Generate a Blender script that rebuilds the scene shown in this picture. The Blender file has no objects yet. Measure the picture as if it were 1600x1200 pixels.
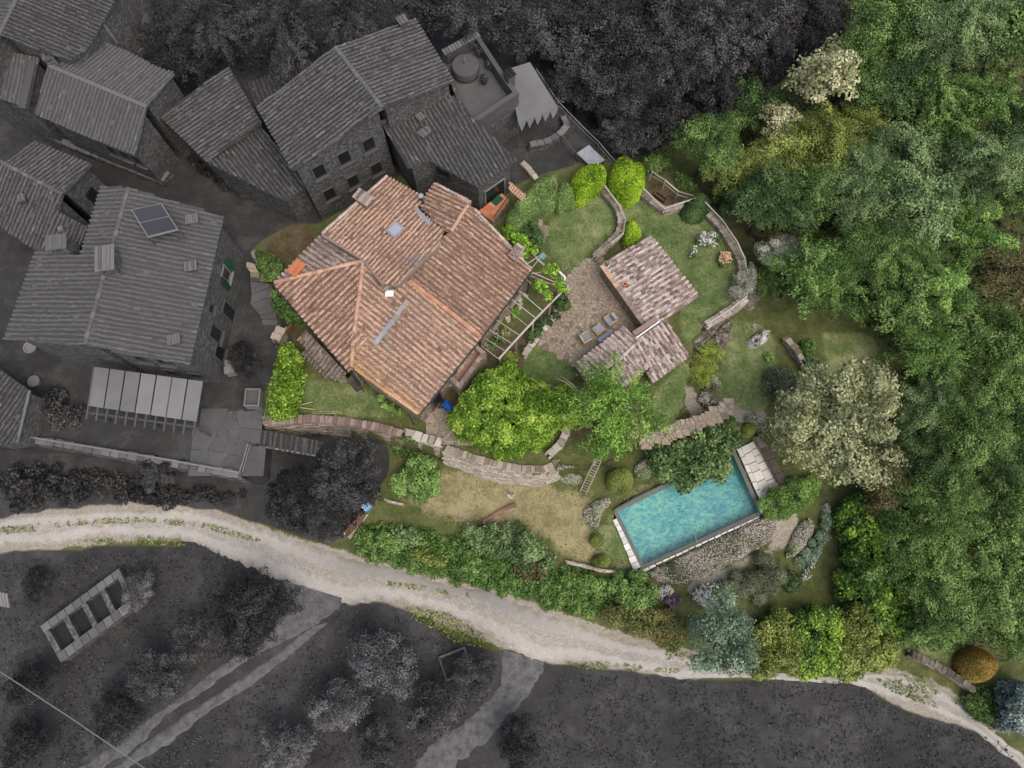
# Hillside villa with pool seen from a drone: the property in colour, the neighbourhood in charcoal grey
import bpy, math, random
import numpy as np
from mathutils import Vector, Matrix

# ------------------------------------------------------------------ camera, sky, sun, exposure
FPX, TILT, DIST = 1150.0, math.radians(16.0), 49.0
CY, CZ = -DIST * math.sin(TILT), DIST * math.cos(TILT)
scene = bpy.context.scene
COL = scene.collection
cam = bpy.data.cameras.new('camera')
cam.sensor_width = 36.0
cam.lens = 36.0 * FPX / 1600.0
cam.clip_end = 3000.0
camo = bpy.data.objects.new('camera', cam)
camo.location = (0, CY, CZ)
camo.rotation_euler = (TILT, 0, 0)
COL.objects.link(camo)
scene.camera = camo

SUN_EL, SUN_AZ = 62.0, 140.0      # soft light through thin cloud; azimuth clockwise from +Y
world = bpy.data.worlds.new('World')
scene.world = world
world.use_nodes = True
wn = world.node_tree
bg = wn.nodes['Background']
sky = wn.nodes.new('ShaderNodeTexSky')
sky.sky_type = 'NISHITA'
sky.sun_disc = False
sky.sun_elevation = math.radians(SUN_EL)
sky.sun_rotation = math.radians(SUN_AZ)
sky.air_density = 0.8
sky.dust_density = 5.0
sky.ozone_density = 0.3
wn.links.new(sky.outputs[0], bg.inputs[0])
bg.inputs[1].default_value = 0.15
sun = bpy.data.lights.new('sun', 'SUN')
sun.energy = 0.9
sun.angle = math.radians(60)
sun.color = (1.0, 0.975, 0.94)
suno = bpy.data.objects.new('sun', sun)
_el, _az = math.radians(SUN_EL), math.radians(SUN_AZ)
_d = Vector((math.sin(_az) * math.cos(_el), math.cos(_az) * math.cos(_el), math.sin(_el)))
suno.rotation_euler = _d.to_track_quat('Z', 'Y').to_euler()
suno.location = (0, 0, 80)
COL.objects.link(suno)
vs = scene.view_settings
vs.view_transform = 'Standard'
vs.look = 'None'
vs.exposure = 0.25
vs.gamma = 1.0
vs.use_curve_mapping = False

# ------------------------------------------------------------------ picture point -> place
def ray(u, v):
    x, y, z = (u - 800) / FPX, -(v - 600) / FPX, -1.0
    c, s = math.cos(TILT), math.sin(TILT)
    return Vector((x, y * c - z * s, y * s + z * c))

def P(u, v, z=0.0):
    d = ray(u, v)
    t = (z - CZ) / d.z
    return Vector((d.x * t, CY + d.y * t, z))

def PP(u, v, pl):
    """point of the plane (point, normal) seen at u, v"""
    d = ray(u, v)
    o = Vector((0, CY, CZ))
    t = (pl[0] - o).dot(pl[1]) / d.dot(pl[1])
    return o + d * t

def plane3(a, b, c):
    a, b, c = P(*a), P(*b), P(*c)
    n = (b - a).cross(c - a).normalized()
    if n.z < 0: n = -n
    return (a, n)

def lin(r, g, b, k=1.0):
    f = lambda c: (c / 12.92 if c <= 0.04045 else ((c + 0.055) / 1.055) ** 2.4)
    return (f(r / 255) * k, f(g / 255) * k, f(b / 255) * k, 1.0)

# ------------------------------------------------------------------ polygon arithmetic
def inside(poly, X, Y):
    r = np.zeros(np.shape(X), bool)
    n = len(poly)
    for i in range(n):
        x0, y0 = poly[i][0], poly[i][1]
        x1, y1 = poly[(i + 1) % n][0], poly[(i + 1) % n][1]
        if y0 == y1: continue
        c = ((y0 > Y) != (y1 > Y)) & (X < (x1 - x0) * (Y - y0) / (y1 - y0) + x0)
        r ^= c
    return r

def pdist(poly, X, Y, closed=True):
    d = np.full(np.shape(X), 1e9)
    n = len(poly)
    for i in range(n if closed else n - 1):
        x0, y0 = poly[i][0], poly[i][1]
        x1, y1 = poly[(i + 1) % n][0], poly[(i + 1) % n][1]
        dx, dy = x1 - x0, y1 - y0
        l2 = dx * dx + dy * dy + 1e-12
        t = np.clip(((X - x0) * dx + (Y - y0) * dy) / l2, 0, 1)
        d = np.minimum(d, np.hypot(X - x0 - t * dx, Y - y0 - t * dy))
    return d

def area2(poly):
    return 0.5 * sum(poly[i][0] * poly[(i + 1) % len(poly)][1] - poly[(i + 1) % len(poly)][0] * poly[i][1] for i in range(len(poly)))

def inset(poly, d):
    """XY polygon moved inwards by d"""
    s = 1 if area2(poly) > 0 else -1
    n, out = len(poly), []
    for i in range(n):
        a, b, c = [Vector((p[0], p[1])) for p in (poly[i - 1], poly[i], poly[(i + 1) % n])]
        e0, e1 = (b - a).normalized(), (c - b).normalized()
        n0, n1 = Vector((-e0.y, e0.x)) * s, Vector((-e1.y, e1.x)) * s
        k = 1 + n0.dot(n1)
        out.append(b + (n0 + n1) * (d / max(k, 0.3)))
    return out

def vnoise(X, Y, seed=0, s=1.0):
    """cheap smooth value noise, -1..1"""
    r = np.random.RandomState(seed)
    o = np.zeros(np.shape(X))
    for _ in range(6):
        a = r.uniform(0, 6.283); f = s * r.uniform(0.6, 1.7)
        o += np.sin((X * math.cos(a) + Y * math.sin(a)) * f + r.uniform(0, 6.283))
    return o / 3.2

# ------------------------------------------------------------------ the lie of the land
_ctrl = [(0, 840, -3.0), (300, 820, -3.0), (500, 900, -3.3), (700, 940, -3.6), (950, 1010, -4.0), (1400, 1080, -4.5),
         (640, 740, -2.3), (700, 770, -2.4), (850, 800, -2.5), (960, 790, -2.5), (1080, 800, -2.5), (1180, 720, -2.5), (1000, 900, -2.7),
         (1120, 870, -2.9), (1190, 850, -3.0), (1290, 900, -3.5), (500, 1100, -4.2), (1000, 1150, -5.0), (1400, 1170, -5.2),
         (100, 1100, -3.9), (140, 960, -3.5), (1300, 500, -2.0), (1500, 300, -4.5), (1560, 650, -4.5), (1350, 800, -3.5),
         (1000, 130, -3.5), (1220, 60, -5.0), (1160, 570, -1.1), (1180, 640, -1.3), (1120, 660, -1.8), (1030, 700, -2.3), (960, 730, -2.4), (540, 740, -2.3), (300, 775, -2.6),
         (100, 760, -2.5), (460, 715, -2.2), (1050, 300, -0.7), (1150, 300, -2.6), (1230, 400, -2.2), (800, -60, -4.0), (1250, 250, -4.0), (1400, 900, -4.0), (1500, 1000, -4.4), (1110, 540, -0.9)]
CTRL = [(P(u, v, z).x, P(u, v, z).y, z) for u, v, z in _ctrl]
_upper = [(-700, 640), (0, 690), (100, 697), (240, 718), (398, 745), (412, 662), (520, 664), (610, 684), (690, 706), (760, 726), (850, 744), (935, 718),
          (1000, 692), (1050, 674), (1068, 640), (1078, 590), (1088, 530), (1105, 506), (1172, 462), (1166, 400), (1130, 348), (1092, 312), (1042, 328),
          (1006, 296), (965, 262), (930, 216), (880, 166), (850, 110), (820, 88), (760, 40), (690, 0), (620, -80), (500, -400), (-700, -400)]
UPPER = [(P(u, v, 0).x, P(u, v, 0).y) for u, v in _upper]
POOL = [P(u, v, -2.5) for u, v in ((957, 797), (1003, 890), (1193, 803), (1148, 703))]
POOLSIDE = [(P(u, v, -2.5).x, P(u, v, -2.5).y) for u, v in ((955, 795), (1003, 892), (1195, 806), (1232, 790), (1185, 682), (1150, 698))]
POOLHOLE = inset([(p.x, p.y) for p in POOL], 0.06)

def hgrid(X, Y):
    X, Y = np.asarray(X, float), np.asarray(Y, float)
    num, den = np.zeros(X.shape), np.zeros(X.shape)
    for cx, cy, cz in CTRL:
        w = 1.0 / ((X - cx) ** 2 + (Y - cy) ** 2 + 1.5) ** 1.5
        num += w * cz; den += w
    low = num / den + 0.05 * vnoise(X, Y, 3, 0.9)
    d = np.where(inside(POOLSIDE, X, Y), 0.0, pdist(POOLSIDE, X, Y))
    w = np.clip((1.4 - d) / 1.1, 0, 1); w = w * w * (3 - 2 * w)
    low = low * (1 - w) - 2.56 * w
    return np.where(inside(UPPER, X, Y), 0.03 * vnoise(X, Y, 4, 0.7), low)

def hz(x, y):
    return float(hgrid(np.array([x]), np.array([y]))[0])

def G(u, v, dz=0.0):
    """point of the ground (plus dz) seen at u, v"""
    z = -1.5
    for _ in range(6):
        p = P(u, v, z + dz)
        z = hz(p.x, p.y)
    return P(u, v, z + dz)

# ------------------------------------------------------------------ materials
def _new(name, rough, spec):
    m = bpy.data.materials.new(name)
    m.use_nodes = True
    nt = m.node_tree
    b = nt.nodes['Principled BSDF']
    b.inputs['Roughness'].default_value = rough
    b.inputs['Specular IOR Level'].default_value = spec
    return m, nt, b

def _math(nt, op, a, b=None, clamp=False):
    n = nt.nodes.new('ShaderNodeMath'); n.operation = op; n.use_clamp = clamp
    for i, x in enumerate((a, b)):
        if x is None: continue
        if isinstance(x, (int, float)): n.inputs[i].default_value = x
        else: nt.links.new(x, n.inputs[i])
    return n.outputs[0]

def _noise(nt, scale, detail=4.0, rough=0.55, vec=None):
    n = nt.nodes.new('ShaderNodeTexNoise')
    n.inputs['Scale'].default_value = scale
    n.inputs['Detail'].default_value = detail
    n.inputs['Roughness'].default_value = rough
    if vec is None:
        g = nt.nodes.new('ShaderNodeNewGeometry'); vec = g.outputs['Position']
    nt.links.new(vec, n.inputs['Vector'])
    return n.outputs['Fac']

def _attr(nt, name):
    a = nt.nodes.new('ShaderNodeAttribute'); a.attribute_name = name
    return a.outputs['Fac']

def _ramp(nt, fac, stops, interp='LINEAR'):
    r = nt.nodes.new('ShaderNodeValToRGB')
    r.color_ramp.interpolation = interp
    els = r.color_ramp.elements
    while len(els) < len(stops): els.new(0.5)
    for e, (p, c) in zip(els, stops):
        e.position = p; e.color = c
    nt.links.new(fac, r.inputs[0])
    return r.outputs[0]

def _mix(nt, fac, a, b, mode='MIX'):
    n = nt.nodes.new('ShaderNodeMix'); n.data_type = 'RGBA'; n.blend_type = mode
    for s, x in ((n.inputs[0], fac), (n.inputs[6], a), (n.inputs[7], b)):
        if isinstance(x, (int, float)): s.default_value = x
        elif isinstance(x, tuple): s.default_value = x
        else: nt.links.new(x, s)
    return n.outputs[2]

def _bump(nt, b, h, strength, dist=0.02):
    n = nt.nodes.new('ShaderNodeBump')
    n.inputs['Strength'].default_value = strength
    n.inputs['Distance'].default_value = dist
    nt.links.new(h, n.inputs['Height']); nt.links.new(n.outputs[0], b.inputs['Normal'])

def thr(nt, x, lo, hi):
    m = nt.nodes.new('ShaderNodeMapRange'); m.interpolation_type = 'SMOOTHSTEP'
    nt.links.new(x, m.inputs[0])
    m.inputs[1].default_value = lo; m.inputs[2].default_value = hi
    return m.outputs[0]

def mat(name, cols, wt=0.5, s1=6.0, w1=0.5, s2=0.8, w2=0.3, rough=0.9, spec=0.15, bump=0.0, trans=0.0, metal=0.0, vor=0.0):
    """colour from the piece's own tint plus two sizes of noise"""
    m, nt, b = _new(name, rough, spec)
    b.inputs['Metallic'].default_value = metal
    n1, n2 = _noise(nt, s1, 5), _noise(nt, s2, 3)
    f = _math(nt, 'MULTIPLY', _attr(nt, 'tint'), wt)
    f = _math(nt, 'ADD', f, _math(nt, 'MULTIPLY', n1, w1))
    f = _math(nt, 'ADD', f, _math(nt, 'MULTIPLY', n2, w2))
    if vor:                                   # irregular stones in the masonry
        vn = nt.nodes.new('ShaderNodeTexVoronoi'); vn.inputs['Scale'].default_value = vor; vn.inputs['Randomness'].default_value = 0.9
        mp = nt.nodes.new('ShaderNodeMapping'); mp.inputs['Scale'].default_value = (1, 1, 1.8)
        g = nt.nodes.new('ShaderNodeNewGeometry'); nt.links.new(g.outputs['Position'], mp.inputs[0]); nt.links.new(mp.outputs[0], vn.inputs['Vector'])
        sp = nt.nodes.new('ShaderNodeSeparateColor'); nt.links.new(vn.outputs['Color'], sp.inputs[0])
        f = _math(nt, 'ADD', f, _math(nt, 'MULTIPLY', _math(nt, 'SUBTRACT', sp.outputs[0], 0.5), 0.55))
        f = _math(nt, 'SUBTRACT', f, _math(nt, 'MULTIPLY', thr(nt, vn.outputs['Distance'], 0.42, 0.7), 0.4))
    f = _math(nt, 'ADD', f, 0.5 - 0.5 * (wt + w1 + w2), clamp=True)
    n = len(cols)
    c = _ramp(nt, f, [(0.2 + 0.6 * i / max(1, n - 1), k) for i, k in enumerate(cols)])
    nt.links.new(c, b.inputs['Base Color'])
    if bump: _bump(nt, b, n1, bump)
    if trans:
        t = nt.nodes.new('ShaderNodeBsdfTranslucent'); nt.links.new(c, t.inputs[0])
        x = nt.nodes.new('ShaderNodeMixShader'); x.inputs[0].default_value = trans
        nt.links.new(b.outputs[0], x.inputs[1]); nt.links.new(t.outputs[0], x.inputs[2])
        nt.links.new(x.outputs[0], nt.nodes['Material Output'].inputs[0])
    return m

def leafmat(name, a, b, c, trans=0.22, k=1.38, rough=0.6, wn=0.3, sat=0.92):
    def ds(q, m):
        y = 0.3 * q[0] + 0.59 * q[1] + 0.11 * q[2]
        return tuple(min(255, (y + (x - y) * sat) * m) for x in q)
    a, b, c = ds(a, 0.82), ds(b, 1.0), ds(c, 1.08)
    return mat(name, [lin(*a, k), lin(*b, k), lin(*c, k)], wt=0.8, s1=1.5, w1=wn, s2=0.35, w2=wn, rough=rough, spec=0.25, trans=trans)

def tilemat(name, cols, lichen=(0.0, (190, 140, 50)), white=0.0, dark=0.5, dark_tone=(70, 58, 52), k=1.0):
    m, nt, b = _new(name, 0.92, 0.1)
    t = _attr(nt, 'tint')
    n1, n2, n3 = _noise(nt, 9, 5, 0.65), _noise(nt, 0.55, 3), _noise(nt, 22, 3, 0.7)
    f = _math(nt, 'ADD', _math(nt, 'MULTIPLY', t, 0.75), _math(nt, 'MULTIPLY', n2, 0.45))
    f = _math(nt, 'ADD', f, -0.1, clamp=True)
    n = len(cols)
    c = _ramp(nt, f, [(0.08 + 0.84 * i / (n - 1), lin(*q, k)) for i, q in enumerate(cols)])
    if dark:
        s = _math(nt, 'ADD', n1, _math(nt, 'MULTIPLY', n2, 0.35))
        s = _math(nt, 'ADD', s, _math(nt, 'MULTIPLY', _attr(nt, 'pan'), 0.15))  # pan rows take more of the dark blotches
        c = _mix(nt, _math(nt, 'MULTIPLY', thr(nt, s, 0.62, 0.8), dark), c, lin(*dark_tone, k))
    if white:
        c = _mix(nt, _math(nt, 'MULTIPLY', thr(nt, _math(nt, 'ADD', n3, _math(nt, 'MULTIPLY', t, 0.15)), 0.56, 0.7), white), c, lin(205, 200, 200, k))
    lf = _math(nt, 'MULTIPLY', _attr(nt, 'lich'), thr(nt, _noise(nt, 6.0, 5, 0.75), 0.46, 0.62))
    c = _mix(nt, _math(nt, 'ADD', lf, lichen[0] if not lichen[0] else 0.0, clamp=True), c, lin(*lichen[1], k))
    if lichen[0]:
        c = _mix(nt, _math(nt, 'MULTIPLY', thr(nt, _noise(nt, 3.1, 5, 0.75), 0.62, 0.7), lichen[0]), c, lin(*lichen[1], k))
    nt.links.new(c, b.inputs['Base Color'])
    _bump(nt, b, n3, 0.35)
    return m

K = 1.0
MAT = {}
def setup_materials():
    M = MAT
    # roofs
    M['tile'] = tilemat('terracotta_tiles', [(122, 98, 84), (162, 131, 110), (194, 159, 134), (204, 170, 144), (214, 183, 158)], (0.0, (196, 150, 72)), 0.15, 0.8, (92, 76, 68))
    M['tile_old'] = tilemat('lichen_covered_old_tiles', [(120, 102, 90), (158, 138, 122), (182, 162, 146), (204, 190, 176), (206, 134, 94)], (0.35, (198, 128, 60)), 0.75, 0.65, (70, 58, 54))
    M['tile_mossy'] = tilemat('mossy_old_tiles', [(98, 88, 74), (128, 114, 98), (148, 132, 116), (170, 150, 136)], (0.0, (190, 120, 60)), 0.4, 0.6, (62, 56, 48))
    M['ridge'] = tilemat('terracotta_ridge_tiles', [(170, 136, 116), (196, 158, 134), (210, 174, 148)], (0.0, (206, 150, 46)), 0.1, 0.3)
    M['ridge_orange'] = tilemat('orange_verge_tiles', [(184, 132, 104), (198, 148, 118), (206, 162, 132)], (0.25, (206, 160, 66)), 0.1, 0.3)
    M['tile_grey'] = tilemat('charcoal_tiles', [(68, 68, 67), (84, 84, 83), (98, 98, 97), (112, 112, 111)], (0.0, (90, 90, 90)), 0.1, 0.7, (48, 48, 48))
    M['tile_pale'] = tilemat('pale_grey_tiles', [(80, 80, 80), (91, 91, 91), (101, 101, 101), (110, 110, 110)], (0.0, (90, 90, 90)), 0.05, 0.3, (66, 66, 66))
    M['ridge_grey'] = mat('grey_ridge_tiles', [lin(88, 88, 88), lin(118, 118, 118)], bump=0.3)
    # masonry
    M['stone'] = mat('rubble_stone', [lin(116, 106, 92), lin(146, 136, 120), lin(172, 162, 146)], 0.5, 7, 0.5, 0.9, 0.2, bump=0.6)
    M['stone_pale'] = mat('pale_limestone', [lin(146, 138, 126), lin(172, 164, 150), lin(198, 190, 178)], 0.5, 7, 0.5, 0.9, 0.2, bump=0.6)
    M['stone_brown'] = mat('brownish_coping', [lin(116, 100, 92), lin(140, 122, 112), lin(162, 146, 134)], 0.5, 8, 0.5, 0.9, 0.2, bump=0.5)
    M['stone_dark'] = mat('dark_weathered_stone', [lin(78, 72, 64), lin(102, 96, 86), lin(134, 128, 116)], 0.4, 7, 0.7, 0.9, 0.3, bump=0.6)
    M['stone_grey'] = mat('charcoal_stone', [lin(74, 74, 73), lin(96, 96, 95), lin(114, 114, 113)], 0.5, 7, 0.5, 0.9, 0.3, bump=0.5, vor=4.5)
    M['render_grey'] = mat('charcoal_render', [lin(78, 78, 77), lin(96, 96, 95), lin(112, 112, 111)], 0.3, 5, 0.4, 0.5, 0.5, bump=0.3, vor=4.0)
    M['wall'] = mat('villa_wall', [lin(120, 108, 90), lin(160, 148, 126), lin(190, 180, 160)], 0.5, 5, 0.6, 0.6, 0.4, bump=0.6, vor=4.5)
    M['mortar'] = mat('mortar', [lin(120, 108, 96), lin(150, 138, 124)], 0.2, 8, 0.6, 1, 0.3, bump=0.5)
    M['paving'] = mat('crazy_paving', [lin(112, 101, 89), lin(140, 128, 112), lin(156, 144, 127), lin(176, 165, 148)], 0.4, 6, 1.0, 0.5, 0.3, bump=0.4)
    M['deck'] = mat('pool_deck_stone', [lin(206, 202, 188), lin(222, 218, 205), lin(232, 229, 218)], 0.4, 5, 0.4, 0.8, 0.3, bump=0.2)
    M['coping_white'] = mat('white_coping', [lin(196, 192, 184), lin(222, 218, 210), lin(236, 234, 228)], 0.5, 8, 0.6, 0.8, 0.3, bump=0.3)
    M['liner'] = mat('grey_pool_liner', [lin(84, 88, 80), lin(106, 110, 102), lin(124, 126, 118)], 0.3, 3, 0.4, 0.8, 0.4, rough=0.6, spec=0.3)
    M['terracotta'] = mat('terracotta', [lin(150, 90, 62), lin(186, 118, 84), lin(202, 140, 104)], 0.5, 8, 0.4, 1, 0.3, bump=0.2)
    M['floor_red'] = mat('terrace_floor', [lin(104, 76, 66), lin(140, 104, 90), lin(160, 128, 112)], 0.4, 3, 0.6, 0.8, 0.4, bump=0.3)
    M['concrete_grey'] = mat('dark_concrete', [lin(70, 70, 70), lin(88, 88, 88), lin(104, 104, 104)], 0.4, 5, 0.4, 0.7, 0.4, bump=0.3)
    M['rock'] = mat('lichened_rock', [lin(62, 56, 48), lin(120, 113, 104), lin(186, 184, 178), lin(216, 215, 212)], 0.3, 5, 1.0, 1.4, 0.5, bump=0.9)
    M['rock_dark'] = mat('mossy_dark_rock', [lin(56, 50, 42), lin(84, 76, 64), lin(116, 108, 98), lin(172, 168, 160)], 0.3, 5, 0.9, 1.3, 0.5, bump=0.9)
    # metal, wood, cloth
    M['lead'] = mat('lead_flashing', [lin(112, 118, 124), lin(140, 146, 152), lin(166, 172, 178)], 0.3, 3, 0.6, 0.8, 0.3, rough=0.55, spec=0.4)
    M['white'] = mat('white_paint', [lin(226, 226, 224), lin(244, 244, 244)], 0.3, 4, 0.3, 1, 0.2, rough=0.5, spec=0.3)
    M['wood_pale'] = mat('weathered_pale_wood', [lin(138, 130, 118), lin(168, 161, 148), lin(192, 187, 176)], 0.6, 9, 0.5, 1, 0.2, bump=0.3)
    M['wood_brown'] = mat('brown_wood', [lin(84, 60, 48), lin(116, 88, 72), lin(140, 112, 92)], 0.6, 9, 0.5, 1, 0.2, bump=0.3)
    M['bamboo'] = mat('bamboo', [lin(168, 154, 118), lin(198, 186, 150)], 0.6, 9, 0.5, 1, 0.2)
    M['metal_dark'] = mat('dark_metal', [lin(40, 40, 42), lin(62, 62, 64)], 0.4, 6, 0.4, 1, 0.3, rough=0.5, spec=0.4)
    M['black'] = mat('black_rubber', [lin(18, 18, 20), lin(34, 34, 36)], 0.4, 6, 0.4, 1, 0.3, rough=0.6)
    M['blue'] = mat('blue_plastic', [lin(28, 84, 160), lin(40, 108, 190)], 0.3, 3, 0.4, 1, 0.3, rough=0.4, spec=0.4)
    M['blue_pale'] = mat('pale_blue_plastic', [lin(120, 176, 220), lin(146, 198, 236)], 0.3, 3, 0.4, 1, 0.3, rough=0.5, spec=0.3)
    M['teal'] = mat('teal_plastic', [lin(92, 150, 146), lin(112, 168, 164)], 0.3, 3, 0.4, 1, 0.3, rough=0.5)
    M['rattan'] = mat('pale_rattan', [lin(150, 136, 104), lin(186, 172, 138), lin(206, 194, 162)], 0.4, 30, 0.7, 1, 0.2, bump=0.5)
    M['cushion'] = mat('grey_cushion', [lin(122, 126, 134), lin(150, 154, 162)], 0.4, 4, 0.5, 1, 0.3, rough=0.95)
    M['glass'] = mat('dark_glass', [lin(30, 32, 34), lin(44, 46, 48)], 0.3, 2, 0.3, 1, 0.2, rough=0.12, spec=0.5)
    M['skyglass'] = mat('pale_skylight_glass', [lin(150, 158, 170), lin(172, 180, 190)], 0.3, 2, 0.3, 1, 0.2, rough=0.15, spec=0.5)
    M['shutter'] = mat('green_shutters', [lin(24, 66, 50), lin(36, 84, 64)], 0.4, 6, 0.4, 1, 0.2, rough=0.6)
    M['solar'] = mat('dark_solar_glass', [lin(62, 62, 62), lin(84, 84, 84)], 0.4, 1, 0.5, 0.6, 0.3, rough=0.18, spec=0.5)
    M['grey_pale'] = mat('pale_grey', [lin(116, 116, 116), lin(134, 134, 134)], 0.4, 4, 0.4, 1, 0.3)
    M['grey_mid'] = mat('mid_grey', [lin(76, 76, 76), lin(94, 94, 94)], 0.4, 4, 0.4, 1, 0.3)
    M['grey_dark'] = mat('dark_grey', [lin(38, 38, 38), lin(52, 52, 52)], 0.4, 4, 0.4, 1, 0.3)
    M['awning'] = mat('grey_awning_sheet', [lin(104, 104, 104), lin(120, 120, 120), lin(134, 134, 134)], 0.4, 0.8, 0.3, 0.4, 0.4, rough=0.6)
    M['bark'] = mat('bark', [lin(64, 54, 44), lin(92, 80, 66), lin(120, 108, 92)], 0.4, 9, 0.7, 1, 0.2, bump=0.6)
    M['bark_pale'] = mat('pale_bark', [lin(120, 112, 98), lin(160, 152, 138), lin(184, 178, 166)], 0.4, 9, 0.7, 1, 0.2, bump=0.4)
    M['bark_grey'] = mat('charcoal_bark', [lin(44, 44, 44), lin(66, 66, 66)], 0.4, 9, 0.7, 1, 0.2)
    # flowers and leaves
    M['petal_white'] = mat('white_petals', [lin(206, 200, 196), lin(236, 230, 226)], 0.6, 5, 0.3, 1, 0.2, trans=0.2)
    M['petal_pink'] = mat('pink_white_petals', [lin(156, 142, 132), lin(184, 174, 164), lin(212, 206, 196)], 0.8, 5, 0.3, 1, 0.2, trans=0.2)
    M['petal_peach'] = mat('peach_petals', [lin(226, 180, 140), lin(240, 206, 170)], 0.6, 5, 0.3, 1, 0.2, trans=0.2)
    M['petal_red'] = mat('red_flowers', [lin(140, 60, 50), lin(176, 84, 66)], 0.6, 5, 0.3, 1, 0.2, trans=0.2)
    L = leafmat
    g = 1.0
    M['lf_lime'] = L('lime_leaves', (84, 122, 14), (130, 168, 22), (176, 206, 52), sat=0.9, k=1.15)
    M['lf_limetree'] = L('lime_tree_leaves', (66, 104, 20), (100, 142, 32), (164, 186, 76), sat=0.9, k=1.25)
    M['lf_yellowgreen'] = L('yellow_green_leaves', (70, 112, 24), (108, 154, 40), (158, 190, 70))
    M['lf_bright'] = L('bright_green_leaves', (58, 88, 36), (84, 118, 52), (122, 152, 78), k=1.22)
    M['lf_green'] = L('mid_green_leaves', (54, 78, 34), (82, 108, 50), (120, 146, 78))
    M['lf_fresh'] = L('fresh_pale_green_leaves', (80, 114, 50), (114, 152, 70), (154, 186, 98), k=1.25)
    M['lf_olive'] = L('olive_green_leaves', (74, 88, 36), (110, 124, 54), (146, 156, 80))
    M['lf_dark'] = L('dark_green_leaves', (42, 62, 32), (64, 88, 46), (94, 118, 66))
    M['lf_greygreen'] = L('grey_green_leaves', (66, 88, 50), (96, 120, 72), (132, 152, 100))
    M['lf_sage'] = L('sage_oak_leaves', (92, 98, 62), (128, 134, 92), (166, 170, 126), k=1.35)
    M['lf_cream'] = L('cream_flowering_leaves', (106, 112, 72), (152, 154, 108), (192, 192, 150), k=1.2)
    M['lf_blue'] = L('blue_green_leaves', (74, 94, 72), (106, 128, 100), (140, 158, 130))
    M['lf_spruce'] = L('blue_spruce_needles', (92, 106, 98), (124, 138, 130), (154, 166, 158))
    M['lf_brown'] = L('brownish_leaves', (76, 74, 46), (104, 98, 62), (134, 126, 84), k=1.15)
    M['lf_gold'] = L('golden_brown_leaves', (108, 88, 34), (146, 122, 52), (172, 150, 74))
    M['lf_hedge'] = L('clipped_hedge_leaves', (66, 90, 44), (98, 124, 64), (134, 156, 90))
    M['lf_fig'] = L('fig_leaves', (62, 88, 46), (98, 126, 70), (146, 168, 106), k=1.15)
    M['lf_shrub'] = L('wild_shrub_leaves', (64, 94, 44), (100, 134, 64), (140, 168, 92))
    M['lf_silver'] = L('silver_leaves', (116, 120, 104), (154, 156, 140), (190, 190, 174))
    M['lf_purple'] = L('purple_leaves', (74, 58, 70), (104, 86, 98), (130, 112, 122))
    M['lf_redgreen'] = L('reddening_leaves', (72, 90, 44), (104, 118, 60), (146, 128, 80), k=1.2)
    M['lf_rosemary'] = L('dark_rosemary_leaves', (64, 76, 56), (96, 106, 78), (134, 138, 106))
    M['lf_greendark'] = L('shade_undergrowth', (28, 40, 22), (42, 56, 32), (60, 76, 44))  # leaf colour darkened to put shade into the gaps between crowns
    M['lf_acacia'] = L('acacia_leaves', (62, 98, 30), (94, 136, 48), (140, 172, 78))
    M['lf_greymid'] = L('mid_charcoal_leaves', (48, 48, 47), (72, 72, 71), (100, 100, 99), trans=0.15, k=1.15)
    M['lf_pale'] = L('paler_green_leaves', (66, 94, 44), (98, 126, 62), (136, 160, 90), k=1.25)
    M['lf_lawn'] = L('lawn_grass', (80, 92, 50), (110, 122, 72), (150, 150, 106), k=1.1)
    M['lf_palm'] = L('palm_leaves', (82, 104, 30), (118, 140, 46), (160, 170, 78), k=1.2)
    M['lf_cypress'] = L('laurel_leaves', (46, 78, 34), (80, 116, 44), (148, 174, 60))
    M['lf_grey'] = L('charcoal_leaves', (42, 42, 41), (64, 64, 63), (90, 90, 89), trans=0.15, k=1.15)
    M['lf_meadow'] = L('charcoal_grass', (46, 46, 46), (62, 62, 62), (84, 84, 84), trans=0.15, k=1.15)
    M['lf_greydark'] = L('dark_charcoal_leaves', (33, 33, 32), (50, 50, 49), (72, 72, 71), trans=0.15, k=1.15)
    M['lf_greypale'] = L('pale_charcoal_leaves', (64, 64, 64), (96, 96, 96), (126, 126, 126), trans=0.15, k=1.15)
setup_materials()
# ------------------------------------------------------------------ object building
RNG = random.Random(7)
ORG = {}                                     # world origin of every object that may be a parent

def props(o, label=None, cat=None, group=None, kind=None):
    if label: o['label'] = label
    if cat: o['category'] = cat
    if group: o['group'] = group
    if kind: o['kind'] = kind
    return o

def thing(name, label, cat, loc, group=None):
    o = bpy.data.objects.new(name, None)
    o.empty_display_size = 0.2
    o.location = loc
    COL.objects.link(o)
    ORG[o.name] = Vector(loc)
    return props(o, label, cat, group, 'thing')

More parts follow.
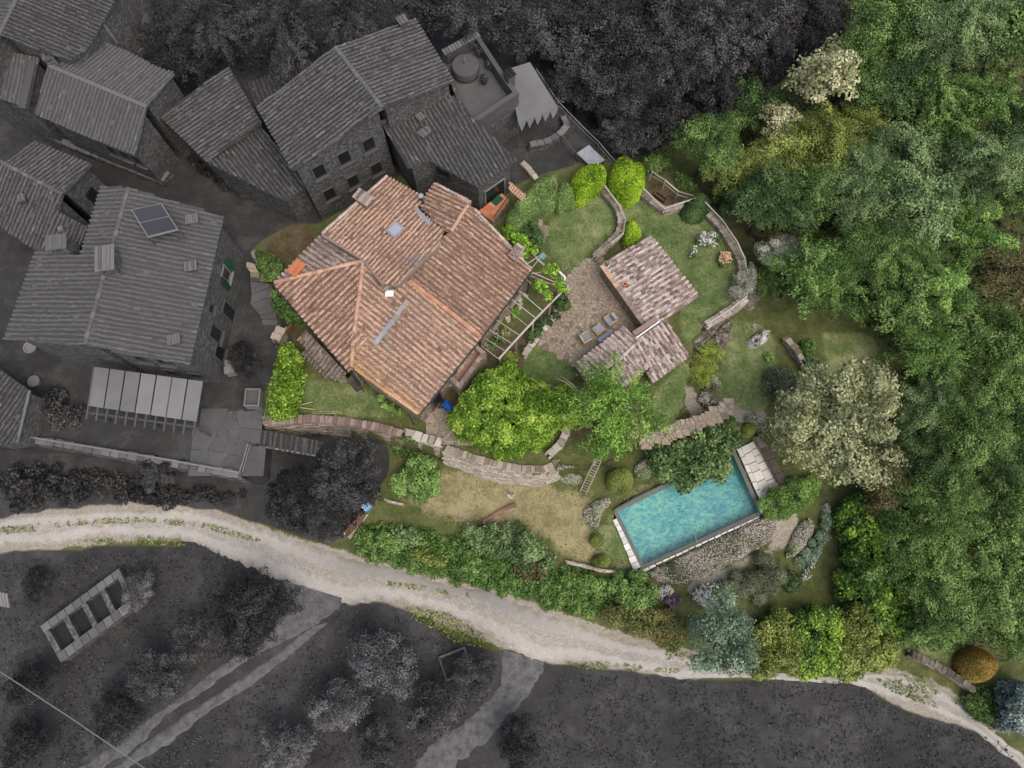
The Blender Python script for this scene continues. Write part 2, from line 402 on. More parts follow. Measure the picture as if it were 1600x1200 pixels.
def mesh_arrays(name, V, F, tint=None, lich=None, pan=None, smooth=False):
    """mesh from arrays; F is an (n,4) or (n,3) int array or a list of index tuples"""
    me = bpy.data.meshes.new(name)
    V = np.asarray(V, np.float32)
    if isinstance(F, np.ndarray):
        n, k = F.shape
        me.vertices.add(len(V)); me.vertices.foreach_set('co', V.ravel())
        me.loops.add(n * k); me.loops.foreach_set('vertex_index', F.ravel().astype(np.int32))
        me.polygons.add(n)
        me.polygons.foreach_set('loop_start', np.arange(0, n * k, k, dtype=np.int32))
        me.polygons.foreach_set('loop_total', np.full(n, k, np.int32))
        me.update(calc_edges=True)
    else:
        me.from_pydata([tuple(map(float, v)) for v in V], [], F)
        me.update()
        n = len(F)
    for nm, a in (('tint', tint), ('lich', lich), ('pan', pan)):
        if a is not None:
            at = me.attributes.new(nm, 'FLOAT', 'FACE')
            at.data.foreach_set('value', np.asarray(a, np.float32))
    if smooth: me.polygons.foreach_set('use_smooth', np.ones(len(me.polygons), bool))
    return me

def place(name, me, m, parent=None, loc=None, mx=None):
    if m and not me.materials: me.materials.append(m)
    o = bpy.data.objects.new(name, me)
    COL.objects.link(o)
    if parent is not None:
        o.parent = parent
        ORG[o.name] = ORG[parent.name].copy()
        if mx is not None: o.matrix_basis = Matrix.Translation(-ORG[parent.name]) @ mx
    else:
        ORG[o.name] = Vector(loc) if loc is not None else Vector((0, 0, 0))
        if loc is not None: o.location = loc
        if mx is not None: o.matrix_basis = mx
    return o

class MB:
    """collects shapes in world coordinates for ONE mesh object"""
    def __init__(s): s.v, s.f, s.t, s.l, s.p = [], [], [], [], []
    def add(s, vs, fs, tint=None, lich=0.0, pan=0.0):
        o = len(s.v)
        s.v += [tuple(v) for v in vs]
        t = RNG.random() if tint is None else tint
        for f in fs:
            s.f.append(tuple(i + o for i in f)); s.t.append(t); s.l.append(lich); s.p.append(pan)
        return s
    def box(s, c, size, rz=0.0, tint=None, jit=0.0, taper=1.0):
        hx, hy, hzz = size[0] / 2, size[1] / 2, size[2] / 2
        cs, sn = math.cos(rz), math.sin(rz)
        vs = []
        for z in (-1, 1):
            k = taper if z > 0 else 1.0
            for x, y in ((-1, -1), (1, -1), (1, 1), (-1, 1)):
                a = x * hx * k + RNG.uniform(-jit, jit); b = y * hy * k + RNG.uniform(-jit, jit)
                vs.append((c[0] + a * cs - b * sn, c[1] + a * sn + b * cs, c[2] + z * hzz + RNG.uniform(-jit, jit) * 0.5))
        return s.add(vs, [(3, 2, 1, 0), (4, 5, 6, 7), (0, 1, 5, 4), (1, 2, 6, 5), (2, 3, 7, 6), (3, 0, 4, 7)], tint)
    def beam(s, a, b, w, h=None, tint=None):
        """box section bar from a to b"""
        a, b = Vector(a), Vector(b); h = h or w
        d = (b - a).normalized()
        x = d.cross(Vector((0, 0, 1)))
        if x.length < 1e-4: x = Vector((1, 0, 0))
        x.normalize(); y = x.cross(d)
        vs = [p + x * (i * w / 2) + y * (j * h / 2) for p in (a, b) for i, j in ((-1, -1), (1, -1), (1, 1), (-1, 1))]
        return s.add(vs, [(3, 2, 1, 0), (4, 5, 6, 7), (0, 1, 5, 4), (1, 2, 6, 5), (2, 3, 7, 6), (3, 0, 4, 7)], tint)
    def tube(s, pts, rs, n=6, tint=None):
        pts = [Vector(p) for p in pts]
        vs, fs = [], []
        for i, p in enumerate(pts):
            d = (pts[min(i + 1, len(pts) - 1)] - pts[max(i - 1, 0)]).normalized()
            x = d.cross(Vector((0.31, 0.2, 0.93)))
            if x.length < 1e-3: x = d.cross(Vector((1, 0, 0)))
            x.normalize(); y = d.cross(x)
            for k in range(n):
                a = 2 * math.pi * k / n
                vs.append(p + (x * math.cos(a) + y * math.sin(a)) * rs[i])
        for i in range(len(pts) - 1):
            for k in range(n):
                fs.append((i * n + k, i * n + (k + 1) % n, (i + 1) * n + (k + 1) % n, (i + 1) * n + k))
        fs.append(tuple(reversed(range(n)))); fs.append(tuple(range((len(pts) - 1) * n, len(pts) * n)))
        return s.add(vs, fs, tint)
    def prism(s, top, bottom, tint=None):
        """closed solid between two rings of equal length"""
        n = len(top)
        if area2(top) < 0: top, bottom = top[::-1], bottom[::-1]
        fs = [tuple(range(n)), tuple(reversed(range(n, 2 * n)))]
        fs += [(n + i, n + (i + 1) % n, (i + 1) % n, i) for i in range(n)]
        return s.add(list(top) + list(bottom), fs, tint)
    def slab(s, poly, z0, z1, tint=None):
        return s.prism([(p[0], p[1], z1) for p in poly], [(p[0], p[1], z0) for p in poly], tint)
    def lathe(s, c, prof, n=14, tint=None):
        vs, fs = [], []
        for r, z in prof:
            for k in range(n):
                a = 2 * math.pi * k / n
                vs.append((c[0] + r * math.cos(a), c[1] + r * math.sin(a), c[2] + z))
        for i in range(len(prof) - 1):
            for k in range(n):
                fs.append((i * n + k, i * n + (k + 1) % n, (i + 1) * n + (k + 1) % n, (i + 1) * n + k))
        fs.append(tuple(reversed(range(n)))); fs.append(tuple(range((len(prof) - 1) * n, len(prof) * n)))
        return s.add(vs, fs, tint)
    def build(s, name, m, parent=None, loc=None, kind=None, smooth=False, local=False):
        org = ORG[parent.name] if parent is not None else (Vector(loc) if loc is not None else Vector((0, 0, 0)))
        V = np.asarray(s.v, np.float64) - (0 if local else np.array(org))
        me = mesh_arrays(name, V, s.f, s.t, s.l, s.p, smooth)
        o = place(name, me, MAT[m] if isinstance(m, str) else m, parent, loc)
        if kind: o['kind'] = kind
        return o

# ------------------------------------------------------------------ roofs
_tilemesh = {}
def tile_mesh(key, r, L, mname, tint, lich, kind='cover'):
    """barrel tile: 5-sided arch, wide lower end, shared between alike tiles"""
    k = (key, mname, round(tint, 1), round(lich, 1), round(L, 2), round(r, 3))
    if k in _tilemesh: return _tilemesh[k]
    v, f = arch(r, r * 0.86, L)
    me = mesh_arrays('roof_tile', v, f, [tint] * len(f), [lich] * len(f), [0.0] * len(f))
    me.materials.append(MAT[mname])
    _tilemesh[k] = me
    return me

def arch(r1, r0, L, n=4, th=0.018):
    """local x across, y down the slope (0 at the upper end), z out of the roof"""
    vs, fs = [], []
    for y, r, lift in ((0.0, r0, 0.0), (L, r1, 0.022)):
        for i in range(n + 1):
            a = math.pi * i / n
            vs.append((-r * math.cos(a), y, r * 0.82 * math.sin(a) + lift))
    m = n + 1
    for i in range(n): fs.append((i, m + i, m + i + 1, i + 1))
    for i in range(n + 1):                      # lip at the lower end
        a = math.pi * i / n
        vs.append((-(r1 - th) * math.cos(a), L, (r1 - th) * 0.82 * math.sin(a) + 0.022 - 0.004))
    for i in range(n): fs.append((m + i, 2 * m + i, 2 * m + i + 1, m + i + 1))
    return vs, fs

def spans(poly, a):
    bs = []
    n = len(poly)
    for i in range(n):
        (a0, b0), (a1, b1) = poly[i], poly[(i + 1) % n]
        if (a0 > a) != (a1 > a): bs.append(b0 + (b1 - b0) * (a - a0) / (a1 - a0))
    bs.sort()
    return [(bs[i], bs[i + 1]) for i in range(0, len(bs) - 1, 2)]

def roof(house, pts, mname='tile', deckm='mortar', pitch=0.29, expo=0.34, single=0, lich=None, thick=0.14, tbase=0.5, tvar=0.2, name='roof', r=None, down=None):
    """one roof slope: deck slab, pan tiles and rows of barrel tiles; pts = 3D points in one plane"""
    pts = [Vector(p) for p in pts]
    nrm = Vector((0, 0, 0))
    for i in range(len(pts)):
        p, q = pts[i], pts[(i + 1) % len(pts)]
        nrm += Vector(((p.y - q.y) * (p.z + q.z), (p.z - q.z) * (p.x + q.x), (p.x - q.x) * (p.y + q.y)))
    nrm.normalize()
    if nrm.z < 0: nrm = -nrm
    if down is None: dn = (Vector((0, 0, -1)) - nrm * (-nrm.z))
    else: dn = Vector(down); dn = dn - nrm * dn.dot(nrm)
    dn.normalize()
    e = dn.cross(nrm).normalized()
    o = pts[0]
    uv = [((p - o).dot(e), (p - o).dot(dn)) for p in pts]
    mb = MB()
    mb.prism(pts, [p - Vector((0, 0, thick)) for p in pts], 0.4)
    deck = mb.build(name, deckm, house)
    T = MB()
    a0, a1 = min(x for x, _ in uv), max(x for x, _ in uv)
    ncol = max(1, int(round((a1 - a0) / pitch)))
    pitch = (a1 - a0) / ncol
    r = r or pitch * 0.29
    made = 0
    for c in range(ncol + 1):
        for kind in ('cover', 'pan'):
            a = a0 + (c + (0.5 if kind == 'pan' else 0.0)) * pitch
            if kind == 'cover': a = min(max(a, a0 + 0.05), a1 - 0.05)
            elif c == ncol: continue
            for b0, b1 in spans(uv, a):
                b1 += 0.05 if kind == 'cover' else 0.02
                if b1 - b0 < 0.15: continue
                nrow = max(1, int(math.ceil((b1 - b0) / expo - 0.25)))
                ex = (b1 - b0) / nrow
                drift = RNG.uniform(-0.2, 0.2)
                for k in range(nrow):
                    lo = b1 - k * ex; hi = max(b0, lo - ex - 0.06)
                    L = lo - hi
                    t = min(1, max(0, tbase + drift * 0.5 + RNG.uniform(-tvar, tvar)))
                    if kind == 'pan': t = max(0, t - (0.4 if 'grey' in mname or 'pale' in mname else 0.14))
                    if RNG.random() < 0.03: t = RNG.choice([0.0, 0.1, 0.95, 1.0])
                    mid = o + e * a + dn * ((lo + hi) / 2)
                    lc = lich(mid) if lich else 0.0
                    up = o + e * (a + 0.022 * math.sin(hi * 1.1 + c * 0.7) + 0.012 * math.sin(hi * 2.9 + c * 1.9)) + dn * hi
                    if kind == 'cover':
                        ang = RNG.gauss(0, 0.035)
                        ee = (e * math.cos(ang) + dn * math.sin(ang)); dd = (dn * math.cos(ang) - e * math.sin(ang))
                        off = e * RNG.gauss(0, 0.012) + dn * RNG.gauss(0, 0.012)
                        if made < single:
                            made += 1
                            me = tile_mesh('c', r, 0.39, mname, round(t, 1), round(lc, 1))
                            mx = Matrix(((ee.x, dd.x, nrm.x, 0), (ee.y, dd.y, nrm.y, 0), (ee.z, dd.z, nrm.z, 0), (0, 0, 0, 1)))
                            mx = Matrix.Translation(up + off + nrm * 0.03) @ mx @ Matrix.Diagonal((1, L / 0.39, 1, 1))
                            place('roof_tile', me, None, deck, mx=mx)
                        else:
                            vs, fs = arch(r, r * 0.86, L)
                            T.add([up + off + ee * x + dd * y + nrm * (z + 0.03) for x, y, z in vs], fs, t, lc, 0.0)
                    else:
                        w = pitch / 2
                        T.add([up - e * w + nrm * 0.006, up + e * w + nrm * 0.006, up + e * w + dn * L + nrm * 0.032, up - e * w + dn * L + nrm * 0.032,
                               up - e * w + dn * L + nrm * 0.006, up + e * w + dn * L + nrm * 0.006],
                              [(3, 2, 1, 0), (2, 3, 4, 5)], t, lc, 1.0)
    T.build('roof_tiles', mname, deck, kind='stuff')
    return deck

_ridgemesh = {}
def ridge_tiles(house, p0, p1, mname='ridge', r=0.13, L=0.36, lich=0.0, lift=0.03):
    """row of separate ridge tiles from p0 (high) to p1"""
    p0, p1 = Vector(p0), Vector(p1)
    d = p1 - p0
    n = max(1, int(round(d.length / L))); L = d.length / n
    d.normalize()
    e = d.cross(Vector((0, 0, 1))).normalized(); up = e.cross(d)
    for i in range(n):
        k = (mname, round(L, 2), RNG.randrange(5), round(lich, 1), r)
        if k not in _ridgemesh:
            vs, fs = arch(r, r * 0.88, L + 0.05, n=6)
            tv = RNG.random()
            me = mesh_arrays('ridge_tile', vs, fs, [tv] * len(fs), [lich] * len(fs), [0.0] * len(fs))
            me.materials.append(MAT[mname])
            _ridgemesh[k] = me
        mx = Matrix(((e.x, d.x, up.x, 0), (e.y, d.y, up.y, 0), (e.z, d.z, up.z, 0), (0, 0, 0, 1)))
        place('ridge_tile', _ridgemesh[k], None, house, mx=Matrix.Translation(p0 + d * (i * L) + up * lift + e * RNG.uniform(-.01, .01)) @ mx)

def walls(house, pts, over, zb, m='wall', gap=0.15, name='wall'):
    """walls under a roof slope, set in by the overhang; returns the base ring"""
    pts = [Vector(p) for p in pts]
    ring = inset([(p.x, p.y) for p in pts], over)
    a, b, c = pts[0], pts[1], pts[2]
    n = (b - a).cross(c - a)
    i = 3
    while n.length < 1e-3: n = (b - a).cross(pts[i] - a); i += 1
    top = [Vector((q.x, q.y, a.z - (n.x * (q.x - a.x) + n.y * (q.y - a.y)) / n.z - gap)) for q in ring]
    mb = MB()
    mb.prism(top, [Vector((q.x, q.y, zb)) for q in ring], 0.5)
    mb.build(name, m, house)
    return top

def opening(house, a, b, t, z, w, h, pane='glass', frame='grey_pale', shutters=None, sill=True, out=1, name='window'):
    """window in the wall that runs from a to b (XY), centre at fraction t, height z; out = side of the outer face"""
    a, b = Vector((a[0], a[1], 0)), Vector((b[0], b[1], 0))
    d = (b - a).normalized(); n = Vector((d.y, -d.x, 0)) * out
    c = a + (b - a) * t + Vector((0, 0, z))
    rz = math.atan2(d.y, d.x)
    f = MB()
    for s in (-1, 1):
        f.box(c + d * (s * w / 2) + n * 0.01, (0.09, 0.12, h + 0.09), rz)
        f.box(c + Vector((0, 0, s * h / 2)) + n * 0.012, (w - 0.09, 0.118, 0.09), rz)
    win = f.build(name, frame, house)
    g = MB(); g.box(c + n * 0.006, (w - 0.085, 0.05, h - 0.085), rz); g.build('pane', pane, win)
    if sill:
        s_ = MB(); s_.box(c + Vector((0, 0, -h / 2 - 0.085)) + n * 0.08, (w + 0.25, 0.26, 0.075), rz); s_.build('sill', frame, win)
    if shutters:
        for s in (-1, 1):
            q = MB(); hinge = c + d * (s * (w / 2 + 0.06)) + n * 0.09
            q.beam(hinge, hinge + d * (s * 0.5) + n * 0.12, 0.05, h)
            q.build('shutter', shutters, win)
    return win

def chimney(house, c, size, h, rz, m='stone', cap='tile_old', name='chimney', capk=1.25, capm=None):
    mb = MB()
    mb.box((c[0], c[1], c[2] + h / 2 - 0.4), (size[0], size[1], h + 0.8), rz, jit=0.01)
    ch = mb.build(name, m, house)
    k = MB()
    k.box((c[0], c[1], c[2] + h + 0.035), (size[0] * capk, size[1] * capk, 0.07), rz, jit=0.01)
    for s in (-1, 1):
        q = Vector((math.cos(rz), math.sin(rz), 0)) * (s * size[0] * 0.28)
        w = Vector((-math.sin(rz), math.cos(rz), 0)) * size[1] * 0.55
        k.tube([Vector(c) + q - w + Vector((0, 0, h + 0.09)), Vector(c) + q + w + Vector((0, 0, h + 0.09))], [0.09, 0.1], 6)
    k.build('chimney_cap', cap, ch)
    return ch

# ------------------------------------------------------------------ rubble walls with coping
_stonemesh = {}
def stone_mesh(mname, k):
    key = (mname, k)
    if key not in _stonemesh:
        mb = MB(); mb.box((0, 0, 0), (1, 1, 1), 0, tint=k / 5.0, jit=0.09)
        me = mesh_arrays('stone', mb.v, mb.f, mb.t)
        me.materials.append(MAT[mname]); _stonemesh[key] = me
    return _stonemesh[key]

def stone_wall(name, label, pts, h, th=0.45, m='stone', cop='stone_brown', copl=0.34, coph=0.09, cat='stone wall', group=None, sides=(1, -1), course=0.22, over=0.06, batter=0.0, toph=0.0):
    """pts: 3D points along the top edge centre line; h: depth of the wall below them"""
    pts = [Vector(p) for p in pts]
    base = pts[0] - Vector((0, 0, h))
    w = thing(name, label, cat, base, group)
    core, face = MB(), MB()
    for i in range(len(pts) - 1):
        a, b = pts[i], pts[i + 1]
        d = Vector((b.x - a.x, b.y - a.y, 0)); L = d.length
        if L < 0.05: continue
        d.normalize(); n = Vector((d.y, -d.x, 0)); rz = math.atan2(d.y, d.x)
        q = [a - n * th / 2, b - n * th / 2, b + n * th / 2, a + n * th / 2]
        k = [p + n * (batter * (1 if j > 1 else 0)) - Vector((0, 0, h)) for j, p in enumerate(q)]
        core.prism(q, k, 0.2)
        for s in sides:
            nc = int(h / course)
            for c in range(nc):
                x = RNG.uniform(-0.25, 0)
                z = (c + 0.5) * course + 0.02
                while x < L:
                    l = RNG.uniform(0.24, 0.55)
                    xm = min(max(x + l / 2, 0.05), L - 0.05)
                    p = a + (b - a) * (xm / L) + n * (s * th / 2 + (batter * z / h if s > 0 else 0)) - Vector((0, 0, z))
                    face.box(p, (l * 0.93, RNG.uniform(0.08, 0.16), course * 0.86), rz, None, 0.02)
                    x += l
        if cop:
            nn = max(1, int(round(L / copl)))
            for j in range(nn):
                t = (j + 0.5 + RNG.uniform(-.08, .08)) / nn
                p = a + (b - a) * t + Vector((0, 0, coph / 2 + toph)) + n * RNG.uniform(-0.02, 0.02)
                mx = Matrix.Translation(p) @ Matrix.Rotation(rz + RNG.uniform(-0.12, 0.12), 4, 'Z') @ Matrix.Diagonal((L / nn * RNG.uniform(0.82, 1.02), (th + over * 2) * RNG.uniform(0.85, 1.08), coph * RNG.uniform(0.7, 1.3), 1))
                place('coping_stone', stone_mesh(cop, RNG.randrange(6)), None, w, mx=mx)
    core.build('core', 'mortar' if 'grey' not in m else 'render_grey', w)
    if face.v: face.build('stonework', m, w, kind='stuff')
    return w

def rail_fence(name, label, pts, ground, m='wood_pale', post_h=1.0, lower=True, w=0.1, every=2.0, cat='fence', group=None):
    """pts: 3D points of the top rail; ground: z of the post feet"""
    pts = [Vector(p) for p in pts]
    f = thing(name, label, cat, (pts[0].x, pts[0].y, ground), group)
    for i in range(len(pts) - 1):
        a, b = pts[i], pts[i + 1]
        mb = MB(); mb.tube([a, (a + b) / 2 + Vector((0, 0, -0.02)), b], [w * 0.55, w * 0.5, w * 0.55], 6); mb.build('rail', m, f)
        if lower:
            mb = MB(); mb.tube([a - Vector((0, 0, 0.45)), b - Vector((0, 0, 0.4))], [w * 0.4, w * 0.35], 6); mb.build('rail', m, f)
        L = (b - a).length; n = max(1, int(round(L / every)))
        for j in range(n + (1 if i == len(pts) - 2 else 0)):
            p = a + (b - a) * (j / n)
            mb = MB(); mb.tube([Vector((p.x, p.y, ground)), p + Vector((0, 0, 0.05))], [w * 0.55, w * 0.5], 6); mb.build('post', m, f)
    return f

# ------------------------------------------------------------------ foliage
def unit(a):
    return a / (np.linalg.norm(a, axis=-1, keepdims=True) + 1e-9)

def leaves(pos, nrm, size, rs, aspect=0.62, dirv=None):
    """one bent diamond-shaped blade per point -> verts, faces"""
    n = len(pos)
    r = unit(rs.normal(size=(n, 3))) if dirv is None else dirv
    t = unit(r - nrm * np.sum(r * nrm, 1, keepdims=True))
    b = np.cross(nrm, t)
    L = size[:, None]
    droop = nrm * (L * 0.12)
    v = np.stack([pos - t * L * 0.5 - droop, pos + b * L * aspect * 0.5, pos + t * L * 0.5 - droop, pos - b * L * aspect * 0.5], 1).reshape(-1, 3)
    f = np.arange(4 * n).reshape(n, 4)
    return v, f

def crown_mesh(name, seed, R, hr, nclump, dens, leaf, aspect=0.62, spread=0.75, crad=(0.24, 0.4), spiky=0.0, low=-0.25, flat=0.45, spray=0.0):
    """lumpy crown centred on the origin, radius R, height ratio hr; dens = leaf area over surface area per clump"""
    rs = np.random.RandomState(seed)
    d = unit(rs.normal(size=(nclump * 4, 3)))
    d = d[d[:, 2] > low][:nclump]
    rad = rs.uniform(0.35, 1.0, len(d)) ** 0.6 * spread
    lob = 1 + 0.22 * np.sin(np.arctan2(d[:, 1], d[:, 0]) * rs.randint(2, 4) + rs.uniform(0, 6)) + 0.12 * np.sin(np.arctan2(d[:, 1], d[:, 0]) * 5 + rs.uniform(0, 6))
    C = d * (rad * lob)[:, None] * R
    C[:, 2] *= hr
    cr = rs.uniform(crad[0], crad[1], len(d)) * R
    P_, N_, T_, S_ = [], [], [], []
    la = 0.5 * leaf * leaf * aspect
    for c, r_, tt in zip(C, cr, rs.rand(len(d))):
        m = int(dens * 2 * math.pi * r_ * r_ / la)
        q = unit(rs.normal(size=(m, 3)))
        q[:, 2] = np.where(q[:, 2] < -0.35, -q[:, 2], q[:, 2])
        rr = rs.uniform(0.55, 1.0, m) ** 0.5
        rr *= 1 + spiky * np.abs(rs.normal(size=m)) * 0.35
        sq = np.array([1, 1, 0.8])
        o_ = q * (rr * r_)[:, None]
        if spray:                                 # leaf sprays that reach outwards along the branch
            az = math.atan2(c[1], c[0]) + rs.normal() * 0.35
            rd, tg = np.array([math.cos(az), math.sin(az), -0.12]), np.array([-math.sin(az), math.cos(az), 0.0])
            a_, b_ = o_ @ rd, o_ @ tg
            o_ = o_ + np.outer(a_ * spray, rd) - np.outer(b_ * 0.3 * spray, tg)
            o_[:, 2] *= 1 - 0.45 * min(1.0, spray)
        else: o_ = o_ * sq
        P_.append(c + o_ + 0.06 * r_ * rs.normal(size=(m, 3)))
        N_.append(unit(q + np.array([0, 0, flat]) + 0.55 * rs.normal(size=(m, 3))))
        T_.append(np.clip(0.02 + 0.62 * tt + 0.38 * rs.rand(m) ** 1.3, 0, 1))
        S_.append(leaf * rs.uniform(0.7, 1.3, m))
    pos, nr, ti, si = np.concatenate(P_), np.concatenate(N_), np.concatenate(T_), np.concatenate(S_)
    v, f = leaves(pos, nr, si, rs, aspect)
    return mesh_arrays(name, v, f, ti), C

def trunk_mesh(name, seed, H, R, C, r0=0.16):
    """tapered trunk from the origin to height H with limbs towards some of the clumps C (crown-centred)"""
    rg = random.Random(seed)
    mb = MB()
    k = [(rg.uniform(-.1, .1) * R * i, rg.uniform(-.1, .1) * R * i, H * i / 3.0) for i in range(3)]
    top = Vector((k[2][0], k[2][1], H * 0.72))
    mb.tube([Vector(k[0]) - Vector((0, 0, 0.3)), Vector(k[1]), top], [r0 * 1.3, r0, r0 * 0.75], 7)
    for i in sorted(rg.sample(range(len(C)), min(9, len(C)))):
        e = Vector((C[i][0], C[i][1], C[i][2] + H)) * 1.0
        st = top.lerp(Vector(k[1]), rg.uniform(0, 0.4))
        m = st.lerp(e, 0.5) + Vector((rg.uniform(-.2, .2), rg.uniform(-.2, .2), rg.uniform(0, .25))) * R * 0.3
        mb.tube([st, m, e], [r0 * 0.5, r0 * 0.3, r0 * 0.1], 5)
    return mesh_arrays(name, mb.v, mb.f, mb.t, smooth=False)

VARS = {}
def variant(kind, i, *a, H=1.0, r0=0.16, **kw):
    me, C = crown_mesh('crown', 100 + 17 * i + sum(map(ord, kind)), *a, **kw)
    R, hr = a[0], a[1]
    tr = trunk_mesh('trunk', i, H * R, R, C, r0)
    VARS.setdefault(kind, []).append((me, tr, R, H * R))

def tree(name, label, u, v, d, kind, lm, bark='bark', cat='tree', group=None, i=None, ground=None, hscale=1.0):
    """tree whose crown centre is seen at u, v with the picture diameter d"""
    me, tr, R, H = VARS[kind][(RNG.randrange(len(VARS[kind])) if i is None else i % len(VARS[kind]))]
    s = 1.0
    z0 = -2.0 if ground is None else ground
    for _ in range(5):
        zc = z0 + H * s * hscale
        p = P(u, v, zc)
        s = (d / 2.0) / R * (Vector((0, CY, CZ)) - p).dot(Vector((0, CY, CZ)).normalized()) / FPX
        if ground is None: z0 = hz(p.x, p.y)
    zc = z0 + H * s * hscale
    p = P(u, v, zc)
    t = thing(name, label, cat, (p.x, p.y, z0), group)
    rz = RNG.uniform(0, 6.28)
    for nm, mesh, mm, zz in (('crown', me, lm, H * s * hscale), ('trunk', tr, bark, 0.0)):
        o = bpy.data.objects.new(nm, mesh)
        if not mesh.materials: mesh.materials.append(MAT[mm])
        COL.objects.link(o)
        o.parent = t
        o.location = (0, 0, zz)
        o.rotation_euler = (0, 0, rz)
        o.scale = (s, s, s * (hscale if nm == 'trunk' else RNG.uniform(0.9, 1.1)))
        o.material_slots[0].link = 'OBJECT'
        o.material_slots[0].material = MAT[mm]
        ORG[o.name] = ORG[t.name].copy()
    return t

def mound_arrays(poly, zb, H, edge, leaf, cover, seed, lump=0.15, lumps=1.6, aspect=0.62, flat=0.35, wild=0.55, tuft=0.0, depth=0.18, power=0.5):
    """leaves over a rounded volume that stands on the XY polygon; zb(X, Y) is the ground"""
    rs = np.random.RandomState(seed)
    xs, ys = [p[0] for p in poly], [p[1] for p in poly]
    A = abs(area2(poly))
    per = sum(math.hypot(poly[i][0] - poly[i - 1][0], poly[i][1] - poly[i - 1][1]) for i in range(len(poly)))
    la = 0.5 * leaf * leaf * aspect
    def prof(X, Y):
        dd = pdist(poly, X, Y)
        ins = inside(poly, X, Y)
        k = np.clip(dd / edge, 0, 1)
        h = H * (1 - (1 - k) ** 2) ** power
        h = h * (1 + lump * vnoise(X, Y, seed, lumps) + lump * 0.6 * vnoise(X, Y, seed + 1, lumps * 2.7))
        return np.where(ins, h, 0.0), ins
    n = int(cover * A / la)
    bb = (max(xs) - min(xs)) * (max(ys) - min(ys)) + 1e-6
    m = int(n * bb / max(A, 1e-6)) + 10
    X, Y = rs.uniform(min(xs), max(xs), m), rs.uniform(min(ys), max(ys), m)
    h, ins = prof(X, Y)
    X, Y, h = X[ins], Y[ins], h[ins]
    ep = 0.08
    gx, gy = (prof(X + ep, Y)[0] - h) / ep, (prof(X, Y + ep)[0] - h) / ep
    gx, gy = np.clip(gx, -4, 4), np.clip(gy, -4, 4)
    N_ = unit(np.stack([-gx, -gy, np.ones_like(gx)], 1))
    Z = h - depth * rs.rand(len(h)) ** 1.5 * H * 0.6 + tuft * np.abs(rs.normal(size=len(h))) * H
    pos = np.stack([X, Y, np.maximum(Z, 0.03)], 1)
    # flanks
    ns = int(cover * per * H * 0.9 / la)
    if ns > 0 and power < 0.9:
        i = rs.randint(0, len(poly), ns * 2)
        pl = np.array([[p[0], p[1]] for p in poly])
        a, b = pl[i], pl[(i + 1) % len(pl)]
        lens = np.hypot(*(b - a).T)
        keep = rs.rand(len(i)) < lens / lens.max()
        a, b = a[keep][:ns], b[keep][:ns]
        q = a + (b - a) * rs.rand(len(a), 1)
        s = 1 if area2(poly) > 0 else -1
        dd = unit(b - a); nin = np.stack([-dd[:, 1], dd[:, 0]], 1) * s
        fz = rs.rand(len(q))
        off = edge * (1 - np.sqrt(np.maximum(0, 1 - fz ** 2))) * 0.8 + rs.rand(len(q)) * 0.08
        q = q + nin * off[:, None]
        pos2 = np.stack([q[:, 0], q[:, 1], fz * H * 0.92 + 0.03], 1)
        N2 = unit(np.concatenate([-nin, 0.25 + fz[:, None] * 0.5], 1))
        pos, N_ = np.concatenate([pos, pos2]), np.concatenate([N_, N2])
    pos[:, 2] += zb(pos[:, 0], pos[:, 1])
    nr = unit(N_ + np.array([0, 0, flat]) + wild * rs.normal(size=pos.shape))
    cl = 0.5 + 0.5 * vnoise(pos[:, 0], pos[:, 1], seed + 5, 3.2)
    ti = np.clip(0.05 + 0.35 * cl + 0.6 * rs.rand(len(pos)) ** 1.4, 0, 1)
    v, f = leaves(pos, nr, leaf * rs.uniform(0.7, 1.3, len(pos)), rs, aspect)
    return v, f, ti, pos, nr

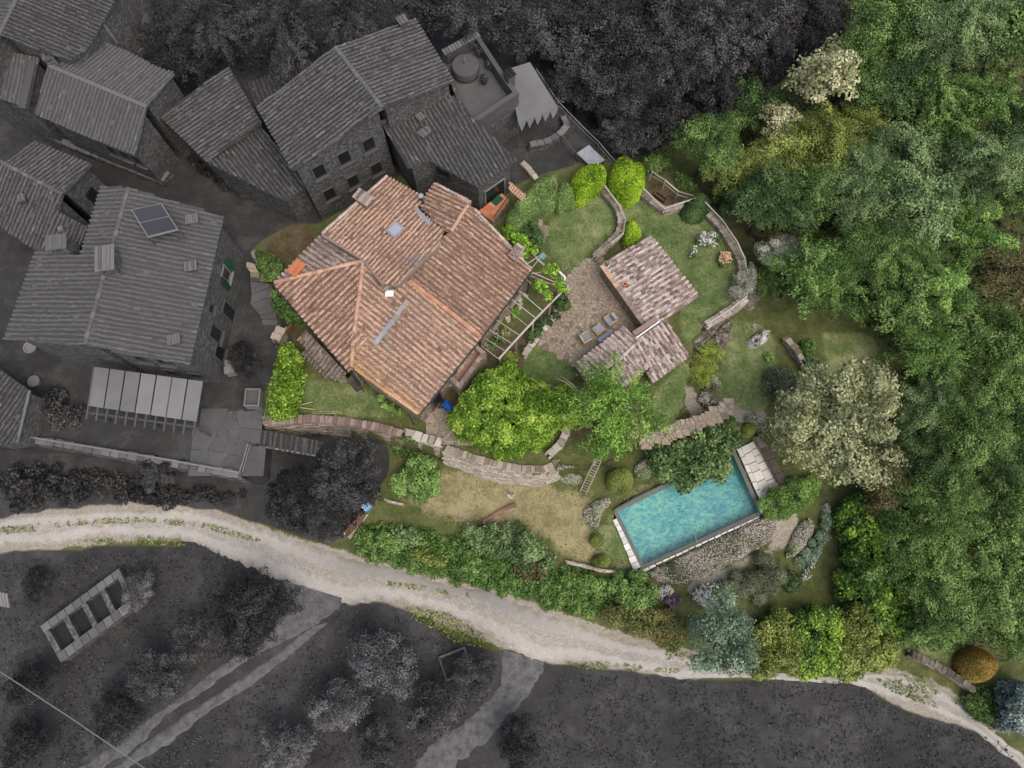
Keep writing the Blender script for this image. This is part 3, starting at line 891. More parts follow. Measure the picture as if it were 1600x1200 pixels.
def clump_arrays(poly, zb, H, edge, leaf, dens, seed, cs=0.8, aspect=0.62, flat=0.35, wild=0.55, rag=0.35, power=0.5, lump=0.25, spiky=0.4):
    """leaves gathered in puffs over a rounded volume on the XY polygon: uneven outline, gaps between the puffs"""
    rs = np.random.RandomState(seed)
    xs, ys = [p[0] for p in poly], [p[1] for p in poly]
    A = abs(area2(poly))
    cs = min(cs, max(0.25, math.sqrt(A) * 0.3), H * 0.8 + 0.1)
    n = int(A / (cs * cs) * 2.2 * 1.6) + 4
    X, Y = rs.uniform(min(xs) - rag * cs, max(xs) + rag * cs, n * 3), rs.uniform(min(ys) - rag * cs, max(ys) + rag * cs, n * 3)
    d = pdist(poly, X, Y); ins = inside(poly, X, Y)
    sd = np.where(ins, d, -d)
    k = sd > cs * 0.28 - rag * cs * rs.rand(len(X)) ** 2
    X, Y, sd = X[k], Y[k], np.maximum(sd[k], 0.02)
    # thin out to even spacing
    keep = []
    for i in range(len(X)):
        if all((X[i] - X[j]) ** 2 + (Y[i] - Y[j]) ** 2 > (cs * 0.52) ** 2 for j in keep[-400:]): keep.append(i)
    X, Y, sd = X[keep], Y[keep], sd[keep]
    h = H * (1 - (1 - np.clip((sd + cs * 0.3) / edge, 0, 1)) ** 2) ** power
    h = h * (1 + lump * vnoise(X, Y, seed, 1.3) + lump * 0.8 * (rs.rand(len(X)) - 0.5))
    C, Rr = [], []
    for x, y, hh, s_ in zip(X, Y, h, sd):
        r = cs * rs.uniform(0.42, 0.75)
        C.append((x, y, max(r * 0.4, hh - r * 0.7))); Rr.append(r)
        z = hh - r * 1.6
        while s_ < edge * 0.9 and z > 0.1:
            C.append((x + rs.normal() * 0.1 * cs, y + rs.normal() * 0.1 * cs, z)); Rr.append(r); z -= r * 1.3
    la = 0.5 * leaf * leaf * aspect
    P_, N_, T_ = [], [], []
    for c, r_ in zip(C, Rr):
        m = max(6, int(dens * 2 * math.pi * r_ * r_ / la))
        q = unit(rs.normal(size=(m, 3)))
        q[:, 2] = np.where(q[:, 2] < -0.2, -q[:, 2], q[:, 2])
        rr = rs.uniform(0.5, 1.0, m) ** 0.5 * (1 + spiky * np.abs(rs.normal(size=m)) * 0.3)
        P_.append(np.array(c) + q * np.array([1, 1, 0.85]) * (rr * r_)[:, None])
        N_.append(unit(q + np.array([0, 0, flat]) + wild * rs.normal(size=(m, 3))))
        T_.append(np.clip(0.08 + 0.42 * rs.rand() + 0.5 * rs.rand(m) ** 1.4, 0, 1))
    pos, nr, ti = np.concatenate(P_), np.concatenate(N_), np.concatenate(T_)
    pos[:, 2] = np.maximum(pos[:, 2], 0.03) + zb(pos[:, 0], pos[:, 1])
    v, f = leaves(pos, nr, leaf * rs.uniform(0.65, 1.35, len(pos)), rs, aspect)
    return v, f, ti, pos, nr

def GZ(X, Y): return hgrid(X, Y)

def wpoly(px, dz, zc=None):
    """picture outline -> XY polygon at dz over the ground (or at the height zc)"""
    out = []
    for u, v in px:
        p = G(u, v, dz) if zc is None else P(u, v, zc)
        out.append((p.x, p.y))
    return out

def smoothpoly(poly, it=2):
    for _ in range(it):
        q = []
        for i in range(len(poly)):
            a, b = poly[i], poly[(i + 1) % len(poly)]
            q += [(a[0] * .75 + b[0] * .25, a[1] * .75 + b[1] * .25), (a[0] * .25 + b[0] * .75, a[1] * .25 + b[1] * .75)]
        poly = q
    return poly

def oval(u, v, a, b, rot=0.0, n=14, wob=0.08, seed=0):
    rg = random.Random(seed + int(u * 7 + v))
    r = math.radians(rot)
    o = []
    for i in range(n):
        t = 2 * math.pi * i / n
        k = 1 + rg.uniform(-wob, wob)
        x, y = a * math.cos(t) * k, b * math.sin(t) * k
        o.append((u + x * math.cos(r) - y * math.sin(r), v + x * math.sin(r) + y * math.cos(r)))
    return o

def plant(name, label, px, H, lm, leaf=0.12, cover=2.6, edge=None, cat='shrub', group=None, stem=True, flowers=None, core=True, zbase=None, seed=None, fsize=0.09, fdens=1.0, at=0.55, bark='bark', parts=('foliage', 'stem'), kind=None, even=0.35, **kw):
    """shrub, hedge or bed of plants whose outline in the picture is px"""
    zb = GZ if zbase is None else (lambda X, Y: np.full(np.shape(X), zbase))
    poly = smoothpoly(wpoly(px, H * at) if zbase is None else wpoly(px, 0, zbase + H * at), 1)
    cx, cy = sum(p[0] for p in poly) / len(poly), sum(p[1] for p in poly) / len(poly)
    z0 = float(zb(np.array([cx]), np.array([cy]))[0])
    rad = math.sqrt(abs(area2(poly)) / math.pi)
    edge = edge or rad * 0.7
    sd = int(cx * 131 + cy * 57) % 9973 if seed is None else seed
    if kw.get('lump', 0.15) >= 0.1:
        ck = {a: kw[a] for a in ('aspect', 'flat', 'wild', 'cs', 'rag', 'spiky', 'lump') if a in kw}
        v, f, ti, pos, nr = clump_arrays(poly, zb, H, edge, leaf * 1.08, cover * 0.45, sd, **ck)
    else:
        v, f, ti, pos, nr = mound_arrays(poly, zb, H, edge, leaf, cover, sd, **kw)
    t = thing(name, label, cat, (cx, cy, z0), group)
    if kind: t['kind'] = kind
    org = np.array((cx, cy, z0))
    me = mesh_arrays(parts[0], v - org, f, ti)
    place(parts[0], me, MAT[lm], t)
    if stem:
        mb = MB()
        rg = random.Random(sd)
        for k in range(5 if rad > 0.5 else 3):
            a = rg.uniform(0, 6.28); rr = rad * rg.uniform(0.2, 0.6)
            mb.tube([(cx + rr * 0.2 * math.cos(a), cy + rr * 0.2 * math.sin(a), z0 - 0.1), (cx + rr * 0.6 * math.cos(a), cy + rr * 0.6 * math.sin(a), z0 + H * 0.4), (cx + rr * math.cos(a), cy + rr * math.sin(a), z0 + H * 0.75)],
                    [0.05 * rad + 0.015, 0.035 * rad + 0.01, 0.01], 5)
        mb.build(parts[1], bark, t)
    if flowers:
        rs = np.random.RandomState(sd + 3)
        k = np.nonzero(nr[:, 2] > 0.2)[0]
        n = int(len(k) * 0.16 * fdens)
        # blossom gathers in patches
        cl = 0.5 + 0.5 * vnoise(pos[k, 0], pos[k, 1], sd + 9, 2.4) + even * rs.rand(len(k))
        k = k[np.argsort(-cl)][:n * 2]; k = rs.permutation(k)[:n]
        q = pos[k] + np.array([0, 0, 0.05]) + 0.02 * rs.normal(size=(len(k), 3))
        fv, ff = leaves(q, unit(np.array([0, 0, 1.0]) + 0.4 * rs.normal(size=q.shape)), fsize * rs.uniform(0.7, 1.3, len(k)), rs, 0.95)
        o = place('blossom', mesh_arrays('blossom', fv - org, ff, rs.rand(len(k))), MAT[flowers], t)
        o['kind'] = 'stuff'
    return t
# ------------------------------------------------------------------ ground
def axis(lo, hi, step):
    core = list(np.arange(lo, hi + 1e-6, step))
    out, s, x = [], step, hi
    while x < 900: s *= 1.5; x += s; out.append(x)
    left, s, x = [], step, lo
    while x > -900: s *= 1.5; x -= s; left.append(x)
    return np.array(left[::-1] + core + out)

GREY_ZONES = [
    [(-900, -900), (1345, -900), (1318, 50), (1190, 150), (1090, 205), (1000, 245), (950, 258), (880, 262), (820, 282), (770, 305), (740, 330), (690, 290), (600, 270), (500, 352),
     (450, 352), (400, 380), (392, 400), (420, 440), (445, 500), (462, 545), (432, 575), (412, 662), (520, 672), (612, 696), (606, 740), (575, 790), (548, 832), (512, 852), (430, 826),
     (340, 796), (200, 784), (0, 808), (-900, 850)],
    [(-900, 880), (0, 864), (200, 853), (330, 846), (400, 875), (435, 908), (470, 905), (520, 925), (545, 946), (600, 940), (640, 958), (700, 990), (752, 1012), (790, 1016), (820, 1018), (845, 1034), (900, 1040),
     (1000, 1050), (1100, 1062), (1320, 1058), (1420, 1112), (1560, 1152), (1700, 1230), (2600, 1700), (2600, 2600), (-900, 2600)]]
LAWNS = [[(850, 345), (945, 300), (975, 350), (970, 375), (930, 408), (885, 432), (862, 398)],
         [(985, 300), (1045, 330), (1095, 315), (1130, 348), (1165, 405), (1168, 458), (1100, 510), (1068, 540), (1060, 480), (1020, 380), (985, 380)],
         [(1120, 505), (1170, 500), (1205, 520), (1215, 560), (1205, 620), (1190, 645), (1130, 640), (1112, 600), (1130, 560)],
         [(1030, 600), (1072, 560), (1078, 600), (1075, 645), (1010, 668)],
         [(812, 560), (850, 530), (905, 575), (900, 600), (830, 595)],
         [(470, 590), (520, 600), (560, 600), (640, 650), (520, 652), (460, 640)],
         [(975, 775), (1050, 735), (1120, 690), (1150, 660), (1190, 680), (1150, 702), (960, 795), (1003, 892), (960, 890), (925, 840)],
         [(1280, 520), (1360, 520), (1385, 580), (1300, 610)], [(1430, 1000), (1520, 980), (1530, 1060), (1440, 1040)], [(955, 280), (1000, 270), (1000, 330), (965, 360)]]
DRY = [[(620, 770), (700, 735), (780, 735), (880, 765), (930, 770), (920, 820), (945, 880), (900, 880), (840, 830), (760, 820), (680, 810)],
       [(1130, 590), (1150, 600), (1185, 640), (1120, 640)], [(1000, 330), (1080, 340), (1040, 380)], [(1085, 500), (1098, 512), (1076, 560), (1070, 545)], [(1020, 650), (1072, 640), (1065, 668)]]
SOIL = [[(660, 640), (720, 590), (760, 555), (880, 460), (890, 500), (790, 620), (720, 680), (690, 690)], [(400, 350), (470, 340), (500, 370), (430, 430)],
        [(1015, 275), (1090, 310), (1042, 325), (1005, 290)], [(830, 420), (880, 440), (860, 480), (820, 450)], [(455, 500), (480, 520), (470, 560), (445, 540)],
        [(900, 560), (990, 600), (1000, 690), (880, 690), (870, 600)], [(1100, 240), (1180, 330), (1200, 400), (1110, 300)]]
GRAVEL = [[(1190, 795), (1225, 790), (1250, 810), (1235, 850), (1190, 870), (1120, 915), (1075, 935), (1070, 915), (1130, 890), (1210, 850)],
          [(1068, 600), (1082, 598), (1098, 648), (1080, 652)], [(1050, 665), (1115, 640), (1200, 645), (1200, 665), (1130, 660), (1060, 690), (1000, 705), (1000, 680)],
          [(0, 800), (200, 782), (340, 795), (440, 832), (560, 868), (700, 905), (820, 935), (960, 985), (1100, 1020), (1100, 1062), (860, 1042), (640, 955), (530, 944), (430, 910), (330, 850), (200, 846), (0, 868)],
          [(1330, 1055), (1400, 1045), (1470, 1070), (1560, 1140), (1550, 1155), (1400, 1105)],
          [(355, 385), (385, 378), (410, 410), (430, 500), (400, 520), (385, 450)]]

def build_ground():
    ax, ay = axis(-58, 58, 0.3), axis(-33, 46, 0.3)
    X, Y = np.meshgrid(ax, ay)
    Z = hgrid(X, Y)
    base = Z.copy()
    Z = np.where(inside(POOLHOLE, X, Y), -4.6, Z)
    nx, ny = len(ax), len(ay)
    idx = np.arange(nx * ny).reshape(ny, nx)
    F = np.stack([idx[:-1, :-1], idx[:-1, 1:], idx[1:, 1:], idx[1:, :-1]], -1).reshape(-1, 4)
    V = np.stack([X, Y, Z], -1).reshape(-1, 3)
    me = mesh_arrays('ground', V, F)
    me.polygons.foreach_set('use_smooth', np.zeros(len(F), bool))
    def blur(a, k=1):
        for _ in range(k):
            a = (a + np.roll(a, 1, 0) + np.roll(a, -1, 0)) / 3
            a = (a + np.roll(a, 1, 1) + np.roll(a, -1, 1)) / 3
        return a
    for nm, zones, k in (('grey', GREY_ZONES, 1), ('lawn', LAWNS, 2), ('dry', DRY, 5), ('soil', SOIL, 3), ('gravel', GRAVEL, 1)):
        a = np.zeros(X.shape)
        for z in zones:
            w = []
            for u, v in z:
                if -100 < u < 1700 and -100 < v < 1300: p = G(u, v)
                else:
                    p = P(u, min(max(v, -340), 5000), 0) if v > -340 else P(u, -340, 0)
                w.append((p.x, p.y))
            a = np.maximum(a, inside(w, X, Y).astype(float))
        a = blur(a, k)
        at = me.attributes.new(nm, 'FLOAT', 'POINT')
        at.data.foreach_set('value', a.ravel().astype(np.float32))
    m, nt, b = _new('ground_cover', 0.95, 0.1)
    g = nt.nodes.new('ShaderNodeNewGeometry').outputs['Position']
    n_big, n_mid, n_fine, n_xf = _noise(nt, 0.22, 4, 0.6, g), _noise(nt, 1.1, 5, 0.6, g), _noise(nt, 6, 5, 0.7, g), _noise(nt, 24, 3, 0.7, g)
    mix1 = _math(nt, 'ADD', _math(nt, 'MULTIPLY', n_mid, 0.55), _math(nt, 'MULTIPLY', n_fine, 0.45))
    def edge(name, amp=0.9, lo=0.38, hi=0.62):
        a = _math(nt, 'ADD', _attr(nt, name), _math(nt, 'MULTIPLY', _math(nt, 'SUBTRACT', mix1, 0.5), amp))
        return thr(nt, a, lo, hi)
    rough = _ramp(nt, mix1, [(0.3, lin(62, 66, 40)), (0.45, lin(84, 92, 54)), (0.58, lin(106, 110, 70)), (0.75, lin(132, 124, 92))])
    lw = _math(nt, 'ADD', _math(nt, 'MULTIPLY', n_big, 0.35), _math(nt, 'ADD', _math(nt, 'MULTIPLY', mix1, 0.55), _math(nt, 'MULTIPLY', n_xf, 0.15)))
    lawn = _ramp(nt, lw, [(0.40, lin(64, 84, 44)), (0.47, lin(86, 104, 60)), (0.54, lin(108, 122, 76)), (0.60, lin(138, 142, 100)), (0.68, lin(168, 162, 126))])
    dry = _ramp(nt, mix1, [(0.3, lin(104, 98, 68)), (0.46, lin(138, 130, 96)), (0.58, lin(164, 154, 118)), (0.7, lin(124, 124, 80))])
    soil = _ramp(nt, mix1, [(0.3, lin(62, 54, 42)), (0.46, lin(88, 80, 58)), (0.56, lin(104, 94, 72)), (0.7, lin(132, 120, 98))])
    grv = _ramp(nt, _math(nt, 'ADD', _math(nt, 'MULTIPLY', n_fine, 0.5), _math(nt, 'MULTIPLY', n_xf, 0.5)), [(0.3, lin(112, 102, 86)), (0.5, lin(158, 150, 136)), (0.7, lin(190, 184, 172))])
    gry = _ramp(nt, _math(nt, 'ADD', _math(nt, 'MULTIPLY', n_big, 0.4), _math(nt, 'MULTIPLY', mix1, 0.6)), [(0.34, lin(50, 50, 49)), (0.5, lin(66, 66, 65)), (0.64, lin(88, 88, 87))])
    c = _mix(nt, edge('dry', 1.1, 0.3, 0.8), rough, dry)
    c = _mix(nt, edge('soil', 1.2, 0.3, 0.75), c, soil)
    c = _mix(nt, edge('lawn', 0.9), c, lawn)
    c = _mix(nt, edge('gravel', 1.3), c, grv)
    gg = _attr(nt, 'grey')
    c = _mix(nt, thr(nt, _math(nt, 'ADD', gg, _math(nt, 'MULTIPLY', _math(nt, 'SUBTRACT', mix1, 0.5), 0.8)), 0.4, 0.6), c, gry)
    nt.links.new(c, b.inputs['Base Color'])
    _bump(nt, b, _math(nt, 'ADD', n_fine, n_xf), 0.6, 0.05)
    props(place('ground', me, m), kind='structure')
build_ground()

# ------------------------------------------------------------------ gravel road and tracks
def resample(pts, step):
    out = [Vector(pts[0])]
    for i in range(len(pts) - 1):
        a, b = Vector(pts[i]), Vector(pts[i + 1])
        n = max(1, int((b - a).length / step))
        out += [a.lerp(b, k / n) for k in range(1, n + 1)]
    return out

def chaikin(pts, it=2):
    for _ in range(it):
        q = [pts[0]]
        for i in range(len(pts) - 1):
            a, b = pts[i], pts[i + 1]
            q += [(a[0] * .75 + b[0] * .25, a[1] * .75 + b[1] * .25), (a[0] * .25 + b[0] * .75, a[1] * .25 + b[1] * .75)]
        q.append(pts[-1]); pts = q
    return pts

def strip_road(name, left, right, m, nc=12, lift=0.05, rough=0.10, seed=1, ragged=0.16):
    """left/right: picture points of both edges"""
    def gl(ps):
        ps = chaikin(ps, 2)
        return [(p.x, p.y) for p in (G(u, v) for u, v in ps)]
    def param(ps, n):
        ps = np.array(ps); s = np.concatenate([[0], np.cumsum(np.hypot(*np.diff(ps, axis=0).T))])
        t = np.linspace(0, s[-1], n)
        return np.stack([np.interp(t, s, ps[:, 0]), np.interp(t, s, ps[:, 1])], 1)
    l, r = gl(left), gl(right)
    L = sum(math.hypot(l[i + 1][0] - l[i][0], l[i + 1][1] - l[i][1]) for i in range(len(l) - 1))
    n = int(L / 0.25)
    l, r = param(l, n), param(r, n)
    rs = np.random.RandomState(seed)
    def jag(): 
        w = rs.normal(size=n); return (np.convolve(w, np.ones(3) / 3, 'same') * 0.6 + np.convolve(w, np.ones(13) / 13, 'same') * 1.6) * ragged
    nd = r - l; nd = nd / (np.linalg.norm(nd, axis=1, keepdims=True) + 1e-6)
    l = l + nd * jag()[:, None]; r = r + nd * jag()[:, None]
    t = np.linspace(0, 1, nc + 1)
    XY = l[:, None, :] * (1 - t)[None, :, None] + r[:, None, :] * t[None, :, None]
    X, Y = XY[..., 0], XY[..., 1]
    crown = np.clip(np.minimum(t, 1 - t) / 0.12, 0, 1)
    Z = hgrid(X, Y) + lift * (crown - 0.45)[None, :] * 1.6 + rough * 0.25 * vnoise(X, Y, seed, 4.0) + rough * 0.2 * vnoise(X, Y, seed + 1, 11.0)
    nx = nc + 1
    idx = np.arange(n * nx).reshape(n, nx)
    F = np.stack([idx[:-1, :-1], idx[:-1, 1:], idx[1:, 1:], idx[1:, :-1]], -1).reshape(-1, 4)
    me = mesh_arrays(name, np.stack([X, Y, Z], -1).reshape(-1, 3), F)
    at = me.attributes.new('across', 'FLOAT', 'POINT'); at.data.foreach_set('value', np.tile(t, n).astype(np.float32))
    at = me.attributes.new('along', 'FLOAT', 'POINT'); at.data.foreach_set('value', np.repeat(np.linspace(0, 1, n), nx).astype(np.float32))
    # normals up
    if me.polygons[0].normal.z < 0: me.flip_normals()
    me.polygons.foreach_set('use_smooth', np.ones(len(F), bool))
    o = place(name, me, m)
    return props(o, kind='structure')

def gravel_material(name, grey):
    m, nt, b = _new(name, 0.95, 0.1)
    f1, f2, f3, f4 = _noise(nt, 30, 3, 0.75), _noise(nt, 2.0, 5, 0.6), _noise(nt, 0.25, 3), _noise(nt, 8, 4, 0.7)
    s = _math(nt, 'ADD', _math(nt, 'MULTIPLY', f1, 0.55), _math(nt, 'MULTIPLY', f4, 0.45))
    if grey:
        s2 = _math(nt, 'ADD', _math(nt, 'MULTIPLY', s, 0.5), _math(nt, 'MULTIPLY', f2, 0.5))
        c = _ramp(nt, s2, [(0.34, lin(66, 66, 66)), (0.48, lin(94, 94, 94)), (0.62, lin(114, 114, 114))])
    else:
        c = _ramp(nt, s, [(0.34, lin(104, 99, 90)), (0.46, lin(150, 146, 137)), (0.56, lin(178, 174, 166)), (0.7, lin(212, 209, 202))])
        tan = thr(nt, _math(nt, 'ADD', f2, _math(nt, 'MULTIPLY', f3, 0.6)), 0.88, 1.04)
        c = _mix(nt, _math(nt, 'MULTIPLY', tan, 0.45), c, lin(176, 148, 104))
        ac = _attr(nt, 'across')
        dk = _math(nt, 'MULTIPLY', thr(nt, _math(nt, 'ADD', f2, _math(nt, 'MULTIPLY', f4, 0.3)), 0.66, 0.8), 0.3)
        c = _mix(nt, dk, c, lin(126, 121, 112))
        rut = _math(nt, 'ABSOLUTE', _math(nt, 'SUBTRACT', _math(nt, 'ABSOLUTE', _math(nt, 'SUBTRACT', ac, 0.5)), 0.24))
        rut = thr(nt, _math(nt, 'ADD', rut, _math(nt, 'MULTIPLY', _math(nt, 'SUBTRACT', f2, 0.5), 0.3)), 0.16, 0.06)
        c = _mix(nt, _math(nt, 'MULTIPLY', rut, 0.45), c, lin(190, 187, 179))
        c = _mix(nt, _math(nt, 'MULTIPLY', thr(nt, _math(nt, 'ADD', _math(nt, 'ABSOLUTE', _math(nt, 'SUBTRACT', ac, 0.5)), _math(nt, 'MULTIPLY', _math(nt, 'SUBTRACT', f2, 0.5), 0.4)), 0.40, 0.5), 0.6), c, lin(140, 128, 104))
        # coarser darker gravel spread along the upper wheel track
        al = _attr(nt, 'along')
        w = _math(nt, 'MULTIPLY', thr(nt, al, 0.3, 0.42), thr(nt, _math(nt, 'MULTIPLY', al, -1.0), -0.66, -0.5))
        e = thr(nt, _math(nt, 'ADD', ac, _math(nt, 'MULTIPLY', _math(nt, 'SUBTRACT', f2, 0.5), 0.7)), 0.5, 0.28)
        c = _mix(nt, _math(nt, 'MULTIPLY', _math(nt, 'MULTIPLY', w, e), 0.6), c, lin(116, 114, 108))
    nt.links.new(c, b.inputs['Base Color'])
    _bump(nt, b, s, 0.7, 0.03)
    return m
MAT['gravel'] = gravel_material('pale_gravel', False)
MAT['gravel_grey'] = gravel_material('charcoal_gravel', True)

strip_road('road', [(-140, 822), (0, 811), (73, 800), (158, 793), (256, 791), (330, 799), (403, 818), (458, 838), (500, 856), (560, 871), (627, 888), (695, 908), (762, 920), (812, 936), (866, 956), (920, 976), (978, 996), (1032, 1014), (1095, 1028), (1200, 1052), (1320, 1057), (1375, 1048), (1412, 1050), (1469, 1074), (1510, 1104), (1556, 1146), (1640, 1210)],
           [(-140, 872), (0, 862), (73, 853), (147, 843), (220, 839), (293, 848), (330, 862), (385, 886), (433, 910), (480, 930), (533, 942), (605, 938), (650, 948), (713, 966), (753, 986), (786, 1018), (848, 1040), (920, 1040), (1010, 1050), (1068, 1058), (1200, 1064), (1330, 1066), (1356, 1076), (1401, 1094), (1450, 1108), (1490, 1124), (1535, 1154), (1620, 1220)], MAT['gravel'])
strip_road('track', [(436, 905), (440, 951), (420, 985), (330, 1050), (220, 1128), (128, 1198), (60, 1246)], [(540, 936), (510, 972), (455, 1000), (400, 1022), (337, 1068), (232, 1146), (144, 1212), (80, 1260)], MAT['gravel_grey'], ragged=0.2, nc=8, seed=5)
strip_road('track', [(486, 980), (446, 1008), (400, 1040), (340, 1082), (260, 1138), (178, 1192), (100, 1252)], [(512, 972), (468, 1016), (412, 1056), (354, 1098), (277, 1154), (198, 1206), (122, 1268)], MAT['gravel_grey'], ragged=0.18, nc=6, seed=6, lift=0.07)
strip_road('track', [(780, 1012), (786, 1050), (776, 1081), (735, 1120), (695, 1148), (641, 1200), (590, 1250)], [(850, 1034), (846, 1060), (828, 1092), (800, 1122), (762, 1153), (713, 1200), (660, 1250)], MAT['gravel_grey'], ragged=0.3, nc=10, seed=7)

def tufts(name, label, px_list, n, m, size=0.16, H=0.12, seed=3, kind='stuff', cat='grass', spread=None, base=0.04):
    """uncountable low growth scattered over picture areas"""
    rs = np.random.RandomState(seed)
    pos = []
    for px in px_list:
        w = wpoly(px, 0)
        xs, ys = [p[0] for p in w], [p[1] for p in w]
        k = int(n * abs(area2(w)) * 1.0)
        q = max(10, int(k * (max(xs) - min(xs)) * (max(ys) - min(ys)) / max(0.1, abs(area2(w)))))
        X, Y = rs.uniform(min(xs), max(xs), q), rs.uniform(min(ys), max(ys), q)
        keep = inside(w, X, Y) & (vnoise(X, Y, seed + 1, 2.2) + 0.6 * vnoise(X, Y, seed + 2, 6.0) > (-0.2 if spread is None else spread))
        pos.append(np.stack([X[keep], Y[keep]], 1))
    pos = np.concatenate(pos)
    z = hgrid(pos[:, 0], pos[:, 1])
    p3 = np.stack([pos[:, 0], pos[:, 1], z + base + rs.rand(len(pos)) * H], 1)
    v, f = leaves(p3, unit(np.array([0, 0, 0.7]) + 0.6 * rs.normal(size=p3.shape)), size * rs.uniform(0.6, 1.4, len(p3)), rs, 0.45)
    o = place(name, mesh_arrays(name, v, f, rs.rand(len(p3))), MAT[m])
    return props(o, label, cat, kind=kind)

tufts('grass_strip', 'green grass growing along the middle and edges of the gravel road',
      [[(-20, 826), (60, 818), (140, 810), (230, 808), (228, 816), (140, 820), (60, 830), (-20, 838)], [(230, 809), (330, 818), (420, 846), (400, 848), (320, 826), (230, 816)], [(590, 905), (730, 925), (735, 935), (600, 915)],
       [(120, 846), (230, 836), (300, 845), (290, 853), (180, 852)], [(850, 1036), (950, 1034), (1060, 1046), (1060, 1052), (930, 1046)], [(1360, 1058), (1420, 1062), (1470, 1084), (1505, 1118), (1440, 1100), (1390, 1080)], [(1400, 1052), (1450, 1062), (1500, 1096), (1530, 1130), (1480, 1090)], [(1040, 1010), (1095, 1025), (1095, 1050), (1040, 1030)]],
      150, 'lf_olive', 0.14, 0.08, 11, spread=-0.25, base=0.09)
tufts('lawn_grass', 'short grass blades of the mown lawns around the garden house', LAWNS[:7], 45, 'lf_lawn', 0.11, 0.03, 15, spread=-0.3, base=0.015)
tufts('verge_grass', 'bright green grass verge between gravel road and charcoal orchard', [[(632, 946), (700, 958), (755, 990), (764, 1010), (720, 1008), (680, 985), (640, 965)]], 150, 'lf_olive', 0.14, 0.1, 12, spread=-1.5)
tufts('meadow_grass', 'charcoal grey rough meadow grass below the road',
      [[(880, 1052), (1100, 1066), (1320, 1062), (1420, 1116), (1560, 1158), (1600, 1200), (1600, 1230), (760, 1230), (850, 1100)], [(0, 880), (200, 860), (330, 852), (420, 920), (430, 950), (330, 1040), (120, 1195), (-20, 1230)],
       [(560, 950), (640, 965), (760, 1020), (770, 1080), (640, 1195), (200, 1210), (460, 1030), (520, 960)]], 34, 'lf_meadow', 0.16, 0.1, 13, spread=-0.5)
tufts('meadow_grass', 'straw coloured and green grass tufts on the lower lawn', [[(600, 770), (650, 730), (780, 735), (900, 770), (925, 800), (940, 880), (880, 870), (760, 820), (640, 820)]], 22, 'lf_olive', 0.12, 0.05, 14, spread=0.15)

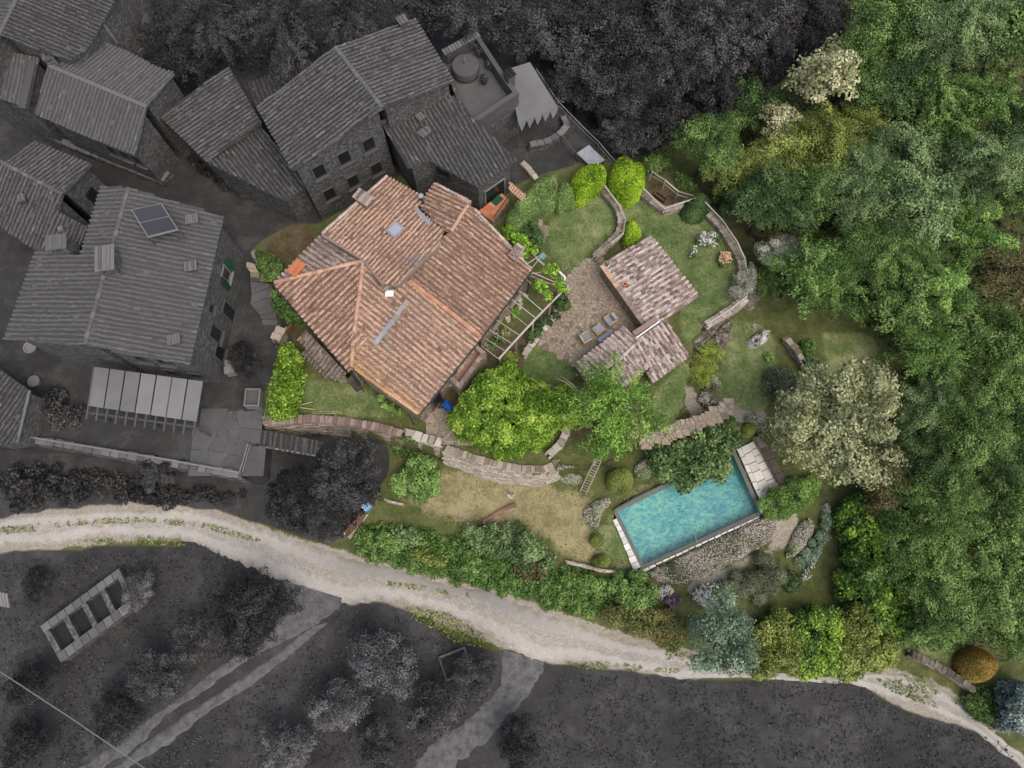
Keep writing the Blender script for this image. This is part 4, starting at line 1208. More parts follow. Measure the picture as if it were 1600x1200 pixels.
# ------------------------------------------------------------------ pool
def build_pool():
    c = sum(POOL, Vector()) / 4
    t = thing('swimming_pool', 'rectangular swimming pool with mottled turquoise water and grey liner rim', 'pool', (c.x, c.y, -3.9))
    zr = -2.43
    outer = [Vector((p.x, p.y)) for p in POOL]
    inner = inset([(p.x, p.y) for p in POOL], 0.25)
    rim = MB(); n = 4
    for i in range(4):
        a, b, cc, d = outer[i], outer[(i + 1) % 4], inner[(i + 1) % 4], inner[i]
        rim.prism([(a.x, a.y, zr), (b.x, b.y, zr), (cc.x, cc.y, zr - 0.05), (d.x, d.y, zr - 0.05)], [(a.x, a.y, zr - 0.5), (b.x, b.y, zr - 0.5), (cc.x, cc.y, zr - 0.5), (d.x, d.y, zr - 0.5)])
    rim.build('rim', 'liner', t)
    basin = MB()
    q = inset([(p.x, p.y) for p in POOL], 0.24)
    bt = [(p.x, p.y, -3.35) for p in q]; tp = [(p.x, p.y, zr - 0.5) for p in q]
    basin.add(bt + tp, [(0, 1, 2, 3)] + [(i, (i + 1) % 4, 4 + (i + 1) % 4, 4 + i) for i in range(4)], 0.5)
    m, nt, b = _new('painted_turquoise_ripples', 0.7, 0.2)  # ripple mottling of the water painted into the floor colour
    g = nt.nodes.new('ShaderNodeNewGeometry').outputs['Position']
    mp = nt.nodes.new('ShaderNodeMapping'); mp.inputs['Rotation'].default_value = (0, 0, -0.45); mp.inputs['Scale'].default_value = (0.85, 1.35, 1.0)
    nt.links.new(g, mp.inputs[0])
    f1, f2, f3 = _noise(nt, 3.4, 6, 0.78, mp.outputs[0]), _noise(nt, 0.5, 3, 0.5, mp.outputs[0]), _noise(nt, 9, 4, 0.7, mp.outputs[0])
    f = _math(nt, 'ADD', _math(nt, 'MULTIPLY', f1, 0.75), _math(nt, 'MULTIPLY', f3, 0.3))
    f = _math(nt, 'ADD', f, _math(nt, 'MULTIPLY', f2, 0.22))
    col = _ramp(nt, f, [(0.41, lin(44, 88, 132)), (0.50, lin(64, 120, 144)), (0.57, lin(82, 145, 154)), (0.65, lin(106, 169, 166)), (0.74, lin(142, 190, 168))])
    nt.links.new(col, b.inputs['Base Color'])
    basin.build('basin', m, t)
    w = MB()
    q2 = inset([(p.x, p.y) for p in POOL], 0.235)
    # water sheet as a fine grid
    nx, ny = 40, 20
    vs = []
    for j in range(ny + 1):
        for i in range(nx + 1):
            s_, r_ = i / nx, j / ny
            a = q2[0].lerp(q2[3], s_); bb = q2[1].lerp(q2[2], s_)
            p = a.lerp(bb, r_)
            vs.append((p.x, p.y, zr - 0.13))
    fs = [(j * (nx + 1) + i, j * (nx + 1) + i + 1, (j + 1) * (nx + 1) + i + 1, (j + 1) * (nx + 1) + i) for j in range(ny) for i in range(nx)]
    w.add(vs, fs, 0.5)
    m = bpy.data.materials.new('clear_pool_water'); m.use_nodes = True
    nt = m.node_tree; nt.nodes.remove(nt.nodes['Principled BSDF'])
    tr = nt.nodes.new('ShaderNodeBsdfTransparent'); tr.inputs[0].default_value = (0.9, 0.97, 0.97, 1)
    gl = nt.nodes.new('ShaderNodeBsdfGlossy'); gl.inputs['Roughness'].default_value = 0.08
    fr = nt.nodes.new('ShaderNodeFresnel'); fr.inputs[0].default_value = 1.33
    bp = nt.nodes.new('ShaderNodeBump'); bp.inputs['Strength'].default_value = 0.35; bp.inputs['Distance'].default_value = 0.05
    nt.links.new(_noise(nt, 4.0, 3), bp.inputs['Height'])
    nt.links.new(bp.outputs[0], gl.inputs['Normal']); nt.links.new(bp.outputs[0], fr.inputs['Normal'])
    x = nt.nodes.new('ShaderNodeMixShader')
    nt.links.new(fr.outputs[0], x.inputs[0]); nt.links.new(tr.outputs[0], x.inputs[1]); nt.links.new(gl.outputs[0], x.inputs[2])
    nt.links.new(x.outputs[0], nt.nodes['Material Output'].inputs[0])
    ww = w.build('water', m, t)
    # white coping along the short left side and the long lower side
    A, B, C_, D_ = [Vector((p.x, p.y, zr)) for p in POOL]
    nout = lambda a, b: Vector(((b - a).y, -(b - a).x, 0)).normalized()
    def strip(a, b, w0, w1, n, off=0.02, zz=0.03, mm='coping_white'):
        nn = nout(a, b)
        if (a + nn - c).length < (a - nn - c).length: nn = -nn
        for k in range(n):
            p, q_ = a.lerp(b, k / n + 0.004), a.lerp(b, (k + 1) / n - 0.004)
            wa, wb = w0 + (w1 - w0) * k / n, w0 + (w1 - w0) * (k + 1) / n
            j = RNG.uniform(-0.03, 0.05)
            mb = MB(); ring = [p + nn * off, q_ + nn * off, q_ + nn * (wb + j), p + nn * (wa + j)]
            mb.prism([r_ + Vector((0, 0, zz)) for r_ in ring], [r_ - Vector((0, 0, 0.25)) for r_ in ring])
            mb.build('coping_stone', mm, t)
    strip(A.lerp(B, 0.14), B.lerp(A, 0.04), 0.28, 0.5, 8)
    strip(B, C_.lerp(B, 0.04), 0.14, 0.1, 18)
    # folded cover along the far left edge
    mb = MB()
    mb.tube([A + Vector((0.1, -0.05, 0.08)), A.lerp(D_, 0.2) + Vector((0, 0, 0.1)), A.lerp(D_, 0.4) + Vector((0, 0, 0.08))], [0.12, 0.15, 0.1], 8)
    mb.build('rolled_cover', 'liner', t)
    # skimmer box and thin overflow pipe
    p = P(1187, 792, zr)
    mb = MB(); mb.box(p + Vector((0.05, 0, 0.07)), (0.25, 0.85, 0.16), 0.3, 0.6); mb.build('skimmer_lid', 'white', t)
    p = P(1088, 846, zr); mb = MB(); mb.tube([p + Vector((-0.1, 0.45, 0.05)), p + Vector((0.05, -0.2, 0.05))], [0.03, 0.03], 5); mb.build('overflow_pipe', 'wood_pale', t)
    # stone deck at the right end
    e0, e1 = P(1151, 702, zr), P(1197, 804, zr)
    o0, o1 = P(1181, 687, zr), P(1230, 790, zr)
    dk = thing('pool_deck', 'pale stone slab deck at the right end of the pool', 'paving', tuple((e0 + o1) / 2 - Vector((0, 0, 0.3))))
    mb = MB(); ring = [e0, e1, o1, o0]
    mb.prism([r_ + Vector((0, 0, 0.0)) for r_ in ring], [r_ - Vector((0, 0, 0.3)) for r_ in ring]); mb.build('bed', 'mortar', dk)
    cols = [0.0, 0.2, 0.6, 1.0]
    for ci in range(3):
        s_ = 0.0
        while s_ < 0.985:
            l = RNG.uniform(0.10, 0.15)
            a, b2 = s_, min(1.0, s_ + l)
            if b2 > 0.93: b2 = 1.0
            def q_(x, y): return e0.lerp(e1, y).lerp(o0.lerp(o1, y), x)
            g_ = 0.006
            ring = [q_(cols[ci] + g_, a + g_), q_(cols[ci + 1] - g_, a + g_), q_(cols[ci + 1] - g_, b2 - g_), q_(cols[ci] + g_, b2 - g_)]
            zz = 0.03 + RNG.uniform(0, 0.012)
            mb = MB(); mb.prism([r_ + Vector((0, 0, zz)) for r_ in ring], [r_ - Vector((0, 0, 0.02)) for r_ in ring]); mb.build('paving_slab', 'deck', dk)
            s_ = b2
    # low wall behind the deck
    stone_wall('low_wall', 'dark weathered low wall beside the pale pool deck', [P(1184, 682, -1.95), P(1226, 757, -1.95)], 0.6, 0.42, 'stone', 'stone_dark', 0.8, 0.1)
    # white lounger half under the shrub
    p = P(1212, 765, zr)
    lg = thing('sun_lounger', 'pale wooden sun lounger half hidden under the feathery green shrub by the pool', 'lounger', tuple(p))
    rz = math.atan2((o1 - o0).y, (o1 - o0).x) + math.pi / 2
    d = Vector((math.cos(rz), math.sin(rz), 0)); nn = Vector((-d.y, d.x, 0))
    for k in range(9):
        mb = MB(); mb.box(p + d * (k * 0.17 - 0.68) + Vector((0, 0, 0.34 + (0.05 * max(0, k - 5)))), (0.13, 0.62, 0.03), rz, jit=0.004); mb.build('slat', 'wood_pale', lg)
    for s_ in (-1, 1):
        mb = MB(); mb.box(p + nn * (s_ * 0.34) + Vector((0, 0, 0.31)), (1.6, 0.05, 0.07), rz); mb.build('side_rail', 'bamboo', lg)
        for k in (-0.65, 0.6):
            mb = MB(); mb.box(p + nn * (s_ * 0.33) + d * k + Vector((0, 0, 0.14)), (0.06, 0.05, 0.28), rz); mb.build('leg', 'bamboo', lg)
build_pool()
# ------------------------------------------------------------------ the villa
def build_villa():
    base = P(640, 500, 0)
    H = thing('villa', 'large stone villa with terracotta tiled roof of several slopes in the middle', 'house', (base.x, base.y, 0))
    ZE, ZR, ZG = 3.2, 5.6, 4.4
    plD = plane3((653, 647, ZE), (751, 526, ZE), (568, 408, ZR))
    plG = plane3((428, 443, ZG), (545, 579, ZG), (568, 408, ZR))
    plE = plane3((503, 367, ZG - .1), (430, 441, ZG - .1), (568, 408, ZR - .05))
    plC = plane3((830, 421, 3.05), (751, 526, 3.05), (718, 342, 4.6))
    plF = plane3((680, 287, 3.95), (655, 320, 3.95), (718, 342, 4.6))
    plA = plane3((605, 276, 4.3), (659, 308, 4.3), (540, 388, 5.75))
    south = P(640, 640, 4)
    def lichD(p):
        e = PP(552, 574, plD); f = PP(653, 647, plD)
        d = float(pdist([(e.x, e.y), (f.x, f.y)], np.array([p.x]), np.array([p.y]), False)[0])
        return max(0.0, 1.0 - d / 1.0) * 0.8 + max(0, 0.4 - (p - PP(566, 545, plD)).length / 3.5)
    def q(pl, px): return [PP(u, v, pl) for u, v in px]
    D = q(plD, [(568, 410), (603, 441), (618, 449), (638, 437), (751, 526), (653, 647), (552, 574)])
    C_ = q(plC, [(704, 362), (730, 322), (741, 326), (830, 421), (751, 526), (640, 433), (690, 372)])
    Fp = q(plF, [(680, 287), (737, 317), (730, 322), (704, 362), (695, 361), (655, 321)])
    A = q(plA, [(605, 276), (660, 308), (650, 326), (692, 361), (686, 382), (618, 447), (598, 443), (566, 405), (503, 366)])
    E = q(plE, [(503, 367), (566, 405), (568, 408), (430, 441)])
    Gp = q(plG, [(568, 410), (552, 574), (545, 579), (428, 443)])
    def lichG(p): return max(0, 0.5 - (p - PP(553, 560, plG)).length / 2.2)
    roof(H, D, 'tile', single=300, lich=lichD, tbase=0.6, pitch=0.32)  # slopes differ in tint: light by their facing, and dirt, painted into the colour
    roof(H, C_, 'tile', tbase=0.34, pitch=0.31)
    roof(H, Fp, 'tile', tbase=0.38, pitch=0.31)
    roof(H, A, 'tile', tbase=0.5, pitch=0.27)
    roof(H, E, 'tile_old', tbase=0.35, pitch=0.34)
    roof(H, Gp, 'tile', tbase=0.4, lich=lichG, pitch=0.34)
    # walls
    zf = -0.1
    for k, (poly, ov) in enumerate(((D, 0.14), (C_, 0.16), (Fp, 0.2), (A, 0.1), (E, 0.3), (Gp, 0.2))):
        walls(H, poly, ov, zf, 'wall')
    # hips and ridges
    apex = PP(568, 408, plG) + Vector((0, 0, 0.04))
    ridge_tiles(H, apex, PP(431, 441, plG) + Vector((0, 0, 0.02)))
    ridge_tiles(H, apex, PP(553, 527, plG) + Vector((0, 0, 0.05)))
    ridge_tiles(H, PP(552, 536, plG), PP(550, 572, plG), lich=0.6)
    ridge_tiles(H, PP(731, 321, plF), PP(705, 361, plF))
    # verge tiles along the edges
    def verge(pl, a, b, m='ridge', lich=0.0, r=0.1):
        ridge_tiles(H, PP(*a, pl) + Vector((0, 0, 0.05)), PP(*b, pl) + Vector((0, 0, 0.05)), m, r, 0.36, lich)
    verge(plD, (554, 576), (652, 646), lich=0.9)
    verge(plD, (640, 439), (748, 523), 'ridge_orange', r=0.15)
    verge(plC, (742, 328), (829, 420), 'tile_old')
    verge(plA, (503, 366), (604, 277), 'tile_old')
    verge(plF, (681, 288), (736, 317), 'tile_old')
    # mortar band along the raised slope
    mb = MB()
    for a, b in (((618, 448), (686, 384)), ((503, 367), (566, 405)), ((566, 405), (598, 444))):
        p0, p1 = PP(*a, plA), PP(*b, plA)
        mb.beam(p0 - Vector((0, 0, 0.12)), p1 - Vector((0, 0, 0.12)), 0.14, 0.34, 0.6)
    mb.build('mortar_flashing', 'mortar', H)
    # lead flashings
    def flash(pl, px, lift=0.1, name='lead_flashing'):
        mb = MB(); pts = [PP(u, v, pl) + Vector((0, 0, lift)) for u, v in px]
        mb.prism(pts, [p - Vector((0, 0, 0.03)) for p in pts]); mb.build(name, 'lead', H)
    flash(plD, [(627, 478), (633, 481), (620, 500), (613, 498)], 0.14)
    flash(plD, [(613, 498), (620, 501), (606, 518), (600, 515)], 0.15)
    flash(plD, [(600, 515), (606, 519), (590, 540), (583, 536)], 0.14)
    flash(plA, [(647, 328), (652, 324), (664, 338), (676, 350), (670, 353), (656, 341)], 0.1)
    flash(plC, [(683, 380), (688, 379), (690, 388), (685, 391)], 0.14)
    for u, v in ((633, 474), (617, 497), (602, 527)):
        p = PP(u, v, plD); mb = MB(); mb.box(p + Vector((0.1, -0.05, 0.15)), (0.36, 0.32, 0.16), 0.9, jit=0.03); mb.build('mortar_block', 'stone', H)
    # skylight
    px = [(603, 362), (619, 347), (633, 358), (616, 373)]
    pts = [PP(u, v, plA) + Vector((0, 0, 0.16)) for u, v in px]
    mb = MB(); mb.prism(pts, [p - Vector((0, 0, 0.2)) for p in pts]); sk = mb.build('skylight', 'lead', H)
    c = sum(pts, Vector()) / 4
    mb = MB(); g = [c + (p - c) * 0.76 + Vector((0, 0, 0.02)) for p in pts]; mb.prism(g, [p - Vector((0, 0, 0.03)) for p in g]); mb.build('pane', 'skyglass', sk)
    # chimneys
    rz = -0.68
    chimney(H, PP(571, 318, plA), (0.95, 0.62), 0.75, -0.62, 'stone_dark', 'tile_mossy')
    chimney(H, PP(560, 534, plG), (0.75, 0.85), 0.3, rz, 'stone', 'tile', capk=1.15)
    chimney(H, PP(466, 424, plE), (0.55, 0.85), 0.5, -0.62, 'terracotta', 'terracotta')
    chimney(H, PP(604, 449, plD), (0.45, 0.5), 0.3, rz, 'stone', 'stone')
    chimney(H, PP(806, 400, plC), (0.7, 0.55), 0.35, 0.9, 'stone', 'tile_old')
    chimney(H, PP(811, 394, plC), (0.35, 0.5), 0.6, 0.9, 'stone_pale', 'tile_old')
    # flue pipe with a round hat
    p = PP(660, 318, plF); mb = MB()
    mb.tube([p - Vector((0, 0, 0.2)), p + Vector((0, 0, 0.95))], [0.1, 0.1], 10); fl = mb.build('flue_pipe', 'metal_dark', H)
    mb = MB(); mb.lathe(p + Vector((0, 0, 0.95)), [(0.17, 0), (0.19, 0.06), (0.1, 0.15), (0.02, 0.18)], 14); mb.build('flue_hat', 'lead', fl)
    # white cap of a vent
    p = PP(610, 464, plD); mb = MB(); mb.box(p + Vector((0, 0.05, 0.2)), (0.2, 0.2, 0.4), 0); vn = mb.build('vent_stack', 'stone_pale', H)
    mb = MB(); mb.box(p + Vector((0, 0.05, 0.42)), (0.52, 0.4, 0.04), 0.02); mb.build('vent_cap', 'white', vn)
    # aerial
    p = PP(648, 417, plA); mb = MB()
    mb.tube([p - Vector((0, 0, 0.1)), p + Vector((0, 0, 1.3))], [0.025, 0.02], 5); an = mb.build('aerial_mast', 'grey_pale', H)
    for zz, l, az in ((1.3, 0.9, 0.7), (1.0, 0.9, 0.2)):
        mb = MB(); d = Vector((math.cos(az), math.sin(az), 0)); n = Vector((-d.y, d.x, 0))
        mb.beam(p + d * -l / 2 + Vector((0, 0, zz)), p + d * l / 2 + Vector((0, 0, zz)), 0.03)
        for k in range(6):
            w = 0.16 + 0.035 * k
            c = p + d * (-l / 2 + l * k / 5) + Vector((0, 0, zz))
            mb.beam(c - n * w, c + n * w, 0.018)
        mb.build('aerial_array', 'grey_pale', an)
    # eaves gutters
    def gutter(a, b):
        mb = MB(); mb.tube([a - Vector((0, 0, 0.1)), b - Vector((0, 0, 0.1))], [0.06, 0.06], 6); mb.build('gutter', 'metal_dark', H)
    gutter(PP(427, 445, plG), PP(544, 581, plG)); gutter(PP(655, 648, plD), PP(752, 528, plD)); gutter(PP(753, 527, plC), PP(831, 423, plC))
    # down pipes
    for u, v, z0, z1 in ((548, 583, 0.2, 4.2), (637, 645, 0.1, 3.4), (826, 432, 0.1, 2.9)):
        p, q_ = P(u, v, z1), None
        mb = MB(); mb.tube([(p.x, p.y, z0), (p.x, p.y, z1)], [0.05, 0.05], 6); mb.build('down_pipe', 'metal_dark', H)
    # windows and a door on the garden wall
    wd = inset([(p.x, p.y) for p in D], 0.14)
    a, b = wd[5], wd[4]
    opening(H, a, b, 0.55, 1.9, 0.9, 1.2, out=1, frame='stone', pane='glass')
    opening(H, a, b, 0.25, 1.15, 1.0, 2.2, out=1, frame='wood_brown', pane='glass', name='door', sill=False)
    wc = inset([(p.x, p.y) for p in C_], 0.16)
    for t in (0.3, 0.7): opening(H, wc[4], wc[3], t, 1.7, 0.9, 1.2, out=1, frame='stone')
    # balcony with a reddish floor on the garden side
    zt, zfl = 2.3, 1.75
    o = [P(u, v, zt) for u, v in ((742, 536), (760, 551), (718, 608), (700, 590))]
    i_ = inset([(p.x, p.y) for p in o], 0.27)
    mb = MB(); mb.prism([Vector((p.x, p.y, zfl)) for p in o], [Vector((p.x, p.y, -0.1)) for p in o]); bal = mb.build('balcony', 'wall', H)
    mb = MB(); mb.slab(i_, zfl, zfl + 0.02); mb.build('floor', 'floor_red', bal)
    for k in (0, 1, 2):
        a, b, c, d = o[k], o[(k + 1) % 4], i_[(k + 1) % 4], i_[k]
        mb = MB(); mb.prism([(a.x, a.y, zt), (b.x, b.y, zt), (c.x, c.y, zt), (d.x, d.y, zt)], [(a.x, a.y, zfl + 0.001), (b.x, b.y, zfl + 0.001), (c.x, c.y, zfl + 0.001), (d.x, d.y, zfl + 0.001)])
        mb.build('parapet', 'wall', bal)
        n = 7 if k == 1 else 3
        A2, B2 = Vector((a.x, a.y, zt)), Vector((b.x, b.y, zt)); C2, D2 = Vector((c.x, c.y, zt)), Vector((d.x, d.y, zt))
        for j in range(n):
            s0, s1 = j / n + 0.006, (j + 1) / n - 0.006
            r_ = [A2.lerp(B2, s0), A2.lerp(B2, s1), D2.lerp(C2, s1), D2.lerp(C2, s0)]
            mb = MB(); mb.prism([p + Vector((0, 0, 0.05)) for p in r_], [p + Vector((0, 0, 0.002)) for p in r_]); mb.build('coping_tile', 'stone_brown', bal)
    # lean-to with mossy tiles under the left eaves
    plL = plane3((467, 531, 2.0), (523, 593, 2.0), (545, 584, 2.55))
    L_ = q(plL, [(467, 530), (480, 517), (541, 582), (523, 594)])
    roof(H, L_, 'tile_mossy', tbase=0.45, name='lean_to_roof')
    walls(H, L_, 0.15, -0.1, 'wall', name='lean_to_wall')
    plS = plane3((474, 552, 1.3), (512, 592, 1.3), (520, 586, 1.6))
    S_ = q(plS, [(473, 552), (481, 545), (520, 586), (512, 592)])
    roof(H, S_, 'tile_mossy', tbase=0.3, name='awning_roof', pitch=0.3)
    # corner buttress
    mb = MB(); p = P(548, 588, 2.5)
    mb.box((p.x, p.y, 1.0), (0.4, 0.6, 2.2), -0.7, jit=0.03); mb.build('buttress', 'stone_dark', H)
    return H
build_villa()

# ------------------------------------------------------------------ garden sheds
def build_sheds():
    c = P(1010, 440, 0)
    S = thing('garden_house', 'stone garden house with square lichen-spotted tiled roof beside the patio', 'house', (c.x, c.y, 0))
    pl = plane3((1018, 370, 1.1), (1091, 462, 1.1), (942, 412, 1.6))
    R_ = [PP(u, v, pl) for u, v in ((1018, 370), (1091, 462), (1014, 512), (941, 412))]
    roof(S, R_, 'tile_old', tbase=0.55, tvar=0.5, single=300, pitch=0.33)
    walls(S, R_, 0.1, -0.1, 'stone')
    # tiled ledge on the patio side
    for k in range(14):
        a = PP(943, 413, pl).lerp(PP(1013, 511, pl), (k + 0.02) / 14); b = PP(943, 413, pl).lerp(PP(1013, 511, pl), (k + 0.98) / 14)
        d = (b - a).normalized(); n = Vector((d.y, -d.x, 0)).normalized()
        if (P(930, 460, 2.0) - a).dot(n) < 0: n = -n
        r_ = [a - n * 0.05, b - n * 0.05, b + n * 0.3, a + n * 0.3]
        mb = MB(); mb.prism([p + Vector((0, 0, 0.06)) for p in r_], [p - Vector((0, 0, 0.03)) for p in r_]); mb.build('ledge_tile', 'ridge' if k < 5 else 'stone_brown', S)
    a, b = PP(944, 414, pl), PP(1012, 510, pl)
    d = (b - a).normalized(); n = Vector((d.y, -d.x, 0)).normalized()
    if (P(930, 460, 2.0) - a).dot(n) < 0: n = -n
    mb = MB(); r_ = [a - n * 0.2, b - n * 0.2, b + n * 0.16, a + n * 0.16]
    mb.prism([p - Vector((0, 0, 0.035)) for p in r_], [Vector((p.x, p.y, -0.1)) for p in r_]); mb.build('patio_wall', 'wall', S)
    # flue pot on the roof edge
    p = PP(975, 447, pl) + Vector((0, 0, 0.02)); mb = MB()
    mb.lathe(p, [(0.13, 0), (0.16, 0.3), (0.17, 0.3), (0.17, 0.36), (0.12, 0.36), (0.11, 0.1)], 14); mb.build('flue_pot', 'terracotta', S)
    # pot plant standing on the ledge
    p = PP(948, 415, pl) + Vector((0, 0, 0.07))
    t = thing('potted_plant', 'small potted succulent on the corner of the garden house ledge', 'potted plant', tuple(p))
    mb = MB(); mb.lathe(p, [(0.1, 0), (0.14, 0.2), (0.15, 0.22), (0.11, 0.22), (0.1, 0.16)], 12); mb.build('pot', 'metal_dark', t)
    rs = np.random.RandomState(4); q = unit(rs.normal(size=(60, 3))); q[:, 2] = abs(q[:, 2])
    v, f = leaves(np.array(p - ORG[t.name]) + np.array([0, 0, 0.22]) + q * 0.13, q, np.full(60, 0.1), rs); place('foliage', mesh_arrays('foliage', v, f, rs.rand(60)), MAT['lf_greygreen'], t)
    # lower annex: pitched left slope, middle slope, right slope
    c = P(990, 560, 0)
    B = thing('tool_shed', 'low outbuilding with lichen-covered tiled roofs next to the armchairs', 'shed', (c.x, c.y, 0))
    p1 = plane3((905, 572, 1.5), (975, 515, 1.5), (992, 545, 1.9))
    Q1 = [PP(u, v, p1) for u, v in ((898, 570), (974, 511), (997, 532), (962, 568), (940, 585), (918, 592))]
    roof(B, Q1, 'tile_old', tbase=0.62, tvar=0.5, pitch=0.34)
    p2 = plane3((1020, 572, 1.4), (972, 602, 1.4), (985, 545, 1.9))
    Q2 = [PP(u, v, p2) for u, v in ((997, 533), (1023, 567), (974, 604), (945, 588), (962, 568))]
    roof(B, Q2, 'tile_old', tbase=0.55, tvar=0.5, pitch=0.34)
    p3_ = plane3((1074, 560, 1.2), (1018, 597, 1.2), (1030, 502, 1.8))
    Q3 = [PP(u, v, p3_) for u, v in ((994, 530), (1040, 500), (1076, 557), (1020, 598), (1012, 580), (1023, 567))]
    roof(B, Q3, 'tile_old', tbase=0.5, tvar=0.5, pitch=0.34)
    walls(B, Q1, 0.15, -0.1, 'stone'); walls(B, Q2, 0.2, -0.1, 'stone'); walls(B, Q3, 0.2, -1.2, 'stone')
    ridge_tiles(B, PP(998, 533, p1) + Vector((0, 0, 0.03)), PP(961, 568, p1) + Vector((0, 0, 0.03)), 'tile_old', 0.12)
    # white gutter and brown wall cap between both roofs
    a, b = P(994, 528, 2.0), P(1031, 502, 2.0)
    mb = MB(); mb.beam(a, b, 0.08, 0.08, 0.9); mb.build('white_gutter', 'white', B)
    a, b = P(990, 522, 1.96), P(1026, 498, 1.96)
    mb = MB(); mb.beam(a, b, 0.34, 0.12, 0.5); mb.build('wall_cap', 'stone_brown', B)
    mb = MB(); d = Vector((0, 0, 1.03)); mb.beam(a - d, b - d, 0.26, 1.92, 0.5); mb.build('wall', 'stone', B)
build_sheds()

# ------------------------------------------------------------------ crazy-paved patio
def voronoi(poly, step, seed):
    rg = random.Random(seed)
    xs, ys = [p[0] for p in poly], [p[1] for p in poly]
    S, y, row = [], min(ys), 0
    while y < max(ys):
        x = min(xs) + (step / 2 if row % 2 else 0)
        while x < max(xs):
            q = (x + rg.uniform(-.38, .38) * step, y + rg.uniform(-.38, .38) * step)
            if inside(poly, np.array([q[0]]), np.array([q[1]]))[0]: S.append(q)
            x += step
        y += step * 0.87; row += 1
    cells = []
    for i, a in enumerate(S):
        c = [(a[0] - step * 1.1, a[1] - step * 1.1), (a[0] + step * 1.1, a[1] - step * 1.1), (a[0] + step * 1.1, a[1] + step * 1.1), (a[0] - step * 1.1, a[1] + step * 1.1)]
        for j, b in enumerate(S):
            if i == j or abs(b[0] - a[0]) > 2.4 * step or abs(b[1] - a[1]) > 2.4 * step: continue
            mx, my, dx, dy = (a[0] + b[0]) / 2, (a[1] + b[1]) / 2, b[0] - a[0], b[1] - a[1]
            o = []
            for k in range(len(c)):
                p, q = c[k], c[(k + 1) % len(c)]
                sp, sq = (p[0] - mx) * dx + (p[1] - my) * dy, (q[0] - mx) * dx + (q[1] - my) * dy
                if sp <= 0: o.append(p)
                if (sp < 0) != (sq < 0):
                    t = sp / (sp - sq); o.append((p[0] + (q[0] - p[0]) * t, p[1] + (q[1] - p[1]) * t))
            c = o
            if len(c) < 3: break
        if len(c) >= 3: cells.append((a, c))
    return cells

def crazy(name, px, step, seed, m, bed, gap=0.04, z=0.02, kind='structure', piece='paving_stone'):
    w = wpoly(px, 0)
    cx, cy = sum(p[0] for p in w) / len(w), sum(p[1] for p in w) / len(w)
    zb = max(hz(*p) for p in w)
    mb = MB(); mb.slab(w, zb - 0.3, zb + z)
    o = mb.build(name, bed, loc=(cx, cy, zb)); o['kind'] = kind
    for (sx, sy), c in voronoi(w, step, seed):
        c = inset(c, gap / 2) if abs(area2(c)) > 0.02 else c
        if area2(c) < 0: continue
        zz = zb + z + 0.02 + RNG.uniform(0, 0.015)
        mb = MB(); mb.slab([(p[0], p[1]) for p in c], zb + z - 0.02, zz, RNG.choice([0.0, 0.42, 0.45, 0.5, 0.5, 0.55, 0.6, 0.7]))
        mb.build(piece, m, o)
    return o
MAT['patio_bed'] = mat('patio_joints', [lin(84, 74, 62), lin(120, 106, 90), lin(150, 138, 120)], 0.2, 5, 0.7, 0.8, 0.5, bump=0.6)
crazy('patio', [(884, 446), (905, 420), (938, 400), (950, 425), (985, 475), (1000, 505), (975, 520), (945, 545), (905, 574), (886, 562), (846, 536), (865, 500)], 0.3, 5, 'paving', 'patio_bed', gap=0.025)
crazy('garden_step', [(828, 358), (846, 346), (858, 362), (843, 374)], 0.4, 6, 'paving', 'patio_bed', z=0.06)
crazy('path', [(996, 706), (1004, 688), (1040, 678), (1078, 664), (1112, 648), (1130, 638), (1132, 652), (1100, 674), (1060, 688), (1030, 698)], 0.33, 9, 'paving', 'patio_bed', z=-0.12)
crazy('path', [(668, 668), (690, 645), (716, 660), (745, 672), (740, 685), (700, 690)], 0.55, 8, 'paving', 'patio_bed')

# armchairs and ottoman
def armchair(label, u, v, ang, kind):
    p = P(u, v, 0.06); rz = math.radians(ang)
    p.z = 0.07
    t = thing('armchair' if kind != 'ottoman' else 'ottoman', label, 'armchair' if kind != 'ottoman' else 'ottoman', tuple(p), 'rattan seats on the patio')
    d = Vector((math.cos(rz), math.sin(rz), 0)); n = Vector((-d.y, d.x, 0))
    def bx(name, x, y, z, sx, sy, sz, m):
        mb = MB(); mb.box(p + d * x * .84 + n * y * .84 + Vector((0, 0, z)), (sx * .84, sy * .84, sz), rz, jit=0.004, taper=0.98); return mb.build(name, m, t)
    if kind == 'ottoman':
        bx('base', 0, 0, 0.19, 0.78, 0.78, 0.36, 'rattan'); bx('cushion', 0, 0, 0.42, 0.62, 0.62, 0.1, 'cushion')
        return
    bx('base', 0, 0, 0.17, 0.84, 0.8, 0.30, 'rattan')
    bx('arm', 0.02, 0.37, 0.44, 0.8, 0.1, 0.24, 'rattan'); bx('arm', 0.02, -0.37, 0.44, 0.8, 0.1, 0.24, 'rattan')
    bx('backrest', -0.38, 0, 0.52, 0.12, 0.63, 0.40, 'rattan')
    bx('seat_cushion', 0.07, 0, 0.38, 0.68, 0.62, 0.12, 'cushion')
    bx('back_cushion', -0.24, 0, 0.58, 0.16, 0.6, 0.3, 'cushion')
armchair('left rattan armchair with grey cushions facing right on the patio', 914, 531, 30, 'chair')
armchair('square rattan ottoman with grey cushion between two armchairs', 934, 517, 38, 'ottoman')
armchair('right rattan armchair with grey cushions facing left on the patio', 952.5, 503, 215, 'chair')
